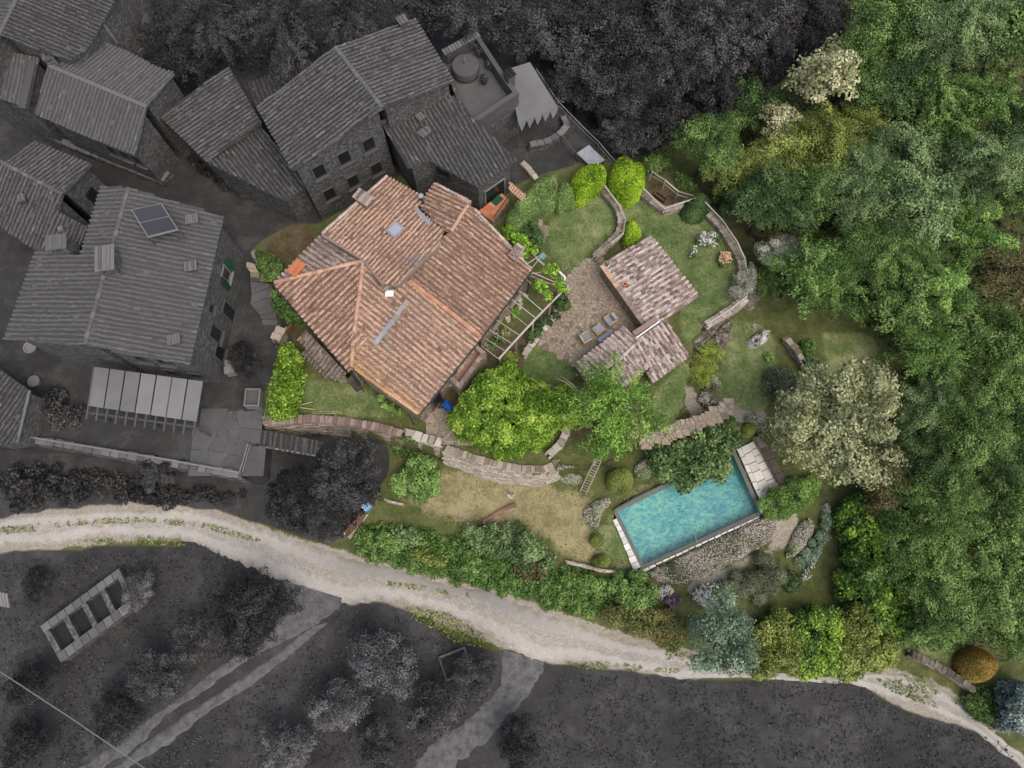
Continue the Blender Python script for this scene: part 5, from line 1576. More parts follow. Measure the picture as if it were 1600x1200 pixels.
def small_patio_things():
    p = P(945, 528, 0.07)
    t = thing('bench', 'grey stone bench slab against the tool shed behind the armchairs', 'bench', tuple(p)); rz = 0.68
    d = Vector((math.cos(rz), math.sin(rz), 0))
    mb = MB(); mb.box(p + Vector((0, 0, 0.4)), (1.25, 0.32, 0.09), rz, jit=0.01); mb.build('seat', 'lead', t)
    for s in (-.45, .45):
        mb = MB(); mb.box(p + d * s + Vector((0, 0, 0.17)), (0.2, 0.26, 0.36), rz, jit=0.01); mb.build('support', 'stone', t)
    p = P(998, 505, 0.05)
    t = thing('flower_pot', 'terracotta pot of pale pink flowers in the patio corner', 'flower pot', tuple(p))
    mb = MB(); mb.lathe(p, [(0.15, 0), (0.22, 0.32), (0.25, 0.33), (0.25, 0.4), (0.19, 0.4), (0.18, 0.3)], 14); mb.build('pot', 'terracotta', t)
    rs = np.random.RandomState(5); q = unit(rs.normal(size=(160, 3))); q[:, 2] = abs(q[:, 2])
    v, f = leaves(np.array([0, 0, 0.42]) + q * 0.2, q, np.full(160, 0.09), rs); place('foliage', mesh_arrays('foliage', v, f, rs.rand(160)), MAT['lf_dark'], t)
    q = q[:40]; v, f = leaves(np.array([0, 0, 0.46]) + q * 0.22, q, np.full(40, 0.11), rs, 0.95); place('blossom', mesh_arrays('blossom', v, f, rs.rand(40)), MAT['petal_pink'], t)
    p = P(994, 517, 0.05)
    t = thing('flower_pot', 'small empty round pot by the tool shed wall cap', 'flower pot', tuple(p))
    mb = MB(); mb.lathe(p, [(0.1, 0), (0.14, 0.2), (0.16, 0.22), (0.12, 0.22), (0.1, 0.1)], 12); mb.build('pot', 'stone_pale', t)
    # wheelbarrow by the house corner
    p = G(694, 632); rz = math.radians(-42)
    d = Vector((math.cos(rz), math.sin(rz), 0)); n = Vector((-d.y, d.x, 0))
    t = thing('wheelbarrow', 'blue wheelbarrow with black wheel beside the villa wall', 'wheelbarrow', tuple(p))
    mb = MB()
    top = [p + d * 0.0 + n * 0.3, p + d * 0.0 - n * 0.3, p + d * 0.75 - n * 0.24, p + d * 0.75 + n * 0.24]
    lo = [p + d * 0.15 + n * 0.2, p + d * 0.15 - n * 0.2, p + d * 0.6 - n * 0.15, p + d * 0.6 + n * 0.15]
    T_ = [q + Vector((0, 0, 0.55)) for q in top]; Lw = [q + Vector((0, 0, 0.28)) for q in lo]
    mb.add(T_ + Lw, [(4, 5, 6, 7), (0, 1, 5, 4), (1, 2, 6, 5), (2, 3, 7, 6), (3, 0, 4, 7)], 0.5); mb.build('tray', 'blue', t)
    mb = MB(); c = p - d * 0.25 + Vector((0, 0, 0.19))
    mb.tube([c - n * 0.05, c + n * 0.05], [0.19, 0.19], 16); w = mb.build('wheel', 'black', t)
    mb = MB(); mb.tube([c - n * 0.06, c + n * 0.06], [0.08, 0.08], 10); mb.build('rim', 'grey_pale', w)
    for s in (-1, 1):
        mb = MB(); mb.tube([c + n * (s * 0.08), p + d * 0.4 + n * (s * 0.18) + Vector((0, 0, 0.27)), p + d * 1.2 + n * (s * 0.28) + Vector((0, 0, 0.5))], [0.02, 0.02, 0.02], 6); mb.build('handle', 'black', t)
        mb = MB(); mb.tube([p + d * 0.55 + n * (s * 0.18) + Vector((0, 0, 0.28)), p + d * 0.62 + n * (s * 0.2)], [0.018, 0.018], 5); mb.build('leg', 'black', t)
    # teal table top by the pergola
    p = P(848, 400, 0.7)
    t = thing('garden_table', 'small teal square garden table under the vine pergola', 'table', (p.x, p.y, 0.0))
    mb = MB(); mb.box(p, (0.42, 0.42, 0.03), 0.75); mb.build('tabletop', 'teal', t)
    for s in (-1, 1):
        for r in (-1, 1):
            mb = MB(); mb.beam((p.x + s * 0.15, p.y + r * 0.15, 0), (p.x + s * 0.15, p.y + r * 0.15, 0.685), 0.03); mb.build('leg', 'teal', t)
    # round stone well ring with a lid of soil
    p = G(560, 601); t = thing('stone_tub', 'round dark stone tub planted with moss at the villa corner', 'tub', tuple(p))
    mb = MB(); mb.lathe(p, [(0.36, 0), (0.38, 0.5), (0.36, 0.55), (0.25, 0.55), (0.24, 0.42)], 20); mb.build('ring', 'stone_brown', t)
    mb = MB(); mb.lathe(p, [(0.235, 0.35), (0.2, 0.45), (0.02, 0.48)], 14); mb.build('moss', 'lf_olive', t)
    # stack of bamboo canes on the grass
    for k, (a, b) in enumerate((((487, 644), (529, 642)), ((487, 647), (534, 645)), ((488, 651), (528, 652)), ((490, 652), (526, 655)), ((494, 643), (492, 652)), ((520, 643), (529, 654)), ((464, 634), (488, 628)), ((462, 636), (494, 640)))):
        A_, B_ = G(*a, 0.05 + 0.03 * k), G(*b, 0.05 + 0.03 * k)
        mb = MB(); mb.tube([A_ - A_, B_ - A_], [0.03, 0.025], 6)
        o = mb.build('bamboo_cane', 'bamboo', loc=tuple(A_), local=True)
        props(o, ['top long bamboo cane of the bundle on the grass', 'longest bamboo cane of the bundle on the grass', 'second lowest bamboo cane of the bundle on the grass', 'lowest bamboo cane next to the brick-topped wall', 'short bamboo cane across the left end of the bundle', 'short bamboo cane across the right end of the bundle', 'bamboo cane slanting upwards beside the hedge', 'bamboo cane slanting downwards beside the hedge'][k], 'cane', 'bamboo canes on the grass')
small_patio_things()

# ------------------------------------------------------------------ pergola on the garden side
def build_pergola():
    zt = 2.35
    c = P(840, 500, 0)
    t = thing('pergola', 'weathered wooden pole pergola along the garden side of the villa', 'pergola', (c.x, c.y, 0))
    bm = [P(888, 446, zt), P(835, 500, zt), P(779, 561, zt)]
    for i in range(2):
        mb = MB(); mb.tube([bm[i], (bm[i] + bm[i + 1]) / 2 + Vector((0, 0, 0.03)), bm[i + 1]], [0.075, 0.068, 0.07], 7); mb.build('beam', 'wood_pale', t)
    ends = [((882, 452), (826, 430)), ((862, 473), (822, 436)), ((848, 486), (812, 455)), ((837, 497), (800, 468)), ((825, 510), (786, 478)), ((812, 524), (770, 496)), ((800, 537), (760, 512)), ((790, 549), (757, 528)), ((778, 560), (752, 540))]
    for (a, b) in ends:
        mb = MB(); mb.tube([P(*a, zt + 0.08), P((a[0] + b[0]) / 2, (a[1] + b[1]) / 2, zt + 0.12), P(*b, zt + 0.14)], [0.034, 0.03, 0.03], 6); mb.build('rafter', 'wood_pale', t)
    for u, v in ((886, 448), (860, 474), (833, 502), (806, 531), (781, 559)):
        p = P(u, v, zt); mb = MB(); mb.tube([(p.x, p.y, -0.05), (p.x, p.y, zt)], [0.07, 0.065], 7); mb.build('post', 'wood_pale', t)
    # poles by the corner
    for a, b in (((828, 424), (888, 450)), ((830, 420), (850, 395)), ((832, 396), (870, 430)), ((838, 404), (886, 446)), ((829, 428), (852, 424)), ((824, 412), (842, 400))):
        mb = MB(); mb.tube([P(*a, zt + 0.2), P(*b, zt + 0.15)], [0.036, 0.032], 6); mb.build('rafter', 'wood_pale', t)
    for i, (u, v, w, h) in enumerate(((862, 422, 14, 9), (845, 448, 12, 10), (872, 440, 9, 8), (856, 460, 12, 8), (880, 452, 7, 8))):
        lab = ['vine clump on the pergola corner nearest the patio steps', 'vine clump hanging by the villa roof corner', 'small vine clump at the pergola beam end', 'vine clump low on the pergola near the patio hedge', 'smallest vine clump at the white pergola end'][i]
        q = oval(u, v, w, h, 20 * i)
        plant('vine', 'bright green ' + lab, q, 0.35, 'lf_yellowgreen', leaf=0.17, cover=1.5, zbase=zt + 0.1, stem=False, group='vines on the pergola', cat='vine', power=0.5, lump=0.3)
    # white corner pieces
    for k, (a, b) in enumerate((((870, 420), (880, 431)), ((881, 430), (883, 436)), ((883, 436), (875, 441)))):
        mb = MB(); mb.beam(P(*a, 0.9), P(*b, 0.9), 0.12, 0.1, 0.8); mb.build('white_board', 'white', t)
build_pergola()
def wall_bed():
    # rubble and flowering plants at the foot of the villa wall
    labs = ['heap of pale stones nearest the villa right corner', 'second heap of pale stones from the villa right corner', 'third heap of pale stones from the villa right corner', 'fourth heap of pale stones along the villa wall', 'heap of pale stones nearest the balcony']
    for k, (u, v) in enumerate(((816, 465), (808, 477), (798, 488), (790, 501), (778, 516))):
        p = G(u, v); mb = MB()
        for j in range(6): mb.box((RNG.uniform(-.3, .3), RNG.uniform(-.3, .3), RNG.uniform(0.02, .15)), (RNG.uniform(.1, .26),) * 2 + (RNG.uniform(.1, .2),), RNG.uniform(0, 3), jit=0.04)
        o = mb.build('stone_heap', 'stone_pale', loc=tuple(p), local=True)
        props(o, labs[k], 'stones', 'stone heaps along the villa wall')
wall_bed()

# ------------------------------------------------------------------ walls, rails, ladder in the garden
def garden_walls():
    W = stone_wall
    W('boundary_wall', 'curving wall with brick-red coping along the front lawn below the villa', [P(u, v, 0.45) for u, v in ((412, 657), (440, 657), (480, 655), (520, 657), (560, 662), (600, 670), (628, 678))], 2.9, 0.4, 'stone', 'stone_brown', 0.3, 0.1, batter=0.2)
    W('retaining_wall', 'pale tall retaining wall below the villa path with broad coping blocks', [P(u, v, 0.3) for u, v in ((634, 676), (660, 684), (690, 692))], 2.8, 0.45, 'stone_pale', 'stone_pale', 0.5, 0.12, batter=0.3)
    W('retaining_wall', 'long rounded retaining wall of pale stone under the big lime-green tree', [P(u, v, 0.1) for u, v in ((696, 700), (730, 712), (770, 724), (815, 732), (850, 734), (872, 724))], 2.6, 0.34, 'stone_pale', 'stone', 0.3, 0.07, batter=0.55)
    W('terrace_wall', 'stepped lower course of pale stone at the foot of the long retaining wall', [P(u, v, -1.5) for u, v in ((745, 730), (790, 741), (850, 746))], 1.1, 0.4, 'stone_pale', 'stone', 0.35, 0.07, batter=0.3)
    W('garden_wall', 'curved weathered wall between lime-green tree and tree with bare branches', [P(u, v, 0.35) for u, v in ((886, 662), (884, 678), (874, 696), (858, 710))], 0.6, 0.35, 'stone_pale', 'stone_pale', 0.45, 0.08)
    W('path_wall', 'low stone wall edging the upper side of the paved path above the fig tree', [P(u, v, -0.75) for u, v in ((1000, 684), (1040, 672), (1080, 656), (1104, 644))], 1.8, 0.25, 'stone', 'stone_dark', 0.4, 0.07)
    W('retaining_wall', 'mossy stone wall beside the pergola and dark green shrubs', [P(u, v, 0.25) for u, v in ((884, 470), (864, 498), (838, 528), (818, 556))], 0.4, 0.3, 'stone', 'stone_pale', 0.35, 0.07)
    W('parapet_wall', 'curved parapet wall with rail around the right side of the small lawn', [P(u, v, 0.55) for u, v in ((944, 296), (954, 308), (966, 324), (972, 344), (968, 364), (952, 380), (930, 400))], 0.6, 0.4, 'stone', 'stone', 0.4, 0.07)
    W('parapet_wall', 'bent parapet wall at the top of the big lawn below the clipped bush', [P(u, v, 0.45) for u, v in ((1004, 302), (1024, 318), (1038, 328), (1060, 322), (1078, 314))], 1.3, 0.35, 'stone', 'stone', 0.4, 0.07)
    W('parapet_wall', 'long curved parapet wall along the right edge of the big lawn', [P(u, v, 0.45) for u, v in ((1108, 334), (1124, 350), (1142, 378), (1158, 406), (1164, 434), (1166, 450))], 1.6, 0.4, 'stone', 'stone', 0.4, 0.07)
    W('parapet_wall', 'wall with sloping rail between big lawn and dark rockery', [P(u, v, 0.3) for u, v in ((1166, 466), (1140, 484), (1104, 508))], 1.5, 0.4, 'stone_pale', 'stone_pale', 0.4, 0.07)
    W('kerb_wall', 'thin curved white stone edging left of the pool above the wild hedge', [P(u, v, -2.35) for u, v in ((886, 878), (910, 884), (935, 890), (958, 893))], 0.4, 0.1, 'stone_pale', 'stone_pale', 0.4, 0.05, over=0.01)
    W('low_wall', 'low rustic wall with white face beside the blue bin at the road', [P(u, v, -2.2) for u, v in ((568, 804), (556, 818), (543, 834))], 0.8, 0.35, 'stone_pale', 'wood_brown', 0.6, 0.08)
    W('kerb_wall', 'brown plank edge in the middle of the dry lower lawn', [P(u, v, -2.25) for u, v in ((806, 789), (790, 796), (772, 806), (756, 815))], 0.35, 0.15, 'stone', 'wood_brown', 0.6, 0.05)
    W('kerb_wall', 'pale broken stone edging on the left of the lower lawn', [P(u, v, -2.2) for u, v in ((603, 782), (618, 786), (628, 788))], 0.3, 0.1, 'stone', 'stone_pale', 0.25, 0.05, over=0.01)
    W('kerb_wall', 'little low wall between rockery lawn and green lawn at the right', [P(u, v, -1.0) for u, v in ((1230, 530), (1244, 546), (1254, 562))], 0.9, 0.3, 'stone', 'stone', 0.4, 0.06)
    W('low_wall', 'dark brick-topped low wall by the golden ball bush at lower right', [P(u, v, -3.7) for u, v in ((1425, 1022), (1452, 1034), (1485, 1052), (1522, 1078))], 0.8, 0.32, 'stone', 'stone_dark', 0.28, 0.07)
    W('low_wall', 'pale plank-topped retaining edge under the tree with bare branches', [P(u, v, -0.3) for u, v in ((862, 712), (900, 714), (930, 716))], 2.0, 0.3, 'stone_pale', 'wood_pale', 0.9, 0.08)
    W('gate_pier', 'mossy stone pier with brown gate left of the villa', [P(u, v, 1.0) for u, v in ((430, 530), (440, 512))], 1.1, 0.5, 'stone', 'stone', 0.4, 0.1)
    R = rail_fence
    R('rail_fence', 'pale wooden rail on the curved parapet of the small lawn', [P(u, v, 0.95) for u, v in ((945, 290), (968, 321), (977, 342), (974, 364), (955, 380), (928, 398))], 0.5)
    R('rail_fence', 'pale angular rail above the bent parapet at the top of the big lawn', [P(u, v, 0.95) for u, v in ((1005, 294), (1038, 326), (1094, 307))], 0.4)
    R('rail_fence', 'long pale double rail along the right edge of the big lawn', [P(u, v, 0.95) for u, v in ((1094, 307), (1130, 345), (1152, 378), (1163, 402), (1170, 440), (1168, 460))], 0.4)
    R('rail_fence', 'pale rail sloping above the wall by the dark rockery', [P(u, v, 0.95) for u, v in ((1168, 462), (1140, 484), (1105, 506))], 0.3)
    R('rail_fence', 'outer weathered rail around the brown earth nook by the woods', [P(u, v, 0.5) for u, v in ((1019, 268), (1040, 282), (1060, 299), (1094, 309))], -0.6)
    R('rail_fence', 'white thin rail beside the tall lime hedge left of the front lawn', [P(u, v, 0.9) for u, v in ((424, 600), (417, 630), (412, 655))], 0.0, m='grey_pale', w=0.06)
    R('rail_fence', 'short white handrail beside the lime-green tree and villa path', [P(u, v, 0.8) for u, v in ((708, 671), (692, 688), (716, 690))], 0.0, w=0.12, lower=False)
    # ladder
    a, b = P(936, 716, -0.2), P(911, 770, -2.4)
    t = thing('ladder', 'wooden ladder leaning from the terrace edge down to the lower lawn', 'ladder', tuple(b))
    d = (b - a).normalized(); n = d.cross(Vector((0, 0, 1))).normalized() * 0.2
    for s in (-1, 1):
        mb = MB(); mb.tube([a + n * s, b + n * s * 1.15], [0.035, 0.035], 6); mb.build('side_rail', 'wood_pale', t)
    for k in range(13):
        c = a.lerp(b, (k + 0.7) / 13.5); mb = MB(); mb.tube([c - n, c + n], [0.022, 0.022], 5); mb.build('rung', 'wood_pale', t)
    # blue bin
    p = G(575, 792)
    t = thing('storage_box', 'pale blue box with grey flap at the end of the roadside wall', 'box', tuple(p))
    mb = MB(); mb.box(p + Vector((0, 0, 0.35)), (0.5, 0.44, 0.7), 0.75, taper=1.05, tint=0.5); mb.build('body', 'blue_pale', t)
    mb = MB(); mb.box(p + Vector((0, 0, 0.735)), (0.56, 0.5, 0.06), 0.75, tint=0.8); mb.build('lid', 'blue_pale', t)
    mb = MB(); mb.box(p + Vector((0.3, 0.2, 0.45)), (0.12, 0.5, 0.5), 0.75); mb.build('flap', 'grey_mid', t)
    # planks in the earth nook
    p = G(1031, 309); t = thing('wooden_trough', 'dark framed wooden trough on the brown earth nook', 'trough', tuple(p)); rz = -0.72
    d = Vector((math.cos(rz), math.sin(rz), 0)); n = Vector((-d.y, d.x, 0))
    for s in (-1, 1):
        mb = MB(); mb.box(p + n * (s * 0.17) + Vector((0, 0, 0.12)), (0.95, 0.05, 0.24), rz); mb.build('side_board', 'wood_brown', t)
        mb = MB(); mb.box(p + d * (s * 0.45) + Vector((0, 0, 0.12)), (0.05, 0.29, 0.24), rz); mb.build('end_board', 'wood_brown', t)
    # gate by the steps
    p = G(452, 517, 0.5); mb = MB(); mb.box((0, 0, 0), (0.8, 0.06, 1.0), 0.9)
    o = mb.build('garden_gate', 'wood_brown', loc=tuple(p), local=True); props(o, 'rusty brown gate panel left of the villa lean-to', 'gate')
garden_walls()

# rocks
def rock(label, px, H, m, seed, name='boulder', sink=0.1):
    w = wpoly(px, H * 0.3)
    cx, cy = sum(p[0] for p in w) / len(w), sum(p[1] for p in w) / len(w)
    z0 = hz(cx, cy)
    rs = np.random.RandomState(seed)
    rings = [(1.0, -sink), (1.02, H * 0.25), (0.86, H * 0.62), (0.55, H * 0.9), (0.2, H)]
    poly = smoothpoly(w, 1)
    n = len(poly)
    V = []
    for k, z in rings:
        for p in poly:
            j = rs.normal(size=3) * 0.06 * min(1.0, H)
            V.append(((p[0] - cx) * k + j[0], (p[1] - cy) * k + j[1], z + j[2] * 1.5))
    V.append((0, 0, H))
    F = [(i * n + k, i * n + (k + 1) % n, (i + 1) * n + (k + 1) % n, (i + 1) * n + k) for i in range(len(rings) - 1) for k in range(n)]
    L = (len(rings) - 1) * n
    F += [(L + k, L + (k + 1) % n, len(V) - 1) for k in range(n)]
    if area2(poly) < 0: F = [tuple(reversed(f)) for f in F]
    me = mesh_arrays(name, V, F, list(rs.rand(len(F))))
    o = place(name, me, MAT[m], loc=(cx, cy, z0))
    return props(o, label, 'rock')
rock('large white lichened boulder on the lower right lawn', [(1168, 530), (1178, 524), (1192, 516), (1201, 518), (1202, 528), (1190, 540), (1176, 545), (1168, 540)], 0.6, 'rock', 1)
rock('broad dark mossy rock outcrop below the sloping rail', [(1085, 520), (1105, 505), (1130, 496), (1143, 502), (1140, 520), (1138, 535), (1125, 546), (1105, 538), (1090, 545), (1080, 540)], 0.9, 'rock_dark', 2)
rock('dark rock edge left of the palms by the shed corner', [(1076, 545), (1088, 545), (1092, 560), (1080, 572), (1074, 568)], 0.6, 'rock_dark', 3)
rock('flat pale stone in the dry lower lawn', [(788, 772), (800, 768), (806, 774), (796, 780)], 0.2, 'rock', 4)
rock('pale slab stone at the foot of the villa path wall', [(628, 693), (640, 690), (641, 700), (630, 702)], 0.25, 'rock', 5)
rock('small white stone above the large boulder', [(1174, 508), (1182, 506), (1183, 511), (1176, 513)], 0.2, 'rock', 6)
rock('pale rock beside the retaining wall and white flowers', [(868, 730), (880, 724), (886, 732), (872, 738)], 0.4, 'rock', 7)
# ------------------------------------------------------------------ the charcoal grey neighbourhood
def q_(pl, px): return [PP(u, v, pl) for u, v in px]
def ring_edge(top, a, b):
    return (top[a].x, top[a].y), (top[b].x, top[b].y)

def house_left():
    c = P(200, 450, 0)
    H = thing('neighbour_house', 'charcoal two-storey house with solar panel on its ridged tile roof', 'house', (c.x, c.y, 0))
    pE = plane3((349, 339, 5.4), (296, 570, 5.4), (167, 416, 7.0))
    pW = plane3((201, 294, 7.0), (133, 538, 7.0), (8, 530, 5.5))
    E = q_(pE, [(201, 294), (349, 339), (296, 570), (133, 538)])
    W = q_(pW, [(159, 292), (201, 294), (133, 538), (8, 530), (58, 390), (126, 400)])
    roof(H, E, 'tile_pale', 'render_grey', tbase=0.45, tvar=0.15, pitch=0.3)
    roof(H, W, 'tile_pale', 'render_grey', tbase=0.5, tvar=0.15, pitch=0.3)
    tE = walls(H, E, 0.35, -0.2, 'render_grey'); walls(H, W, 0.35, -0.2, 'render_grey')
    ridge_tiles(H, PP(201, 294, pE), PP(133, 538, pE), 'ridge_grey', 0.15, 0.4)
    # solar panels on a frame
    pts = [P(u, v, z) for u, v, z in ((205, 328, 7.0), (253, 318, 7.0), (279, 359, 7.5), (231, 371, 7.5))]
    n = (pts[1] - pts[0]).cross(pts[3] - pts[0]).normalized()
    if n.z < 0: n = -n
    mb = MB(); mb.prism([p + n * 0.04 for p in pts], [p - n * 0.06 for p in pts]); fr = mb.build('solar_panel', 'grey_pale', H)
    for k in range(2):
        a, b = pts[0].lerp(pts[3], 0.03 + 0.485 * k), pts[0].lerp(pts[3], 0.485 + 0.485 * k)
        d, e = pts[1].lerp(pts[2], 0.03 + 0.485 * k), pts[1].lerp(pts[2], 0.485 + 0.485 * k)
        ring = [a.lerp(d, 0.04), d.lerp(a, 0.04), e.lerp(b, 0.04), b.lerp(e, 0.04)]
        mb = MB(); mb.prism([p + n * 0.055 for p in ring], [p + n * 0.02 for p in ring]); mb.build('collector', 'solar', fr)
    for p in (pts[2], pts[3]):
        mb = MB(); mb.beam(p - Vector((0, 0, 1.0)), p - Vector((0, 0, 0.05)), 0.05); mb.build('strut', 'grey_mid', fr)
    chimney(H, PP(178, 415, pE) - Vector((0, 0, 0.2)), (0.9, 1.3), 1.2, 0.15, 'stone_grey', 'ridge_grey')
    chimney(H, PP(100, 388, pW), (1.0, 0.8), 0.8, 0.15, 'stone_grey', 'ridge_grey')
    for u, v in ((301, 419), (303, 346), (275, 533)):
        chimney(H, PP(u, v, pE), (0.6, 0.5), 0.3, 0.2, 'render_grey', 'ridge_grey', name='roof_vent')
    a, b = ring_edge(tE, 2, 1)
    opening(H, a, b, 0.74, 2.6, 0.75, 1.2, shutters='shutter')
    opening(H, a, b, 0.43, 3.6, 0.6, 0.7, frame='grey_mid'); opening(H, a, b, 0.30, 2.2, 0.9, 1.7, frame='grey_mid')
    opening(H, a, b, 0.52, 1.0, 0.9, 2.0, frame='grey_mid', name='door', sill=False); opening(H, a, b, 0.2, 1.0, 0.9, 1.5, frame='grey_mid')
    a, b = ring_edge(tE, 3, 2)
    for t, z in ((0.3, 4.0), (0.6, 4.0), (0.45, 1.4), (0.8, 1.4)): opening(H, a, b, t, z, 0.8, 1.1, frame='grey_mid')
    # awning on rafters
    zt, zl = 2.9, 2.5
    A, B_, C_, D_ = P(147, 573, zt), P(318, 596, zt), P(308, 659, zl), P(138, 634, zl)
    t = thing('awning_pergola', 'pale corrugated awning on slim rafters in front of the solar-panel house', 'awning', (A.x, A.y, 0))
    for k in range(7):
        a, b = A.lerp(B_, k / 7 + 0.006), A.lerp(B_, (k + 1) / 7 - 0.006)
        d, e = D_.lerp(C_, k / 7 + 0.006), D_.lerp(C_, (k + 1) / 7 - 0.006)
        mb = MB(); mb.prism([a, b, e, d], [p - Vector((0, 0, 0.02)) for p in (a, b, e, d)]); mb.build('sheet_panel', 'awning', t)
    A2, B2 = P(146, 573, zt - 0.1), P(318, 597, zt - 0.1)
    D2, C2 = P(134, 655, zl - 0.25), P(303, 681, zl - 0.25)
    for k in range(12):
        s = (k + 0.1) / 11.2
        mb = MB(); mb.beam(A2.lerp(B2, s), D2.lerp(C2, s), 0.09, 0.12); mb.build('rafter', 'grey_mid', t)
    mb = MB(); mb.beam(P(137, 645, zl - 0.3), P(308, 668, zl - 0.3), 0.12, 0.14); mb.build('beam', 'grey_mid', t)
    for s in (0.02, 0.5, 0.98):
        p = P(137, 645, zl).lerp(P(308, 668, zl), s); mb = MB(); mb.beam((p.x, p.y, -0.1), (p.x, p.y, zl - 0.38), 0.12); mb.build('post', 'grey_mid', t)
    # things along the walls
    for k, (u, v) in enumerate(((366, 573), (365, 583))):
        p = G(u, v); mb = MB(); mb.box((0, 0, 0.4), (0.6, 0.45, 0.75), 0.2, taper=0.97); mb.box((0, 0, 0.8), (0.66, 0.5, 0.05), 0.2)
        props(mb.build('air_conditioner', 'grey_pale', loc=tuple(p), local=True), ['pale upper box unit', 'pale lower box unit'][k] + ' against the wall of the solar-panel house', 'box unit', 'box units by the wall')
    p = G(401, 626); t = thing('garden_chest', 'pale grey open crate beside the lime hedge and white rail', 'chest', tuple(p))
    for dx, dy, sx, sy in ((0, .55, 1.0, .08), (0, -.55, 1.0, .08), (.46, 0, .08, 1.02), (-.46, 0, .08, 1.02)):
        mb = MB(); mb.box(p + Vector((dx, dy, 0.45)), (sx, sy, 0.9)); mb.build('side', 'grey_pale', t)
    mb = MB(); mb.box(p + Vector((0, 0, 0.3)), (0.84, 1.02, 0.6)); mb.build('filling', 'grey_mid', t)
    # round garden table, pots
    for k, (u, v, r) in enumerate(((121, 660, 0.3), (85, 655, 0.2), (52, 545, 0.45), (58, 598, 0.4))):
        p = G(u, v); mb = MB(); mb.lathe((0, 0, 0), [(r * .7, 0), (r * .95, .35), (r, .4), (r * .8, .4), (r * .7, .3)], 14)
        props(mb.build('plant_pot', 'grey_pale' if k > 1 else 'grey_mid', loc=tuple(p), local=True), ['grey plant pot on the terrace below the awning', 'small dark plant pot left on the awning terrace', 'pale round pot at the left corner of the solar-panel house', 'pale rounded tub beside the small grey shed'][k], 'pot', 'pots by the solar-panel house')
    # terrace wall with railing towards the road
    stone_wall('terrace_wall', 'long charcoal terrace wall below the awning garden', [P(u, v, 0.1) for u, v in ((28, 684), (100, 694), (161, 705), (240, 718), (310, 730), (374, 742))], 2.6, 0.35, 'stone_grey', 'ridge_grey', 0.6, 0.08)
    rail_fence('railing', 'grey railing on the terrace wall below the awning garden', [P(u, v, 0.8) for u, v in ((30, 680), (161, 701), (240, 714), (374, 738), (387, 694))], 0.1, m='grey_pale', w=0.08, every=2.5)
    # carport roof of corrugated sheet
    t = P(450, 690, -2.0)
    C = thing('carport', 'dark corrugated carport roof under the brick-topped wall', 'carport', (t.x, t.y, -2.1))
    pl = plane3((395, 668, 0.0), (500, 684, 0.0), (395, 695, -0.35))
    pts = q_(pl, [(396, 668), (505, 690), (492, 712), (388, 694)])
    roof(C, pts, 'tile_grey', 'render_grey', pitch=0.34, tbase=0.25, tvar=0.15, r=0.1, expo=3.0, name='sheet_roof')
    for u, v in ((390, 694), (440, 703), (490, 711)):
        p = PP(u, v, pl); mb = MB(); mb.beam((p.x, p.y, hz(p.x, p.y) - 0.1), p - Vector((0, 0, 0.15)), 0.14); mb.build('post', 'grey_mid', C)
    a, b = PP(388, 694, pl), PP(493, 712, pl); mb = MB(); mb.beam(a, b, 0.1, 0.12); mb.build('front_beam', 'grey_pale', C)
    # paved yard
    crazy('yard', [(318, 650), (380, 640), (398, 665), (390, 735), (310, 725), (315, 690)], 0.9, 21, 'concrete_grey', 'render_grey', gap=0.05)
house_left()

def steps_left():
    L = [((385, 409), (397, 412)), ((385, 417), (401, 420)), ((391, 425), (405, 426)), ((391, 432), (411, 435)), ((391, 439), (418, 442)), ((393, 460), (425, 447)), ((391, 475), (430, 460)), ((405, 491), (431, 487)), ((409, 499), (433, 498)), ((410, 507), (434, 508))]
    z = 0.08
    p = P(410, 450, 0)
    t = thing('garden_steps', 'fan of wide stone steps between solar-panel house and villa', 'steps', (p.x, p.y, 0))
    for k in range(len(L) - 1):
        zz = 0.06 + 0.12 * (len(L) - 2 - k)
        a, b = [P(*x, zz) for x in L[k]]; d, c = [P(*x, zz) for x in L[k + 1]]
        if (c - b).length < 0.1: continue
        mb = MB(); r = [a, b, c, d]; mb.prism(r, [Vector((x.x, x.y, -0.1)) for x in r]); mb.build('tread', 'concrete_grey' if k > 2 else 'stone', t)
steps_left()

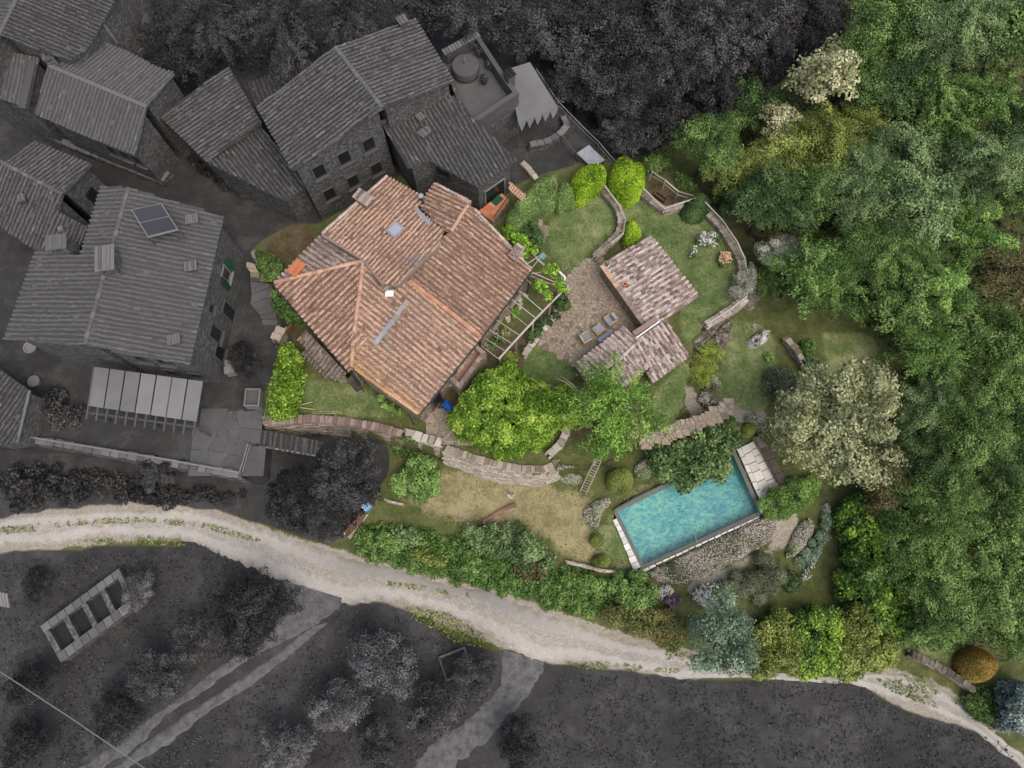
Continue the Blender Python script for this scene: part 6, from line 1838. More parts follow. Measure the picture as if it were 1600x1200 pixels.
def house_small_left():
    c = P(70, 300, 0)
    H = thing('neighbour_cottage', 'charcoal cottage with pale ridge at the left edge below the long house', 'house', (c.x, c.y, 0))
    pN = plane3((7, 256, 5.2), (98, 304, 5.2), (54, 222, 4.5))
    N_ = q_(pN, [(7, 256), (54, 222), (143, 258), (98, 304)])
    pS = plane3((7, 256, 5.2), (98, 304, 5.2), (58, 391, 3.8))
    S_ = q_(pS, [(-40, 232), (7, 256), (98, 304), (91, 330), (136, 354), (120, 395), (100, 405), (58, 391), (0, 353), (-50, 325)])
    roof(H, N_, 'tile_grey', 'render_grey', tbase=0.55); roof(H, S_, 'tile_grey', 'render_grey', tbase=0.5, tvar=0.15)
    t = walls(H, N_, 0.25, -0.2, 'render_grey'); walls(H, S_, 0.25, -0.2, 'render_grey')
    ridge_tiles(H, PP(-40, 231, pS), PP(99, 304, pS), 'ridge_grey', 0.14, 0.4)
    a, b = ring_edge(t, 3, 2); opening(H, a, b, 0.5, 2.6, 0.7, 1.1, frame='grey_dark')
    chimney(H, PP(40, 315, pS), (0.4, 0.4), 0.4, 0.3, 'render_grey', 'ridge_grey')
    chimney(H, PP(100, 362, pS), (0.25, 0.25), 0.3, 0.3, 'grey_pale', 'grey_pale', name='roof_vent')
    # low shed at the left edge
    c = P(10, 640, 0)
    S = thing('neighbour_shed', 'small charcoal shed with mossy tile roof at the left picture edge', 'shed', (c.x, c.y, 0))
    pl = plane3((0, 577, 2.6), (47, 612, 2.6), (28, 692, 2.0))
    R = q_(pl, [(-40, 555), (0, 577), (47, 610), (28, 690), (-10, 697), (-60, 690)])
    roof(S, R, 'tile_grey', 'render_grey', tbase=0.35); walls(S, R, 0.2, -0.2, 'render_grey')
    ridge_tiles(S, PP(47, 610, pl), PP(28, 690, pl), 'ridge_grey', 0.1, 0.4)
house_small_left()

def house_top_left():
    c = P(130, 130, 0)
    H = thing('neighbour_long_house', 'long charcoal house with pale ridge and stepped roofs at upper left', 'house', (c.x, c.y, 0))
    pN = plane3((77, 103, 5.8), (229, 166, 5.8), (157, 66, 4.9))
    N_ = q_(pN, [(77, 103), (112, 93), (138, 76), (158, 65), (200, 82), (245, 106), (272, 115), (229, 167)])
    pS = plane3((77, 105, 5.8), (229, 167, 5.8), (210, 241, 4.6))
    S_ = q_(pS, [(76, 105), (229, 167), (211, 242), (130, 210), (56, 178)])
    pT = plane3((30, 0, 7.6), (0, 50, 7.6), (138, 75, 6.2))
    T_ = q_(pT, [(30, 0), (55, -60), (205, -60), (175, 8), (138, 76), (112, 94), (60, 78), (0, 54)])
    pT2 = plane3((30, 0, 7.6), (0, 50, 7.6), (-60, 10, 6.9))
    T2 = q_(pT2, [(55, -60), (30, 0), (0, 54), (-40, 120), (-120, 80), (-40, -80)])
    pW = plane3((0, 80, 5.9), (60, 90, 5.9), (38, 166, 5.0))
    W_ = q_(pW, [(-40, 74), (0, 78), (61, 90), (38, 166), (0, 154), (-50, 140)])
    for p, m, tb in ((N_, 'tile_pale', .6), (S_, 'tile_pale', .4), (T_, 'tile_grey', .45), (T2, 'tile_pale', .4), (W_, 'tile_pale', .4)): roof(H, p, m, 'render_grey', tbase=tb, tvar=0.15)
    walls(H, N_, 0.2, -0.5, 'render_grey'); t = walls(H, S_, 0.3, -0.5, 'render_grey'); walls(H, T_, 0.25, -0.5, 'render_grey'); walls(H, T2, 0.25, -0.5, 'render_grey'); walls(H, W_, 0.2, -0.5, 'render_grey')
    ridge_tiles(H, PP(77, 103, pN), PP(230, 167, pN), 'ridge_grey', 0.15, 0.4); ridge_tiles(H, PP(54, -58, pT), PP(0, 53, pT), 'ridge_grey', 0.14, 0.4)
    chimney(H, PP(84, 98, pN), (0.6, 0.6), 0.7, 0.4, 'stone_grey', 'ridge_grey')
    chimney(H, P(165, 50, 4.8), (0.7, 0.9), 1.2, 0.5, 'grey_pale', 'grey_pale')
    mb = MB(); a, b = PP(53, 95, pW), PP(36, 170, pW); mb.beam(a, b, 0.5, 0.3); mb.build('valley_gutter', 'grey_mid', H)
    for tt in (0.3, 0.6, 0.85): opening(H, (t[3].x, t[3].y), (t[2].x, t[2].y), tt, 3.0, 0.8, 1.1, frame='grey_mid')
    # small lower roof and round tank behind
    p = plane3((190, 60, 2.6), (215, 75, 2.6), (200, 95, 2.2))
    K_ = q_(p, [(180, 55), (205, 45), (222, 78), (222, 100), (190, 90)])
    roof(H, K_, 'tile_grey', 'render_grey', tbase=0.45, name='lean_to_roof'); walls(H, K_, 0.15, -0.5, 'render_grey', name='lean_to_wall')
    p = P(210, 22, 3.0)
    t = thing('cistern', 'smooth rounded pale cistern behind the long house', 'cistern', (p.x, p.y, -0.2))
    mb = MB(); mb.lathe((p.x, p.y, -0.2), [(0.85, 0), (0.95, 0.3), (0.95, 2.6), (0.8, 3.0), (0.35, 3.2), (0.02, 3.22)], 20); mb.build('tank', 'grey_mid', t, smooth=True)
    mb = MB(); mb.lathe((p.x, p.y, 2.98), [(0.5, 0), (0.5, 0.12), (0.42, 0.16), (0.02, 0.2)], 18); mb.build('lid', 'grey_pale', t)
    # garden wall and lane walls in front
    stone_wall('lane_wall', 'long charcoal lane wall in front of the long house', [P(u, v, 0.6) for u, v in ((40, 196), (110, 226), (180, 254), (252, 282), (262, 268))], 0.8, 0.3, 'stone_grey', 'ridge_grey', 0.6, 0.08)
    p = P(277, 152, 2.2); t = thing('satellite_dish', 'small pale satellite dish beside the stepped farmhouse roof', 'satellite dish', (p.x, p.y, 0))
    mb = MB(); mb.beam((p.x, p.y, -0.1), (p.x, p.y, 2.1), 0.06); mb.build('mast', 'grey_mid', t)
    mb = MB(); mb.lathe(p - Vector((0, 0, .1)), [(0.05, 0), (0.2, 0.05), (0.3, 0.16), (0.31, 0.17), (0.02, 0.06)], 16); mb.build('dish', 'grey_pale', t)
house_top_left()

def farmhouse():
    c = P(560, 200, 0)
    H = thing('neighbour_farmhouse', 'tall charcoal farmhouse complex with stepped tiled roofs above the villa', 'house', (c.x, c.y, 0))
    pW = plane3((358, 105, 5.2), (408, 188, 5.2), (251, 182, 4.1))
    W_ = q_(pW, [(251, 182), (358, 105), (408, 190), (385, 206), (324, 252)])
    pT = plane3((325, 254, 4.2), (408, 198, 4.2), (446, 313, 3.4))
    T_ = q_(pT, [(325, 254), (408, 198), (482, 290), (446, 314)])
    p1 = plane3((524, 74, 8.2), (598, 169, 8.2), (458, 265, 7.0))
    M1 = q_(p1, [(402, 168), (524, 74), (598, 169), (458, 266)])
    p2 = plane3((524, 74, 8.2), (598, 169, 8.2), (708, 127, 7.0))
    M2 = q_(p2, [(524, 74), (649, 31), (708, 127), (598, 169)])
    pN = plane3((386, 131, 3.8), (482, 96, 3.8), (402, 170, 4.6))
    N_ = q_(pN, [(383, 134), (482, 94), (505, 110), (430, 165), (402, 170)])
    pA = plane3((600, 190, 5.6), (695, 141, 5.6), (747, 291, 4.0))
    A_ = q_(pA, [(596, 194), (695, 140), (737, 182), (806, 250), (747, 292), (671, 250), (640, 262)])
    for p, tb, pi in ((W_, .5, .3), (T_, .45, .28), (M1, .5, .29), (M2, .55, .29), (N_, .25, .3), (A_, .42, .29)): roof(H, p, 'tile_grey', 'render_grey', tbase=tb, pitch=pi)
    walls(H, W_, 0.25, -0.3, 'stone_grey'); walls(H, T_, 0.25, -0.3, 'stone_grey'); t1 = walls(H, M1, 0.25, -0.3, 'stone_grey'); t2 = walls(H, M2, 0.25, -0.3, 'stone_grey'); walls(H, N_, 0.2, -0.3, 'stone_grey'); ta = walls(H, A_, 0.25, -0.3, 'stone_grey')
    ridge_tiles(H, PP(524, 74, p1), PP(598, 169, p1), 'ridge_grey', 0.16, 0.4)
    ridge_tiles(H, PP(325, 252, pT) + Vector((0, 0, .1)), PP(408, 197, pT) + Vector((0, 0, .1)), 'ridge_grey', 0.12, 0.4)
    mb = MB(); a, b = P(596, 192, 6.0), P(697, 138, 6.0); mb.beam(a, b, 0.22, 0.12); mb.build('flashing', 'ridge_grey', H)
    chimney(H, PP(630, 40, p2), (0.5, 0.5), 0.5, 0.5, 'grey_mid', 'ridge_grey')
    chimney(H, PP(664, 210, pA), (0.6, 0.45), 0.25, 0.7, 'grey_mid', 'ridge_grey', name='roof_vent'); chimney(H, PP(657, 186, pA), (0.4, 0.4), 0.25, 0.7, 'grey_mid', 'ridge_grey', name='roof_vent')
    a, b = (t1[3].x, t1[3].y), (t1[2].x, t1[2].y)
    for t, z in ((0.2, 5.3), (0.5, 5.3), (0.8, 5.3), (0.2, 2.5), (0.5, 2.5), (0.8, 2.5)): opening(H, a, b, t, z, 0.85, 1.25, frame='grey_mid')
    a, b = (ta[4].x, ta[4].y), (ta[3].x, ta[3].y); opening(H, a, b, 0.5, 1.2, 1.7, 2.3, frame='grey_pale', name='door', sill=False)
    a, b = (ta[5].x, ta[5].y), (ta[4].x, ta[4].y); opening(H, a, b, 0.25, 3.4, 0.9, 0.6, frame='grey_dark')
    # roof terrace with parapet
    c = P(745, 120, 3.0)
    T = thing('roof_terrace', 'grey walled roof terrace with plants behind the farmhouse', 'terrace', (c.x, c.y, -0.3))
    ring = [P(u, v, 4.5) for u, v in ((690, 81), (746, 51), (791, 120), (811, 145), (736, 196), (709, 131))]
    mb = MB(); mb.prism([Vector((p.x, p.y, 3.4)) for p in ring], [Vector((p.x, p.y, -0.3)) for p in ring]); mb.build('wall', 'render_grey', T)
    ir = inset([(p.x, p.y) for p in ring], 0.32)
    mb = MB(); mb.slab(ir, 3.4, 3.42); mb.build('floor', 'concrete_grey', T)
    for k in (0, 1, 2, 3):
        a, b, c2, d = ring[k], ring[(k + 1) % 6], ir[(k + 1) % 6], ir[k]
        mb = MB(); mb.prism([(a.x, a.y, 4.5), (b.x, b.y, 4.5), (c2.x, c2.y, 4.5), (d.x, d.y, 4.5)], [(p.x, p.y, 3.401) for p in (a, b, c2, d)]); mb.build('parapet', 'grey_mid', T)
        if k == 0:
            for j in range(12):
                p = Vector((a.x, a.y, 4.52)).lerp(Vector((b.x, b.y, 4.52)), (j + 0.5) / 12); mb = MB(); mb.box(p + Vector((0.1, -0.15, 0.05)), (0.2, 0.5, 0.1), 0.5); mb.build('coping_tile', 'ridge_grey', T)
    p = P(796, 124, 4.5); chimney(T, p, (0.55, 0.55), 0.6, 0.6, 'grey_mid', 'grey_dark')
    p = P(728, 113, 3.45)
    t = thing('covered_table', 'round covered table on the grey roof terrace', 'table', tuple(p))
    mb = MB(); mb.lathe(p, [(0.95, 0), (1.0, 0.3), (0.95, 0.72), (0.9, 0.78), (0.3, 0.84), (0.02, 0.9)], 22); mb.build('cover', 'grey_mid', t)
    mb = MB(); mb.lathe(p + Vector((0, 0, .9)), [(0.06, 0), (0.05, 0.5), (0.02, 0.52)], 8); mb.build('pole', 'grey_pale', t)
    for k, (u, v) in enumerate(((750, 88), (765, 108), (757, 131))):
        p = P(u, v, 3.43); t = thing('potted_plant', ['bushy potted plant behind the covered terrace table', 'potted plant along the right terrace parapet', 'low potted plant in the middle of the roof terrace'][k], 'potted plant', tuple(p), 'plants on the roof terrace')
        mb = MB(); mb.lathe(p, [(0.14, 0), (0.2, 0.3), (0.22, 0.32), (0.16, 0.32), (0.15, 0.2)], 12); mb.build('pot', 'grey_mid', t)
        rs = np.random.RandomState(k); qq = unit(rs.normal(size=(220, 3))) * rs.uniform(0.5, 1, (220, 1))
        v_, f_ = leaves(np.array([0, 0, 0.6]) + qq * 0.4, unit(qq + [0, 0, .3]), np.full(220, 0.13), rs); place('foliage', mesh_arrays('foliage', v_, f_, rs.rand(220)), MAT['lf_grey'], t)
    # awning with pennant edge
    A, B_, C_, D_ = P(792, 108, 3.6), P(828, 97, 3.6), P(872, 168, 3.0), P(810, 192, 3.0)
    t = thing('awning', 'grey fabric awning with pale pointed fringe right of the roof terrace', 'awning', (A.x, A.y, -0.3))
    mb = MB(); mb.prism([A, B_, C_, D_], [p - Vector((0, 0, 0.04)) for p in (A, B_, C_, D_)]); mb.build('sheet', 'awning', t)
    for k in range(5):
        a, b = D_.lerp(C_, k / 5), D_.lerp(C_, (k + 1) / 5)
        out = Vector(((b - a).y, -(b - a).x, 0)).normalized()
        if out.y > 0: out = -out
        tip = a.lerp(b, 0.3) + out * 0.2 - Vector((0, 0, 0.75))
        mb = MB(); mb.prism([a + out * 0.02, b + out * 0.02, a.lerp(b, 0.8) + out * 0.08 - Vector((0, 0, 0.3)), tip], [p - Vector((0, 0.02, 0.02)) for p in (a + out * 0.02, b + out * 0.02, a.lerp(b, 0.8) + out * 0.08 - Vector((0, 0, 0.3)), tip)]); mb.build('pennant', 'grey_pale', t)
    for p in (A, B_, C_, D_):
        mb = MB(); mb.beam((p.x * 0.995, p.y, -0.3), (p.x * 0.995, p.y, p.z - 0.06), 0.08); mb.build('post', 'grey_mid', t)
    stone_wall('terrace_wall', 'rounded charcoal wall beside the fringed awning', [P(u, v, 0.6) for u, v in ((828, 226), (850, 222), (872, 212), (886, 196), (880, 182))], 0.8, 0.3, 'stone_grey', 'ridge_grey', 0.5, 0.08)
    rail_fence('railing', 'grey railing along the cliff edge by the fringed awning', [P(u, v, 0.9) for u, v in ((838, 108), (872, 158), (905, 192), (936, 222), (968, 260))], 0.0, m='grey_pale', w=0.07)
    rail_fence('railing', 'inner grey railing of the garden strip beside the awning', [P(u, v, 0.8) for u, v in ((878, 212), (900, 238), (920, 258))], 0.0, m='grey_mid', w=0.07)
    # glass frame
    p = G(925, 245); t = thing('cold_frame', 'glazed cold frame behind the lime hedge', 'cold frame', tuple(p))
    a, b, c2, d = [P(u, v, 0.5) for u, v in ((900, 240), (920, 226), (945, 250), (925, 262))]
    mb = MB(); mb.prism([a, b, c2, d], [x - Vector((0, 0, 0.05)) for x in (a, b, c2, d)]); mb.build('glazing', 'lead', t)
    mb = MB(); r = [x - Vector((0, 0, 0.051)) for x in (a, b, c2, d)]; mb.prism(r, [Vector((x.x, x.y, -0.1)) for x in r]); mb.build('box', 'grey_mid', t)
    stone_wall('dry_wall', 'line of pale stones behind the clipped hedge', [P(u, v, 0.25) for u, v in ((816, 254), (828, 266), (838, 280))], 0.3, 0.3, 'stone', 'stone_pale', 0.35, 0.1)
    # terracotta balcony with grille, beside the clipped hedge
    c = P(780, 325, 0)
    t = thing('terracotta_terrace', 'orange tiled terrace with iron grille between farmhouse and clipped hedge', 'terrace', (c.x, c.y, -0.1))
    r = [P(u, v, 1.0) for u, v in ((747, 330), (784, 302), (796, 312), (770, 346))]
    mb = MB(); mb.prism(r, [Vector((x.x, x.y, -0.1)) for x in r]); mb.build('platform', 'wall', t)
    for i in range(5):
        for j in range(2):
            f = lambda x, y: r[0].lerp(r[1], x).lerp(r[3].lerp(r[2], x), y)
            k_ = [f((i + .02) / 5, (j + .03) / 2), f((i + .98) / 5, (j + .03) / 2), f((i + .98) / 5, (j + .97) / 2), f((i + .02) / 5, (j + .97) / 2)]
            mb = MB(); mb.prism([x + Vector((0, 0, .03)) for x in k_], [x + Vector((0, 0, .002)) for x in k_]); mb.build('floor_tile', 'terracotta', t)
    mb = MB(); mb.box(P(777, 313, 1.045), (0.5, 0.8, 0.02), -0.75); mb.build('door_mat', 'shutter', t)
    a, b = P(772, 347, 1.0), P(797, 313, 1.0)
    for k in range(14):
        p = a.lerp(b, k / 13); mb = MB(); mb.beam(p - Vector((0, 0, .6)), p + Vector((0, 0, .8)), 0.025); mb.build('baluster', 'metal_dark', t)
    mb = MB(); mb.beam(a + Vector((0, 0, .8)), b + Vector((0, 0, .8)), 0.05); mb.build('handrail', 'metal_dark', t)
    t2 = thing('tiled_canopy', 'small orange tiled canopy at the corner of the farmhouse annex', 'canopy', (c.x, c.y, 0))
    pl = plane3((796, 284, 1.9), (822, 304, 1.9), (797, 295, 1.75)); r = q_(pl, [(796, 283), (822, 305), (816, 313), (796, 296)])
    roof(t2, r, 'ridge', 'mortar', name='canopy_roof', pitch=0.24)
    for x in r[1:3]:
        mb = MB(); mb.beam((x.x, x.y, -0.1), x - Vector((0, 0, .15)), 0.08); mb.build('post', 'metal_dark', t2)
farmhouse()

def raised_bed():
    z = -2.6
    o = [P(u, v, z) for u, v in ((64, 980), (187, 889), (214, 946), (95, 1034))]
    c = sum(o, Vector()) / 4
    t = thing('raised_bed', 'long stone raised bed with four dark compartments at lower left', 'raised bed', (c.x, c.y, -3.6))
    A, B_, C_, D_ = o
    # outer rectangle squared up
    f = lambda x, y: A.lerp(B_, x).lerp(D_.lerp(C_, x), y)
    def wallpiece(x0, x1, y0, y1, name='wall'):
        r = [f(x0, y0), f(x1, y0), f(x1, y1), f(x0, y1)]
        mb = MB(); mb.prism(r, [Vector((p.x, p.y, -3.9)) for p in r], 0.7); mb.build(name, 'stone_grey' if name == 'wall' else 'grey_mid', t)
    wallpiece(0, 1, 0, 0.16); wallpiece(0, 1, 0.8, 1.0)
    for x in (0, 0.235, 0.47, 0.705, 0.94): wallpiece(x, x + 0.06, 0.161, 0.799)
    for k in range(4):
        x = 0.061 + 0.235 * k
        r = [f(x, .162), f(x + .173, .162), f(x + .173, .798), f(x, .798)]
        mb = MB(); mb.prism([p - Vector((0, 0, .45)) for p in r], [p - Vector((0, 0, .9)) for p in r]); mb.build('soil', 'grey_dark', t)
    for k in range(10):
        for y0, y1 in ((-0.02, .165), (.795, 1.02)):
            x0, x1 = k / 10 + .003, (k + 1) / 10 - .003
            r = [f(x0, y0), f(x1, y0), f(x1, y1), f(x0, y1)]
            mb = MB(); mb.prism([p + Vector((0, 0, .07)) for p in r], [p + Vector((0, 0, .002)) for p in r]); mb.build('coping_slab', 'ridge_grey', t)
    # steps at the left
    for k in range(3):
        p = G(4 + 5 * k, 936 + 1 * k); mb = MB(); mb.box((0, 0, .1), (0.16, 0.95, 0.2), 0.35)
        props(mb.build('step', 'grey_pale', loc=tuple(p), local=True), ['leftmost', 'middle', 'rightmost'][k] + ' of three pale steps at the left edge below the road', 'step', 'steps at the left edge')
    # square curb
    p = G(712, 1037); t = thing('well_curb', 'square stone curb half hidden by a dark olive tree below the road', 'curb', tuple(p)); rz = 0.35
    d = Vector((math.cos(rz), math.sin(rz), 0)); n = Vector((-d.y, d.x, 0))
    for s in (-1, 1):
        mb = MB(); mb.box(p + d * (s * 0.85) + Vector((0, 0, .15)), (.14, 1.6, .3), rz); mb.build('side', 'ridge_grey', t)
        mb = MB(); mb.box(p + n * (s * 0.73) + Vector((0, 0, .15)), (1.55, .14, .3), rz); mb.build('side', 'ridge_grey', t)
    # overhead cable
    a, b = P(-60, 1010, 4.0), P(300, 1251, 4.0)
    mb = MB(); mb.tube([Vector((0, 0, 0)), (b - a) * 0.5 - Vector((0, 0, .15)), b - a], [0.03] * 3, 5)
    props(mb.build('overhead_cable', 'grey_pale', loc=tuple(a), local=True), 'pale overhead cable crossing the lower left corner', 'cable')
    a, b = P(1640, 1108, 3.0), P(1470, 1260, 3.0)
    mb = MB(); mb.tube([Vector((0, 0, 0)), (b - a) * 0.5 - Vector((0, 0, .1)), b - a], [0.018] * 3, 5)
    props(mb.build('overhead_cable', 'grey_mid', loc=tuple(a), local=True), 'thin dark overhead cable at the lower right corner', 'cable')
raised_bed()
# ------------------------------------------------------------------ trees
#        kind      i  R    hr   clumps dens leaf
for i in range(5): variant('broad', i, 2.6, 0.8, (60, 80, 64, 90, 70)[i], 1.05, (0.17, 0.13, 0.2, 0.15, 0.18)[i], H=1.6, crad=(0.12, 0.25), spiky=0.7, spread=0.9, spray=(0.5, 0.9, 0.4, 0.8, 0.6)[i], low=-0.15)
for i in range(4): variant('big', i, 3.6, 0.72, (120, 150, 110, 140)[i], 1.0, (0.17, 0.14, 0.2, 0.16)[i], H=1.4, crad=(0.09, 0.2), r0=0.22, spiky=0.7, spread=0.92, spray=(0.6, 1.0, 0.5, 0.8)[i], low=-0.1)
for i in range(3): variant('loose', i, 2.4, 0.85, 76, 0.85, (0.16, 0.2, 0.14)[i], H=1.5, crad=(0.09, 0.21), spiky=0.9, spread=0.97, aspect=0.45, spray=1.1, low=-0.1)
for i in range(2): variant('puffy', i, 2.0, 0.85, 44, 1.4, 0.15, H=1.6, crad=(0.16, 0.28), spread=0.88, spiky=0.4, spray=0.3)
for i in range(3): variant('small', i, 1.3, 0.85, 32, 1.1, 0.13, H=1.2, r0=0.09, crad=(0.15, 0.3), spiky=0.6, spray=0.6)
for i in range(3): variant('olive', i, 2.0, 0.8, 64, 0.8, 0.14, H=1.2, crad=(0.14, 0.26), spiky=0.7, aspect=0.45, spread=0.8, spray=0.35)
for i in range(2): variant('needle', i, 3.0, 0.9, 70, 0.8, 0.2, H=1.5, crad=(0.12, 0.2), spiky=1.0, aspect=0.22, spread=1.0, spray=1.8)

WOOD = [  # u, v, d, kind, leaf, label
 (1400, 52, 165, 'big', 'lf_green', 'broad mid green tree at the top edge right of the charcoal woods'),
 (1492, 48, 150, 'big', 'lf_greygreen', 'grey green broad tree at the top edge of the right wood'),
 (1572, 62, 130, 'broad', 'lf_green', 'green tree in the top right corner of the picture'),
 (1335, 110, 100, 'broad', 'lf_green', 'green tree on the border to the charcoal woods'),
 (1395, 140, 110, 'broad', 'lf_dark', 'dark green tree right of the cream flowering tree'),
 (1288, 122, 116, 'small', 'lf_cream', 'cream flowering tree at the edge of the right wood'),
 (1215, 190, 72, 'small', 'lf_cream', 'smaller cream flowering tree lower left of the big cream one'),
 (1178, 168, 80, 'broad', 'lf_dark', 'dark tree at the border of colour and charcoal woods'),
 (1112, 222, 95, 'broad', 'lf_green', 'green tree nearest the earth nook behind the railings'),
 (1150, 270, 90, 'broad', 'lf_olive', 'olive green tree above the dark trees by the lawn rail'),
 (1222, 245, 100, 'broad', 'lf_olive', 'olive tinted tree below the small cream tree'),
 (1290, 230, 110, 'broad', 'lf_olive', 'yellowish olive tree in the middle of the upper wood'),
 (1350, 195, 90, 'loose', 'lf_olive', 'olive tree below the dark tree of the upper wood'),
 (1205, 315, 105, 'broad', 'lf_dark', 'dark round tree right of the lawn rail'),
 (1260, 305, 95, 'broad', 'lf_green', 'green tree between dark round tree and grey green giant'),
 (1130, 310, 60, 'small', 'lf_dark', 'small dark tree close to the long double rail'),
 (1450, 150, 110, 'loose', 'lf_green', 'loose green tree in the upper right wood'),
 (1530, 165, 120, 'loose', 'lf_bright', 'bright green feathery tree at upper right'),
 (1588, 215, 90, 'broad', 'lf_dark', 'dark tree at the right edge in the upper wood'),
 (1470, 215, 100, 'loose', 'lf_bright', 'bright green tree below the loose green tree at upper right'),
 (1410, 240, 110, 'broad', 'lf_greygreen', 'grey green tree in the heart of the upper right wood'),
 (1340, 290, 120, 'big', 'lf_greygreen', 'grey green spreading tree left of the heart of the wood'),
 (1420, 330, 150, 'big', 'lf_greygreen', 'largest grey green tree of the right wood'),
 (1540, 270, 120, 'loose', 'lf_greygreen', 'grey twiggy tree above the lime trees'),
 (1590, 310, 80, 'broad', 'lf_green', 'green tree at the right edge above the brownish tree'),
 (1303, 305, 55, 'small', 'lf_fresh', 'small pale tree with white trunk in the wood'),
 (1512, 330, 80, 'puffy', 'lf_fresh', 'upper pale lime puffy tree of the right wood'),
 (1532, 398, 95, 'puffy', 'lf_fresh', 'right pale lime puffy tree of the right wood'),
 (1478, 455, 90, 'puffy', 'lf_fresh', 'lower pale lime puffy tree of the right wood'),
 (1380, 400, 125, 'big', 'lf_green', 'dense green tree above the clearing'),
 (1460, 395, 80, 'loose', 'lf_dark', 'dark twiggy tree between the pale lime trees'),
 (1255, 430, 110, 'loose', 'lf_bright', 'bright yellow green tree right of the silver bush'),
 (1305, 455, 100, 'loose', 'lf_bright', 'bright green tree at the clearing edge'),
 (1215, 395, 70, 'olive', 'lf_silver', 'silvery olive shrub tree outside the lawn rail'),
 (1195, 440, 55, 'small', 'lf_green', 'small green tree touching the silver bush'),
 (1410, 480, 110, 'broad', 'lf_green', 'green tree overhanging the right side of the clearing'),
 (1580, 440, 110, 'loose', 'lf_brown', 'brownish dark tree at the right edge'),
 (1500, 520, 100, 'loose', 'lf_green', 'green tree below the lower pale lime tree'),
 (1575, 530, 100, 'broad', 'lf_green', 'green tree at the right edge below the brownish tree'),
 (1455, 560, 105, 'loose', 'lf_bright', 'bright green bushy tree right of the clearing'),
 (1530, 600, 130, 'big', 'lf_green', 'wide green tree at the right edge in mid height'),
 (1450, 640, 90, 'broad', 'lf_greygreen', 'grey green tree right of the sage oak top'),
 (1590, 650, 100, 'broad', 'lf_green', 'green tree at the right edge above the ferny tree'),
 (1510, 680, 110, 'broad', 'lf_green', 'green tree between sage oak and right edge'),
 (1425, 655, 60, 'small', 'lf_fresh', 'small fresh green tree touching the right side of the sage oak'),
 (1545, 735, 100, 'needle', 'lf_dark', 'dark ferny tree with long fronds at the right'),
 (1455, 720, 100, 'broad', 'lf_dark', 'dark green tree below right of the sage oak'),
 (1590, 740, 80, 'broad', 'lf_dark', 'dark tree at the right edge below the ferny one'),
 (1392, 765, 80, 'broad', 'lf_brown', 'brown tinged bushy tree at the top of the tall hedge'),
 (1460, 800, 140, 'big', 'lf_green', 'big green tree right of the tall laurel hedge'),
 (1560, 820, 140, 'big', 'lf_green', 'big green tree at the right edge in the lower wood'),
 (1440, 890, 130, 'big', 'lf_green', 'big green tree in the middle of the lower wood'),
 (1535, 920, 140, 'big', 'lf_pale', 'paler green big tree in the lower right wood'),
 (1595, 880, 80, 'broad', 'lf_dark', 'dark tree at the right edge of the lower wood'),
 (1460, 975, 90, 'broad', 'lf_green', 'green tree above the dark brick-topped wall'),
 (1580, 985, 80, 'broad', 'lf_green', 'green tree above the golden ball bush at the right edge'),
]
for k, (u, v, d, kind, lm, lab) in enumerate(WOOD):
    tree('woodland_tree', lab, u, v, d * 1.02, kind, lm, 'bark_pale' if 'white trunk' in lab else 'bark', group='trees of the right wood', i=k, hscale=2.1 if 'cream' in lm else (0.85, 1.1, 0.95, 1.3, 1.05)[k % 5])

tree('oak_tree', 'large sage green oak tree right of the pool', 1310, 662, 205, 'big', 'lf_sage', group='garden trees', i=2)
tree('acacia_tree', 'leafy green tree with bare pale branches above the ladder', 962, 632, 132, 'loose', 'lf_acacia', 'bark_pale', group='garden trees', i=0, ground=-0.3)
tree('acacia_tree', 'lower green tree over the ladder top', 955, 690, 75, 'small', 'lf_acacia', 'bark_pale', group='garden trees', i=1, ground=-0.5)
tree('blue_green_tree', 'blue green tree at the roadside between reddish and yellow green hedges', 1128, 1000, 118, 'broad', 'lf_blue', group='garden trees', i=2)

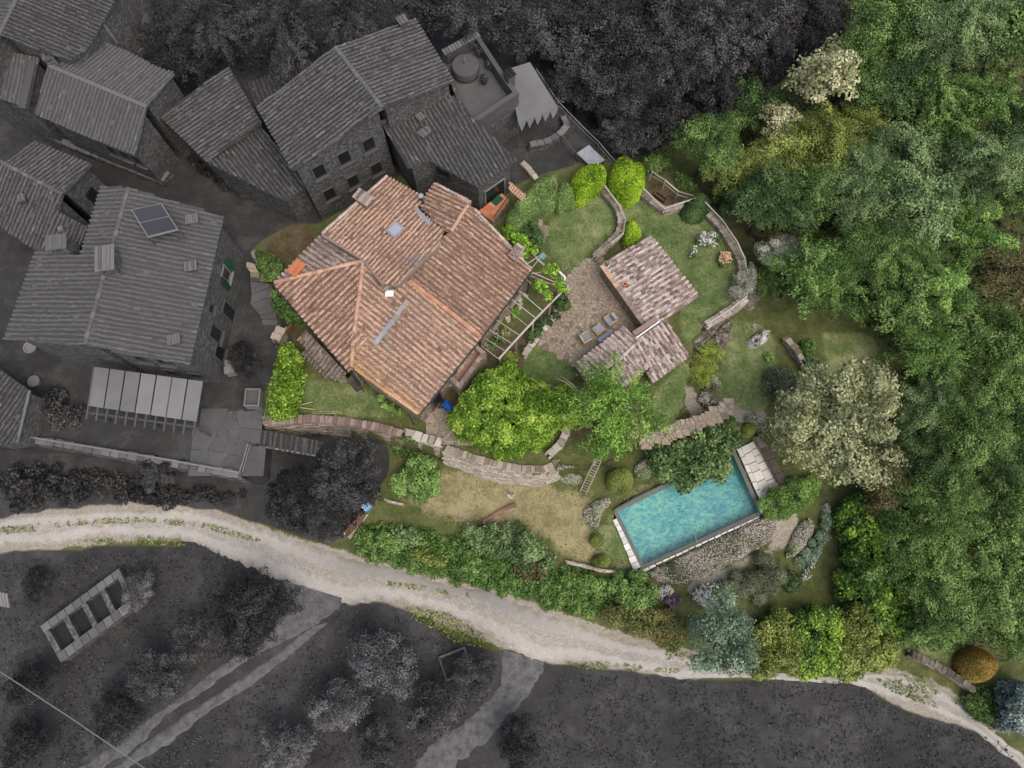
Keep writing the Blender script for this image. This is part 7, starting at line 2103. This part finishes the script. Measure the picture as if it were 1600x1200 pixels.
GREYS = [
 (340, 30, 130, 'needle', 'lf_grey', 'grey drooping cedar above the gap between long house and farmhouse'),
 (450, 40, 150, 'needle', 'lf_grey', 'large grey drooping cedar behind the farmhouse'),
 (560, 25, 140, 'needle', 'lf_grey', 'grey drooping cedar above the farmhouse ridge'),
 (260, 70, 90, 'loose', 'lf_greydark', 'dark grey tree beside the cistern'),
 (300, 110, 70, 'loose', 'lf_greydark', 'dark grey shrub tree in the gap left of the farmhouse'),
 (660, 0, 110, 'broad', 'lf_greydark', 'dark grey tree at the top edge above the farmhouse chimney'),
 (735, 15, 110, 'broad', 'lf_grey', 'grey tree at the top edge above the roof terrace'),
 (810, 50, 100, 'broad', 'lf_grey', 'grey tree directly behind the roof terrace corner'),
 (830, -10, 110, 'broad', 'lf_greydark', 'dark grey tree at the top edge in the middle'),
 (885, 60, 110, 'broad', 'lf_grey', 'grey tree right of the awning top'),
 (905, 130, 90, 'broad', 'lf_grey', 'grey tree beside the cliff railing'),
 (925, 0, 100, 'broad', 'lf_greydark', 'dark grey tree at the top edge right of middle'),
 (965, 70, 110, 'broad', 'lf_grey', 'grey tree in the middle of the charcoal wood'),
 (970, 150, 100, 'broad', 'lf_grey', 'grey tree below the middle of the charcoal wood'),
 (980, 215, 70, 'broad', 'lf_grey', 'grey tree behind the tall lime hedge'),
 (1040, 30, 120, 'broad', 'lf_greydark', 'dark grey tree at the top edge of the charcoal wood'),
 (1050, 100, 120, 'big', 'lf_grey', 'big grey tree in the charcoal wood'),
 (1040, 190, 90, 'broad', 'lf_greydark', 'dark grey tree nearest the green woods'),
 (1120, 70, 130, 'big', 'lf_greymid', 'palest big grey tree in the charcoal wood'),
 (1120, 150, 80, 'broad', 'lf_greydark', 'dark grey tree below the palest big grey tree'),
 (1195, 50, 110, 'broad', 'lf_grey', 'grey tree at the right of the charcoal wood'),
 (1255, 20, 100, 'broad', 'lf_greydark', 'dark grey tree at the top edge beside the green wood'),
 (1190, 110, 70, 'broad', 'lf_greydark', 'dark small grey tree on the colour border'),
 # orchard below the road
 (602, 1036, 112, 'olive', 'lf_greypale', 'biggest pale grey olive tree in the orchard below the road'),
 (527, 1102, 92, 'olive', 'lf_greypale', 'grey olive tree lower left of the biggest olive'),
 (445, 1172, 92, 'olive', 'lf_greypale', 'grey olive tree at the bottom edge beside the two-rut track'),
 (590, 1165, 80, 'olive', 'lf_greymid', 'darker olive tree at the bottom edge between the tracks'),
 (675, 1108, 95, 'olive', 'lf_greymid', 'olive tree beside the wide grey track'),
 (742, 1052, 78, 'olive', 'lf_greymid', 'dark olive tree over the square curb'),
 (810, 1160, 80, 'olive', 'lf_greydark', 'dark shrub tree right of the wide grey track'),
 (215, 925, 62, 'olive', 'lf_greypale', 'pale grey tree over the right end of the raised bed'),
 (392, 958, 118, 'big', 'lf_greydark', 'dark round tree in the bend of the road'),
 (300, 1000, 80, 'olive', 'lf_greymid', 'grey olive tree above the two-rut track'),
 (245, 1060, 95, 'olive', 'lf_greymid', 'grey olive tree beside the middle of the two-rut track'),
 (185, 1118, 90, 'olive', 'lf_greydark', 'dark olive tree by the overhead cable'),
 (60, 915, 55, 'olive', 'lf_greydark', 'small dark tree left of the raised bed'),
 (45, 1070, 75, 'olive', 'lf_greydark', 'dark olive tree at the left edge under the cable'),
 (40, 1165, 80, 'olive', 'lf_greydark', 'dark olive tree in the lower left corner'),
 # slope above the road
 (545, 745, 110, 'big', 'lf_grey', 'grey spreading tree on the slope left of the lower lawn'),
 (470, 770, 85, 'olive', 'lf_greydark', 'dark grey tree below the carport'),
 (510, 810, 70, 'olive', 'lf_grey', 'grey shrub tree just above the road bend'),
 (385, 565, 60, 'olive', 'lf_greydark', 'dark bare shrub tree beside the box units'),
 (250, 735, 60, 'puffy', 'lf_grey', 'round grey tree over the terrace railing'),
]
for k, (u, v, d, kind, lm, lab) in enumerate(GREYS):
    tree('grey_tree', lab, u, v, d * (0.97 if kind == 'olive' else 1.04), kind, lm, 'bark_grey', group='charcoal trees', i=k)

# ------------------------------------------------------------------ shrubs, hedges and beds
S = plant
S('lime_tree', 'broad lime green tree with dense flat crown below the villa', [(712, 640), (735, 608), (765, 575), (790, 562), (812, 580), (840, 600), (870, 604), (900, 600), (912, 622), (905, 645), (880, 668), (850, 690), (815, 706), (775, 706), (745, 690), (715, 675), (706, 655)], 3.6, 'lf_limetree', leaf=0.15, cover=3.6, edge=1.6, cat='tree', lump=0.10, lumps=2.6, at=0.72, wild=0.6, parts=('crown', 'trunk'), zbase=-0.2, depth=0.4)
S('clipped_hedge', 'clipped grey green hedge between terracotta terrace and small lawn', [(788, 336), (815, 305), (845, 278), (868, 272), (876, 300), (870, 322), (832, 340), (806, 358), (790, 352)], 1.7, 'lf_hedge', leaf=0.11, cover=3.2, edge=0.5, cat='hedge', group='hedges', lump=0.05)
S('clipped_hedge', 'lower grey green hedge end next to the bright lime hedge', [(866, 296), (884, 282), (900, 300), (902, 318), (876, 330), (866, 318)], 1.4, 'lf_hedge', leaf=0.11, cover=3.2, edge=0.4, cat='hedge', group='hedges', lump=0.05)
S('clipped_hedge', 'dark hedge foot beside the vine at the villa corner', [(808, 356), (832, 340), (846, 362), (848, 385), (835, 388), (815, 375)], 1.0, 'lf_dark', leaf=0.11, cover=3, edge=0.4, cat='hedge', group='hedges')
S('lime_hedge', 'bright lime clipped hedge left of the white gate', [(888, 282), (905, 265), (928, 256), (945, 262), (950, 275), (945, 290), (920, 306), (902, 318), (892, 304)], 1.9, 'lf_lime', leaf=0.12, cover=3.2, edge=0.5, cat='hedge', group='hedges', lump=0.05)
S('lime_hedge', 'large rounded bright lime bush right of the white gate', [(950, 272), (962, 258), (985, 254), (1006, 256), (1012, 275), (1006, 298), (985, 314), (966, 312), (955, 295)], 2.1, 'lf_lime', leaf=0.12, cover=3.2, edge=0.8, cat='hedge', group='hedges', lump=0.06)
S('lime_bush', 'bright lime clipped bush behind the garden house', [(978, 342), (992, 346), (1004, 358), (1002, 372), (985, 384), (974, 382), (976, 360)], 1.5, 'lf_lime', leaf=0.12, cover=3.2, edge=0.6, group='clipped bushes', lump=0.05)
S('clipped_bush', 'dark round clipped bush in the top corner of the big lawn', oval(1086, 327, 21, 18), 1.1, 'lf_dark', leaf=0.1, cover=3.2, edge=0.8, group='clipped bushes', lump=0.04)
S('tall_hedge', 'lime and dark tall hedge beside the white rail left of the villa lawn', [(440, 545), (456, 540), (470, 556), (473, 590), (466, 630), (460, 652), (440, 655), (422, 652), (428, 610), (436, 575)], 2.0, 'lf_limetree', leaf=0.14, cover=1.5, edge=0.6, cat='hedge', group='hedges', lump=0.2, wild=0.8, cs=0.5, spiky=0.8)
S('ivy_bush', 'upper dark green ivy mass over the villa corner wall', [(398, 400), (412, 394), (432, 406), (442, 424), (440, 440), (424, 442), (408, 425)], 1.4, 'lf_green', leaf=0.13, cover=3, edge=0.5, group='ivy at the villa corner')
S('ivy_bush', 'lower green ivy mass under the villa left eaves', [(428, 460), (442, 452), (462, 480), (474, 502), (460, 508), (438, 500), (430, 485)], 1.4, 'lf_bright', leaf=0.13, cover=3, edge=0.5, group='ivy at the villa corner')
S('wall_shrub', 'fresh green climber along the villa wall above the front lawn', [(588, 612), (598, 618), (612, 632), (630, 642), (626, 648), (604, 642), (590, 626)], 0.7, 'lf_fresh', leaf=0.13, cover=3, edge=0.3)
S('vine', 'bright green vine foliage above the villa right corner', [(786, 350), (800, 358), (815, 372), (838, 385), (836, 396), (815, 398), (802, 390), (790, 372)], 1.0, 'lf_yellowgreen', leaf=0.18, cover=1.8, edge=0.5, lump=0.3, zbase=0.9, cat='vine', group='vines')
S('shrub', 'dark green low shrubs under the pergola beam', [(868, 480), (878, 490), (850, 520), (822, 552), (808, 545), (838, 508)], 0.6, 'lf_dark', leaf=0.11, cover=2.8, edge=0.4, group='pergola shrubs')
S('shrub', 'round dark bush at the patio end of the pergola', oval(880, 474, 11, 13), 0.9, 'lf_dark', leaf=0.1, cover=3, group='pergola shrubs')
S('shrub', 'small yellowish bush at the lower end of the pergola', oval(798, 560, 14, 11), 0.8, 'lf_olive', leaf=0.1, cover=2.4, group='pergola shrubs')
for k, (u, v, a, b, lm, fl, lab) in enumerate((
    (790, 520, 8, 7, 'lf_olive', 'petal_white', 'flowering plant by the villa wall below the pergola middle'), (780, 530, 7, 6, 'lf_green', 'petal_white', 'flowering plant by the balcony end of the villa wall'),
    (805, 490, 7, 6, 'lf_yellowgreen', None, 'yellowish plant in the middle of the villa wall bed'), (768, 540, 9, 7, 'lf_green', 'petal_white', 'white flowering plant next to the balcony'))):
    S('wall_plant', lab, oval(u, v, a, b), 0.5, lm, leaf=0.1, cover=1.8, flowers=fl, group='plants in the villa wall bed', fdens=0.5)
# garden right side
S('silver_bush', 'silvery grey bush growing through the lawn rail corner', oval(1162, 452, 24, 24), 1.4, 'lf_silver', leaf=0.11, cover=1.5, group='garden shrubs', aspect=0.3, tuft=0.1, flat=0.1, wild=0.9)
S('rose_bush', 'white rose bush on an umbrella frame in the big lawn', oval(1108, 374, 18, 10), 0.9, 'lf_green', leaf=0.09, cover=0.9, flowers='petal_white', fdens=1.6, fsize=0.13, group='roses')
S('rose_bush', 'peach rose bush in the big lawn near the rail', oval(1132, 405, 9, 11), 0.7, 'lf_green', leaf=0.09, cover=1.2, flowers='petal_peach', fdens=2.0, fsize=0.12, group='roses')
S('rose_bush', 'small white rose at the left of the rose frame', oval(1084, 396, 4, 10), 0.6, 'lf_green', leaf=0.09, cover=0.9, flowers='petal_white', fdens=1.4, fsize=0.13, group='roses')
S('dry_flowers', 'white flowers with dry leaves beside the palms', [(1096, 610), (1108, 592), (1122, 585), (1128, 600), (1122, 625), (1105, 638), (1092, 628)], 0.5, 'lf_rosemary', leaf=0.09, cover=2, flowers='petal_pink', fdens=1.4, fsize=0.11, cat='flower bed', group='flower beds')
S('purple_shrub', 'grey purple twiggy shrub left of the sage oak', [(1200, 575), (1225, 572), (1245, 590), (1240, 620), (1222, 640), (1205, 620), (1196, 600)], 1.2, 'lf_rosemary', leaf=0.11, cover=1.8, group='garden shrubs', wild=0.9, tuft=0.08)
S('shrub', 'small bright green plant beside the big boulder', oval(1201, 558, 7, 6), 0.3, 'lf_fresh', leaf=0.14, cover=2, group='garden shrubs')
S('shrub', 'round green bush at the clearing left edge', oval(1262, 545, 14, 13), 0.9, 'lf_bright', leaf=0.12, cover=3, group='garden shrubs')
S('shrub', 'grey green bush below the round bush of the clearing', oval(1272, 570, 16, 13), 0.8, 'lf_greygreen', leaf=0.12, cover=2.5, group='garden shrubs')
S('shrub', 'green weeds under the outer rail by the earth nook', [(1045, 272), (1070, 268), (1085, 285), (1090, 300), (1065, 295)], 0.5, 'lf_green', leaf=0.15, cover=2, group='garden shrubs')
S('shrub', 'green bush behind the big lime bush at the woods edge', oval(1028, 252, 24, 14, -20), 1.2, 'lf_green', leaf=0.14, cover=2.5, group='garden shrubs')
# around the pool
S('fig_tree', 'large leaved fig tree leaning over the far side of the pool', [(1018, 705), (1045, 690), (1075, 682), (1100, 668), (1130, 662), (1150, 680), (1148, 705), (1138, 718), (1142, 745), (1128, 748), (1115, 738), (1095, 758), (1078, 760), (1060, 748), (1035, 740), (1020, 728)], 2.6, 'lf_fig', leaf=0.22, cover=2.6, edge=1.1, cat='tree', lump=0.22, lumps=2.2, parts=('crown', 'trunk'), at=0.7, zbase=-2.4, wild=0.7, depth=0.5)
S('ball_bush', 'bright clipped ball bush right of the ladder foot', oval(970, 749, 22, 22, wob=.03), 1.7, 'lf_olive', leaf=0.09, cover=3.4, edge=0.9, lump=0.03, group='ball bushes', at=0.6)
S('ball_bush', 'clipped ball bush left of the pool, the upper of two', oval(933, 844, 12, 12, wob=.03), 0.9, 'lf_olive', leaf=0.08, cover=3.4, edge=0.45, lump=0.03, group='ball bushes')
S('ball_bush', 'clipped ball bush left of the pool, the lower of two', oval(940, 877, 15, 12, wob=.03), 0.9, 'lf_olive', leaf=0.08, cover=3.4, edge=0.5, lump=0.03, group='ball bushes')
S('ball_bush', 'clipped ball bush next to the pool deck corner', oval(1172, 671, 11, 12, wob=.03), 1.0, 'lf_olive', leaf=0.08, cover=3.4, edge=0.45, lump=0.03, group='ball bushes')
S('ball_bush', 'dark clipped bush between fig tree and stepped path', oval(1137, 660, 16, 13, wob=.04), 1.2, 'lf_green', leaf=0.09, cover=3.4, edge=0.5, lump=0.04, group='ball bushes')
S('feathery_shrub', 'feathery fresh green shrub overhanging the pool deck corner', [(1192, 785), (1205, 765), (1228, 752), (1255, 748), (1275, 752), (1278, 775), (1262, 795), (1240, 808), (1212, 810), (1196, 800)], 1.6, 'lf_fresh', leaf=0.17, cover=2.6, edge=0.9, aspect=0.28, wild=0.8, tuft=0.06, group='garden shrubs')
S('flower_bed', 'broad bed of pink white flowers along the lower side of the pool', [(1012, 893), (1060, 872), (1120, 842), (1180, 812), (1200, 806), (1218, 822), (1210, 842), (1170, 866), (1130, 888), (1080, 912), (1045, 912), (1020, 905)], 0.45, 'lf_rosemary', leaf=0.08, cover=2.2, edge=0.5, flowers='petal_pink', fdens=0.95, fsize=0.085, cat='flower bed', group='flower beds', stem=False, lump=0.09, even=1.5)
S('flower_bed', 'white flowering patch under the ladder and retaining wall', [(866, 732), (890, 726), (912, 742), (908, 758), (886, 756), (870, 748)], 0.6, 'lf_greygreen', leaf=0.1, cover=2.2, flowers='petal_pink', fdens=1.6, cat='flower bed', group='flower beds', stem=False, lump=0.09, even=1.5)
S('flower_bed', 'pink flowering crescent left of the pool corner', [(912, 796), (930, 782), (950, 776), (956, 786), (940, 800), (936, 825), (922, 822), (912, 810)], 0.5, 'lf_greygreen', leaf=0.09, cover=2.2, flowers='petal_pink', fdens=1.2, cat='flower bed', group='flower beds', stem=False, lump=0.09, even=1.5)
S('flower_bed', 'white flowering patch between ball bush and fig tree', [(992, 728), (1010, 715), (1025, 722), (1028, 740), (1000, 752), (990, 745)], 0.5, 'lf_greygreen', leaf=0.09, cover=2.2, flowers='petal_pink', fdens=1.2, cat='flower bed', group='flower beds', stem=False, lump=0.09, even=1.5)
S('flower_bed', 'pinkish flowers above the pool deck by the stepped path', [(1162, 650), (1185, 648), (1200, 660), (1196, 680), (1186, 672), (1165, 662)], 0.5, 'lf_greygreen', leaf=0.09, cover=2.2, flowers='petal_pink', fdens=1.1, cat='flower bed', group='flower beds', stem=False, lump=0.09, even=1.5)
S('flower_bed', 'curved white flower border on the right of the gravel path', [(1236, 842), (1250, 818), (1268, 808), (1275, 825), (1262, 850), (1245, 868), (1225, 872)], 0.5, 'lf_greygreen', leaf=0.09, cover=2.2, flowers='petal_pink', fdens=1.2, cat='flower bed', group='flower beds', stem=False, lump=0.09, even=1.5)
S('shrub', 'blue green shrub border behind the curved white flowers', [(1258, 855), (1275, 830), (1290, 800), (1298, 820), (1288, 855), (1262, 885), (1240, 882)], 0.7, 'lf_blue', leaf=0.1, cover=2.6, group='path border')
S('flower_bed', 'thin outer border of white flowers along the brown path', [(1284, 790), (1296, 785), (1300, 815), (1288, 850), (1270, 890), (1258, 910), (1252, 900), (1275, 860), (1288, 820)], 0.4, 'lf_greygreen', leaf=0.09, cover=1.8, flowers='petal_white', fdens=1.4, cat='flower bed', group='flower beds', stem=False, lump=0.09, even=1.5)
S('rosemary_hedge', 'long dark rosemary hedge below the gravel path', [(1118, 915), (1140, 898), (1170, 882), (1195, 868), (1220, 880), (1228, 900), (1205, 925), (1180, 940), (1155, 948), (1135, 935)], 0.9, 'lf_rosemary', leaf=0.12, cover=2.6, edge=0.6, aspect=0.28, cat='hedge', group='hedges', tuft=0.05)
S('shrub', 'dark green end of the rosemary hedge at the brown path', oval(1236, 908, 13, 16), 0.8, 'lf_dark', leaf=0.1, cover=2.8, group='path border')
S('rose_bush', 'white flowering bush between rosemary hedge and blue green tree', oval(1107, 932, 24, 18), 1.0, 'lf_green', leaf=0.1, cover=2.2, flowers='petal_white', fdens=2.0, fsize=0.11, group='roses')
S('flower_bed', 'white flowers with purple bush below the pool corner', [(1026, 920), (1045, 912), (1055, 925), (1048, 942), (1032, 940)], 0.5, 'lf_greygreen', leaf=0.09, cover=2, flowers='petal_white', fdens=1.8, cat='flower bed', group='flower beds', stem=False, lump=0.09, even=1.5)
S('purple_bush', 'small purple leaved bush below the flower bed', oval(1050, 940, 11, 9), 0.8, 'lf_purple', leaf=0.1, cover=2.6, group='garden shrubs')
# wild slope to the road
S('wild_bush', 'broad wild green bush at the upper left of the lower lawn', [(608, 735), (625, 715), (655, 712), (685, 728), (692, 755), (680, 778), (645, 776), (615, 765)], 1.3, 'lf_shrub', leaf=0.15, cover=2.4, lump=0.25, group='wild bushes')
S('wild_bush', 'green shrub strip under the villa path wall', [(604, 690), (630, 690), (660, 700), (650, 712), (620, 712)], 0.6, 'lf_green', leaf=0.13, cover=2.2, group='wild bushes')
S('wild_hedge', 'left stretch of wild hedge above the road behind the roadside wall', [(548, 850), (565, 825), (600, 820), (640, 828), (690, 838), (700, 880), (690, 905), (640, 888), (590, 872), (555, 865)], 0.75, 'lf_bright', leaf=0.15, cover=2.2, lump=0.35, cs=0.5, rag=0.8, edge=1.4, spiky=0.8, cat='hedge', group='wild hedge along the road')
S('wild_hedge', 'middle stretch of wild hedge with fresh green leaves above the road', [(690, 842), (720, 836), (760, 850), (800, 868), (830, 895), (840, 935), (800, 930), (760, 915), (700, 905)], 0.8, 'lf_bright', leaf=0.15, cover=2.2, lump=0.35, cs=0.5, rag=0.8, edge=1.4, spiky=0.8, cat='hedge', group='wild hedge along the road')
S('wild_bush', 'grey green wild bush below the dry lower lawn', [(715, 838), (740, 820), (780, 818), (825, 830), (862, 846), (868, 880), (840, 900), (800, 880), (750, 860)], 1.5, 'lf_greygreen', leaf=0.15, cover=2.2, lump=0.3, group='wild bushes')
S('wild_hedge', 'right stretch of wild hedge with fresh green leaves near the pool', [(838, 905), (870, 885), (915, 895), (955, 905), (960, 940), (950, 965), (905, 955), (860, 950), (835, 935)], 0.75, 'lf_bright', leaf=0.15, cover=2.2, lump=0.35, cs=0.5, rag=0.8, edge=1.4, spiky=0.8, cat='hedge', group='wild hedge along the road')
S('wild_bush', 'brownish dry bramble in the wild hedge middle', [(795, 880), (830, 876), (860, 890), (850, 912), (815, 905)], 0.9, 'lf_brown', leaf=0.13, cover=2, lump=0.3, group='wild bushes')
for u, v, a, b, lm, lab in ((612, 850, 22, 12, 'lf_shrub', 'grey green patch at the left end of the wild hedge'), (668, 868, 26, 12, 'lf_olive', 'olive patch in the left stretch of the wild hedge'), (742, 892, 24, 12, 'lf_shrub', 'grey green patch in the middle stretch of the wild hedge'),
                           (880, 930, 24, 13, 'lf_olive', 'olive patch in the right stretch of the wild hedge'), (925, 915, 22, 12, 'lf_shrub', 'grey green patch in the right stretch of the wild hedge'), (640, 838, 20, 9, 'lf_greygreen', 'low grey scrub on the upper rim of the wild hedge')):
    S('wild_bush', lab, oval(u, v, a, b, 20, wob=0.25), 1.0, lm, leaf=0.14, cover=2, lump=0.35, cs=0.5, rag=0.8, spiky=0.8, group='wild bushes')
S('wild_bush', 'dense green bush below the lower pool corner', [(958, 902), (985, 890), (1012, 900), (1026, 925), (1020, 950), (985, 948), (962, 935)], 1.6, 'lf_shrub', leaf=0.13, cover=2.6, lump=0.2, group='wild bushes')
S('reddish_hedge', 'reddish tinged hedge along the road left of the blue green tree', [(950, 945), (990, 945), (1030, 955), (1075, 968), (1085, 1005), (1060, 1012), (1010, 998), (965, 980), (945, 962)], 1.2, 'lf_redgreen', leaf=0.14, cover=2.4, lump=0.25, edge=0.8, cat='hedge', group='wild hedge along the road', flowers='petal_red', fdens=0.06)
S('yellow_green_hedge', 'yellow green hedge right of the blue green tree', [(1172, 985), (1190, 962), (1220, 955), (1248, 972), (1250, 1010), (1236, 1060), (1188, 1060), (1172, 1020)], 2.2, 'lf_olive', leaf=0.16, cover=2.6, lump=0.22, edge=0.9, cat='hedge', group='hedges by the lower road')
S('yellow_green_hedge', 'middle bright hedge mass above the pale road end', [(1242, 968), (1270, 948), (1300, 955), (1310, 990), (1306, 1056), (1262, 1062), (1236, 1050)], 2.3, 'lf_cypress', leaf=0.16, cover=2.4, lump=0.25, edge=0.9, cat='hedge', group='hedges by the lower road')
S('yellow_green_hedge', 'right olive hedge mass at the foot of the tall laurel hedge', [(1300, 960), (1330, 940), (1370, 955), (1395, 985), (1392, 1032), (1350, 1058), (1306, 1060)], 2.3, 'lf_olive', leaf=0.16, cover=2.4, lump=0.25, edge=0.9, cat='hedge', group='hedges by the lower road')
S('laurel_hedge', 'upper part of the tall laurel hedge beside the brown path', [(1325, 800), (1345, 770), (1372, 772), (1400, 800), (1405, 850), (1395, 890), (1350, 890), (1325, 850)], 3.2, 'lf_cypress', leaf=0.19, cover=2.6, lump=0.2, lumps=2.8, edge=1.1, cat='hedge', group='laurel hedge', at=0.7)
S('laurel_hedge', 'lower part of the tall laurel hedge beside the lower wood', [(1330, 885), (1360, 875), (1400, 885), (1428, 930), (1432, 980), (1405, 1010), (1370, 985), (1340, 940)], 3.2, 'lf_cypress', leaf=0.19, cover=2.6, lump=0.2, lumps=2.8, edge=1.1, cat='hedge', group='laurel hedge', at=0.7)
S('golden_bush', 'golden brown ball shaped bush at lower right', oval(1533, 1041, 31, 29, wob=.03), 2.0, 'lf_gold', leaf=0.12, cover=3.2, edge=1.0, lump=0.06, at=0.6, aspect=0.3)
S('spruce_bush', 'blue spruce at the lower right picture edge', oval(1592, 1105, 30, 42), 2.6, 'lf_spruce', leaf=0.15, cover=2.2, lump=0.35, lumps=3, at=0.6, cat='tree', parts=('crown', 'trunk'))
S('shrub', 'green shrubs at the end of the dark brick-topped wall', [(1500, 1085), (1530, 1075), (1565, 1095), (1570, 1130), (1540, 1140), (1510, 1110)], 1.0, 'lf_green', leaf=0.14, cover=2.4, lump=0.25, group='garden shrubs')
# charcoal shrubs
S('grey_hedge', 'dark charcoal scrub on the slope left of the road', [(0, 720), (120, 735), (240, 750), (340, 768), (400, 775), (330, 790), (200, 780), (60, 788), (0, 795)], 0.9, 'lf_greydark', leaf=0.2, cover=1.6, lump=0.35, cat='hedge', group='charcoal shrubs')
S('grey_shrub', 'charcoal weeds at the road bend beside the big dark tree', [(380, 900), (420, 910), (435, 935), (430, 990), (390, 1010), (350, 990), (340, 930)], 0.6, 'lf_greydark', leaf=0.16, cover=1.4, lump=0.3, group='charcoal shrubs')
S('grey_shrub', 'charcoal scrub below the carport down to the road', [(440, 740), (520, 735), (580, 760), (570, 800), (540, 835), (500, 845), (440, 820), (400, 790)], 0.9, 'lf_greydark', leaf=0.2, cover=1.6, lump=0.35, group='charcoal shrubs')
S('grey_shrub', 'charcoal plants along the lane in front of the farmhouse gable', [(285, 245), (300, 238), (345, 270), (385, 300), (375, 312), (330, 285)], 0.7, 'lf_greydark', leaf=0.16, cover=1.8, lump=0.3, group='charcoal shrubs')
S('grey_shrub', 'charcoal shrubs on the terrace left of the awning', [(60, 612), (100, 610), (128, 630), (125, 665), (90, 672), (65, 650)], 0.7, 'lf_grey', leaf=0.16, cover=1.8, lump=0.3, group='charcoal shrubs')

# bare branches over the crown of the tree above the ladder
def dead_branches(label, u, v, z, n, L, seed, m='bark_pale'):
    rg = random.Random(seed)
    p = P(u, v, z)
    t = thing('bare_branch', label, 'branch', tuple(p))
    for k in range(n):
        a = rg.uniform(0, 6.28); q = [p + Vector((0, 0, -0.6))]
        for j in range(4):
            a += rg.uniform(-.5, .5)
            q.append(q[-1] + Vector((math.cos(a), math.sin(a), rg.uniform(0.0, .5))) * L / 4)
        mb = MB(); mb.tube(q, [0.05, 0.04, 0.03, 0.02, 0.01], 5); mb.build('limb', m, t)
dead_branches('bare pale forked branches in the tree above the ladder', 915, 625, 3.2, 6, 2.2, 3)

# palms: arching fronds
def palm(label, u, v, R, n, seed):
    g = G(u, v)
    t = thing('palm', label, 'palm', tuple(g), 'palms by the tool shed')
    rg = random.Random(seed)
    mb = MB(); mb.tube([g - Vector((0, 0, .1)), g + Vector((0, 0, .5))], [0.16, 0.13], 8); mb.build('trunk', 'bark', t)
    for k in range(n):
        az = 6.283 * k / n + rg.uniform(-.15, .15); el = rg.uniform(0.5, 1.3)
        pts, dirs = [g + Vector((0, 0, .5))], []
        L = R * rg.uniform(0.85, 1.15)
        for j in range(6):
            e = el - 0.27 * j
            d = Vector((math.cos(az) * math.cos(e), math.sin(az) * math.cos(e), math.sin(e)))
            pts.append(pts[-1] + d * L / 6); dirs.append(d)
        mb = MB(); mb.tube(pts, [0.02] * 6 + [0.008], 4, 0.5)
        side = Vector((-math.sin(az), math.cos(az), 0))
        for j in range(1, 7):
            for q in (0, 0.5):
                c = pts[j - 1].lerp(pts[j], q)
                w = L * 0.28 * (1 - abs(j - 2.5) / 6)
                for s in (-1, 1):
                    d = dirs[j - 1]
                    tip = c + side * s * w + d * w * 0.7 + Vector((0, 0, -0.05))
                    mb.add([c - d * 0.025, c + d * 0.025, tip], [(0, 1, 2)], rg.random())
        mb.build('frond', 'lf_palm', t)
palm('upper spreading yellow green palm right of the tool shed', 1104, 560, 1.35, 22, 1)
palm('lower bushier yellow green palm right of the tool shed', 1093, 588, 1.15, 34, 2)

# ------------------------------------------------------------------ undergrowth that nobody could count
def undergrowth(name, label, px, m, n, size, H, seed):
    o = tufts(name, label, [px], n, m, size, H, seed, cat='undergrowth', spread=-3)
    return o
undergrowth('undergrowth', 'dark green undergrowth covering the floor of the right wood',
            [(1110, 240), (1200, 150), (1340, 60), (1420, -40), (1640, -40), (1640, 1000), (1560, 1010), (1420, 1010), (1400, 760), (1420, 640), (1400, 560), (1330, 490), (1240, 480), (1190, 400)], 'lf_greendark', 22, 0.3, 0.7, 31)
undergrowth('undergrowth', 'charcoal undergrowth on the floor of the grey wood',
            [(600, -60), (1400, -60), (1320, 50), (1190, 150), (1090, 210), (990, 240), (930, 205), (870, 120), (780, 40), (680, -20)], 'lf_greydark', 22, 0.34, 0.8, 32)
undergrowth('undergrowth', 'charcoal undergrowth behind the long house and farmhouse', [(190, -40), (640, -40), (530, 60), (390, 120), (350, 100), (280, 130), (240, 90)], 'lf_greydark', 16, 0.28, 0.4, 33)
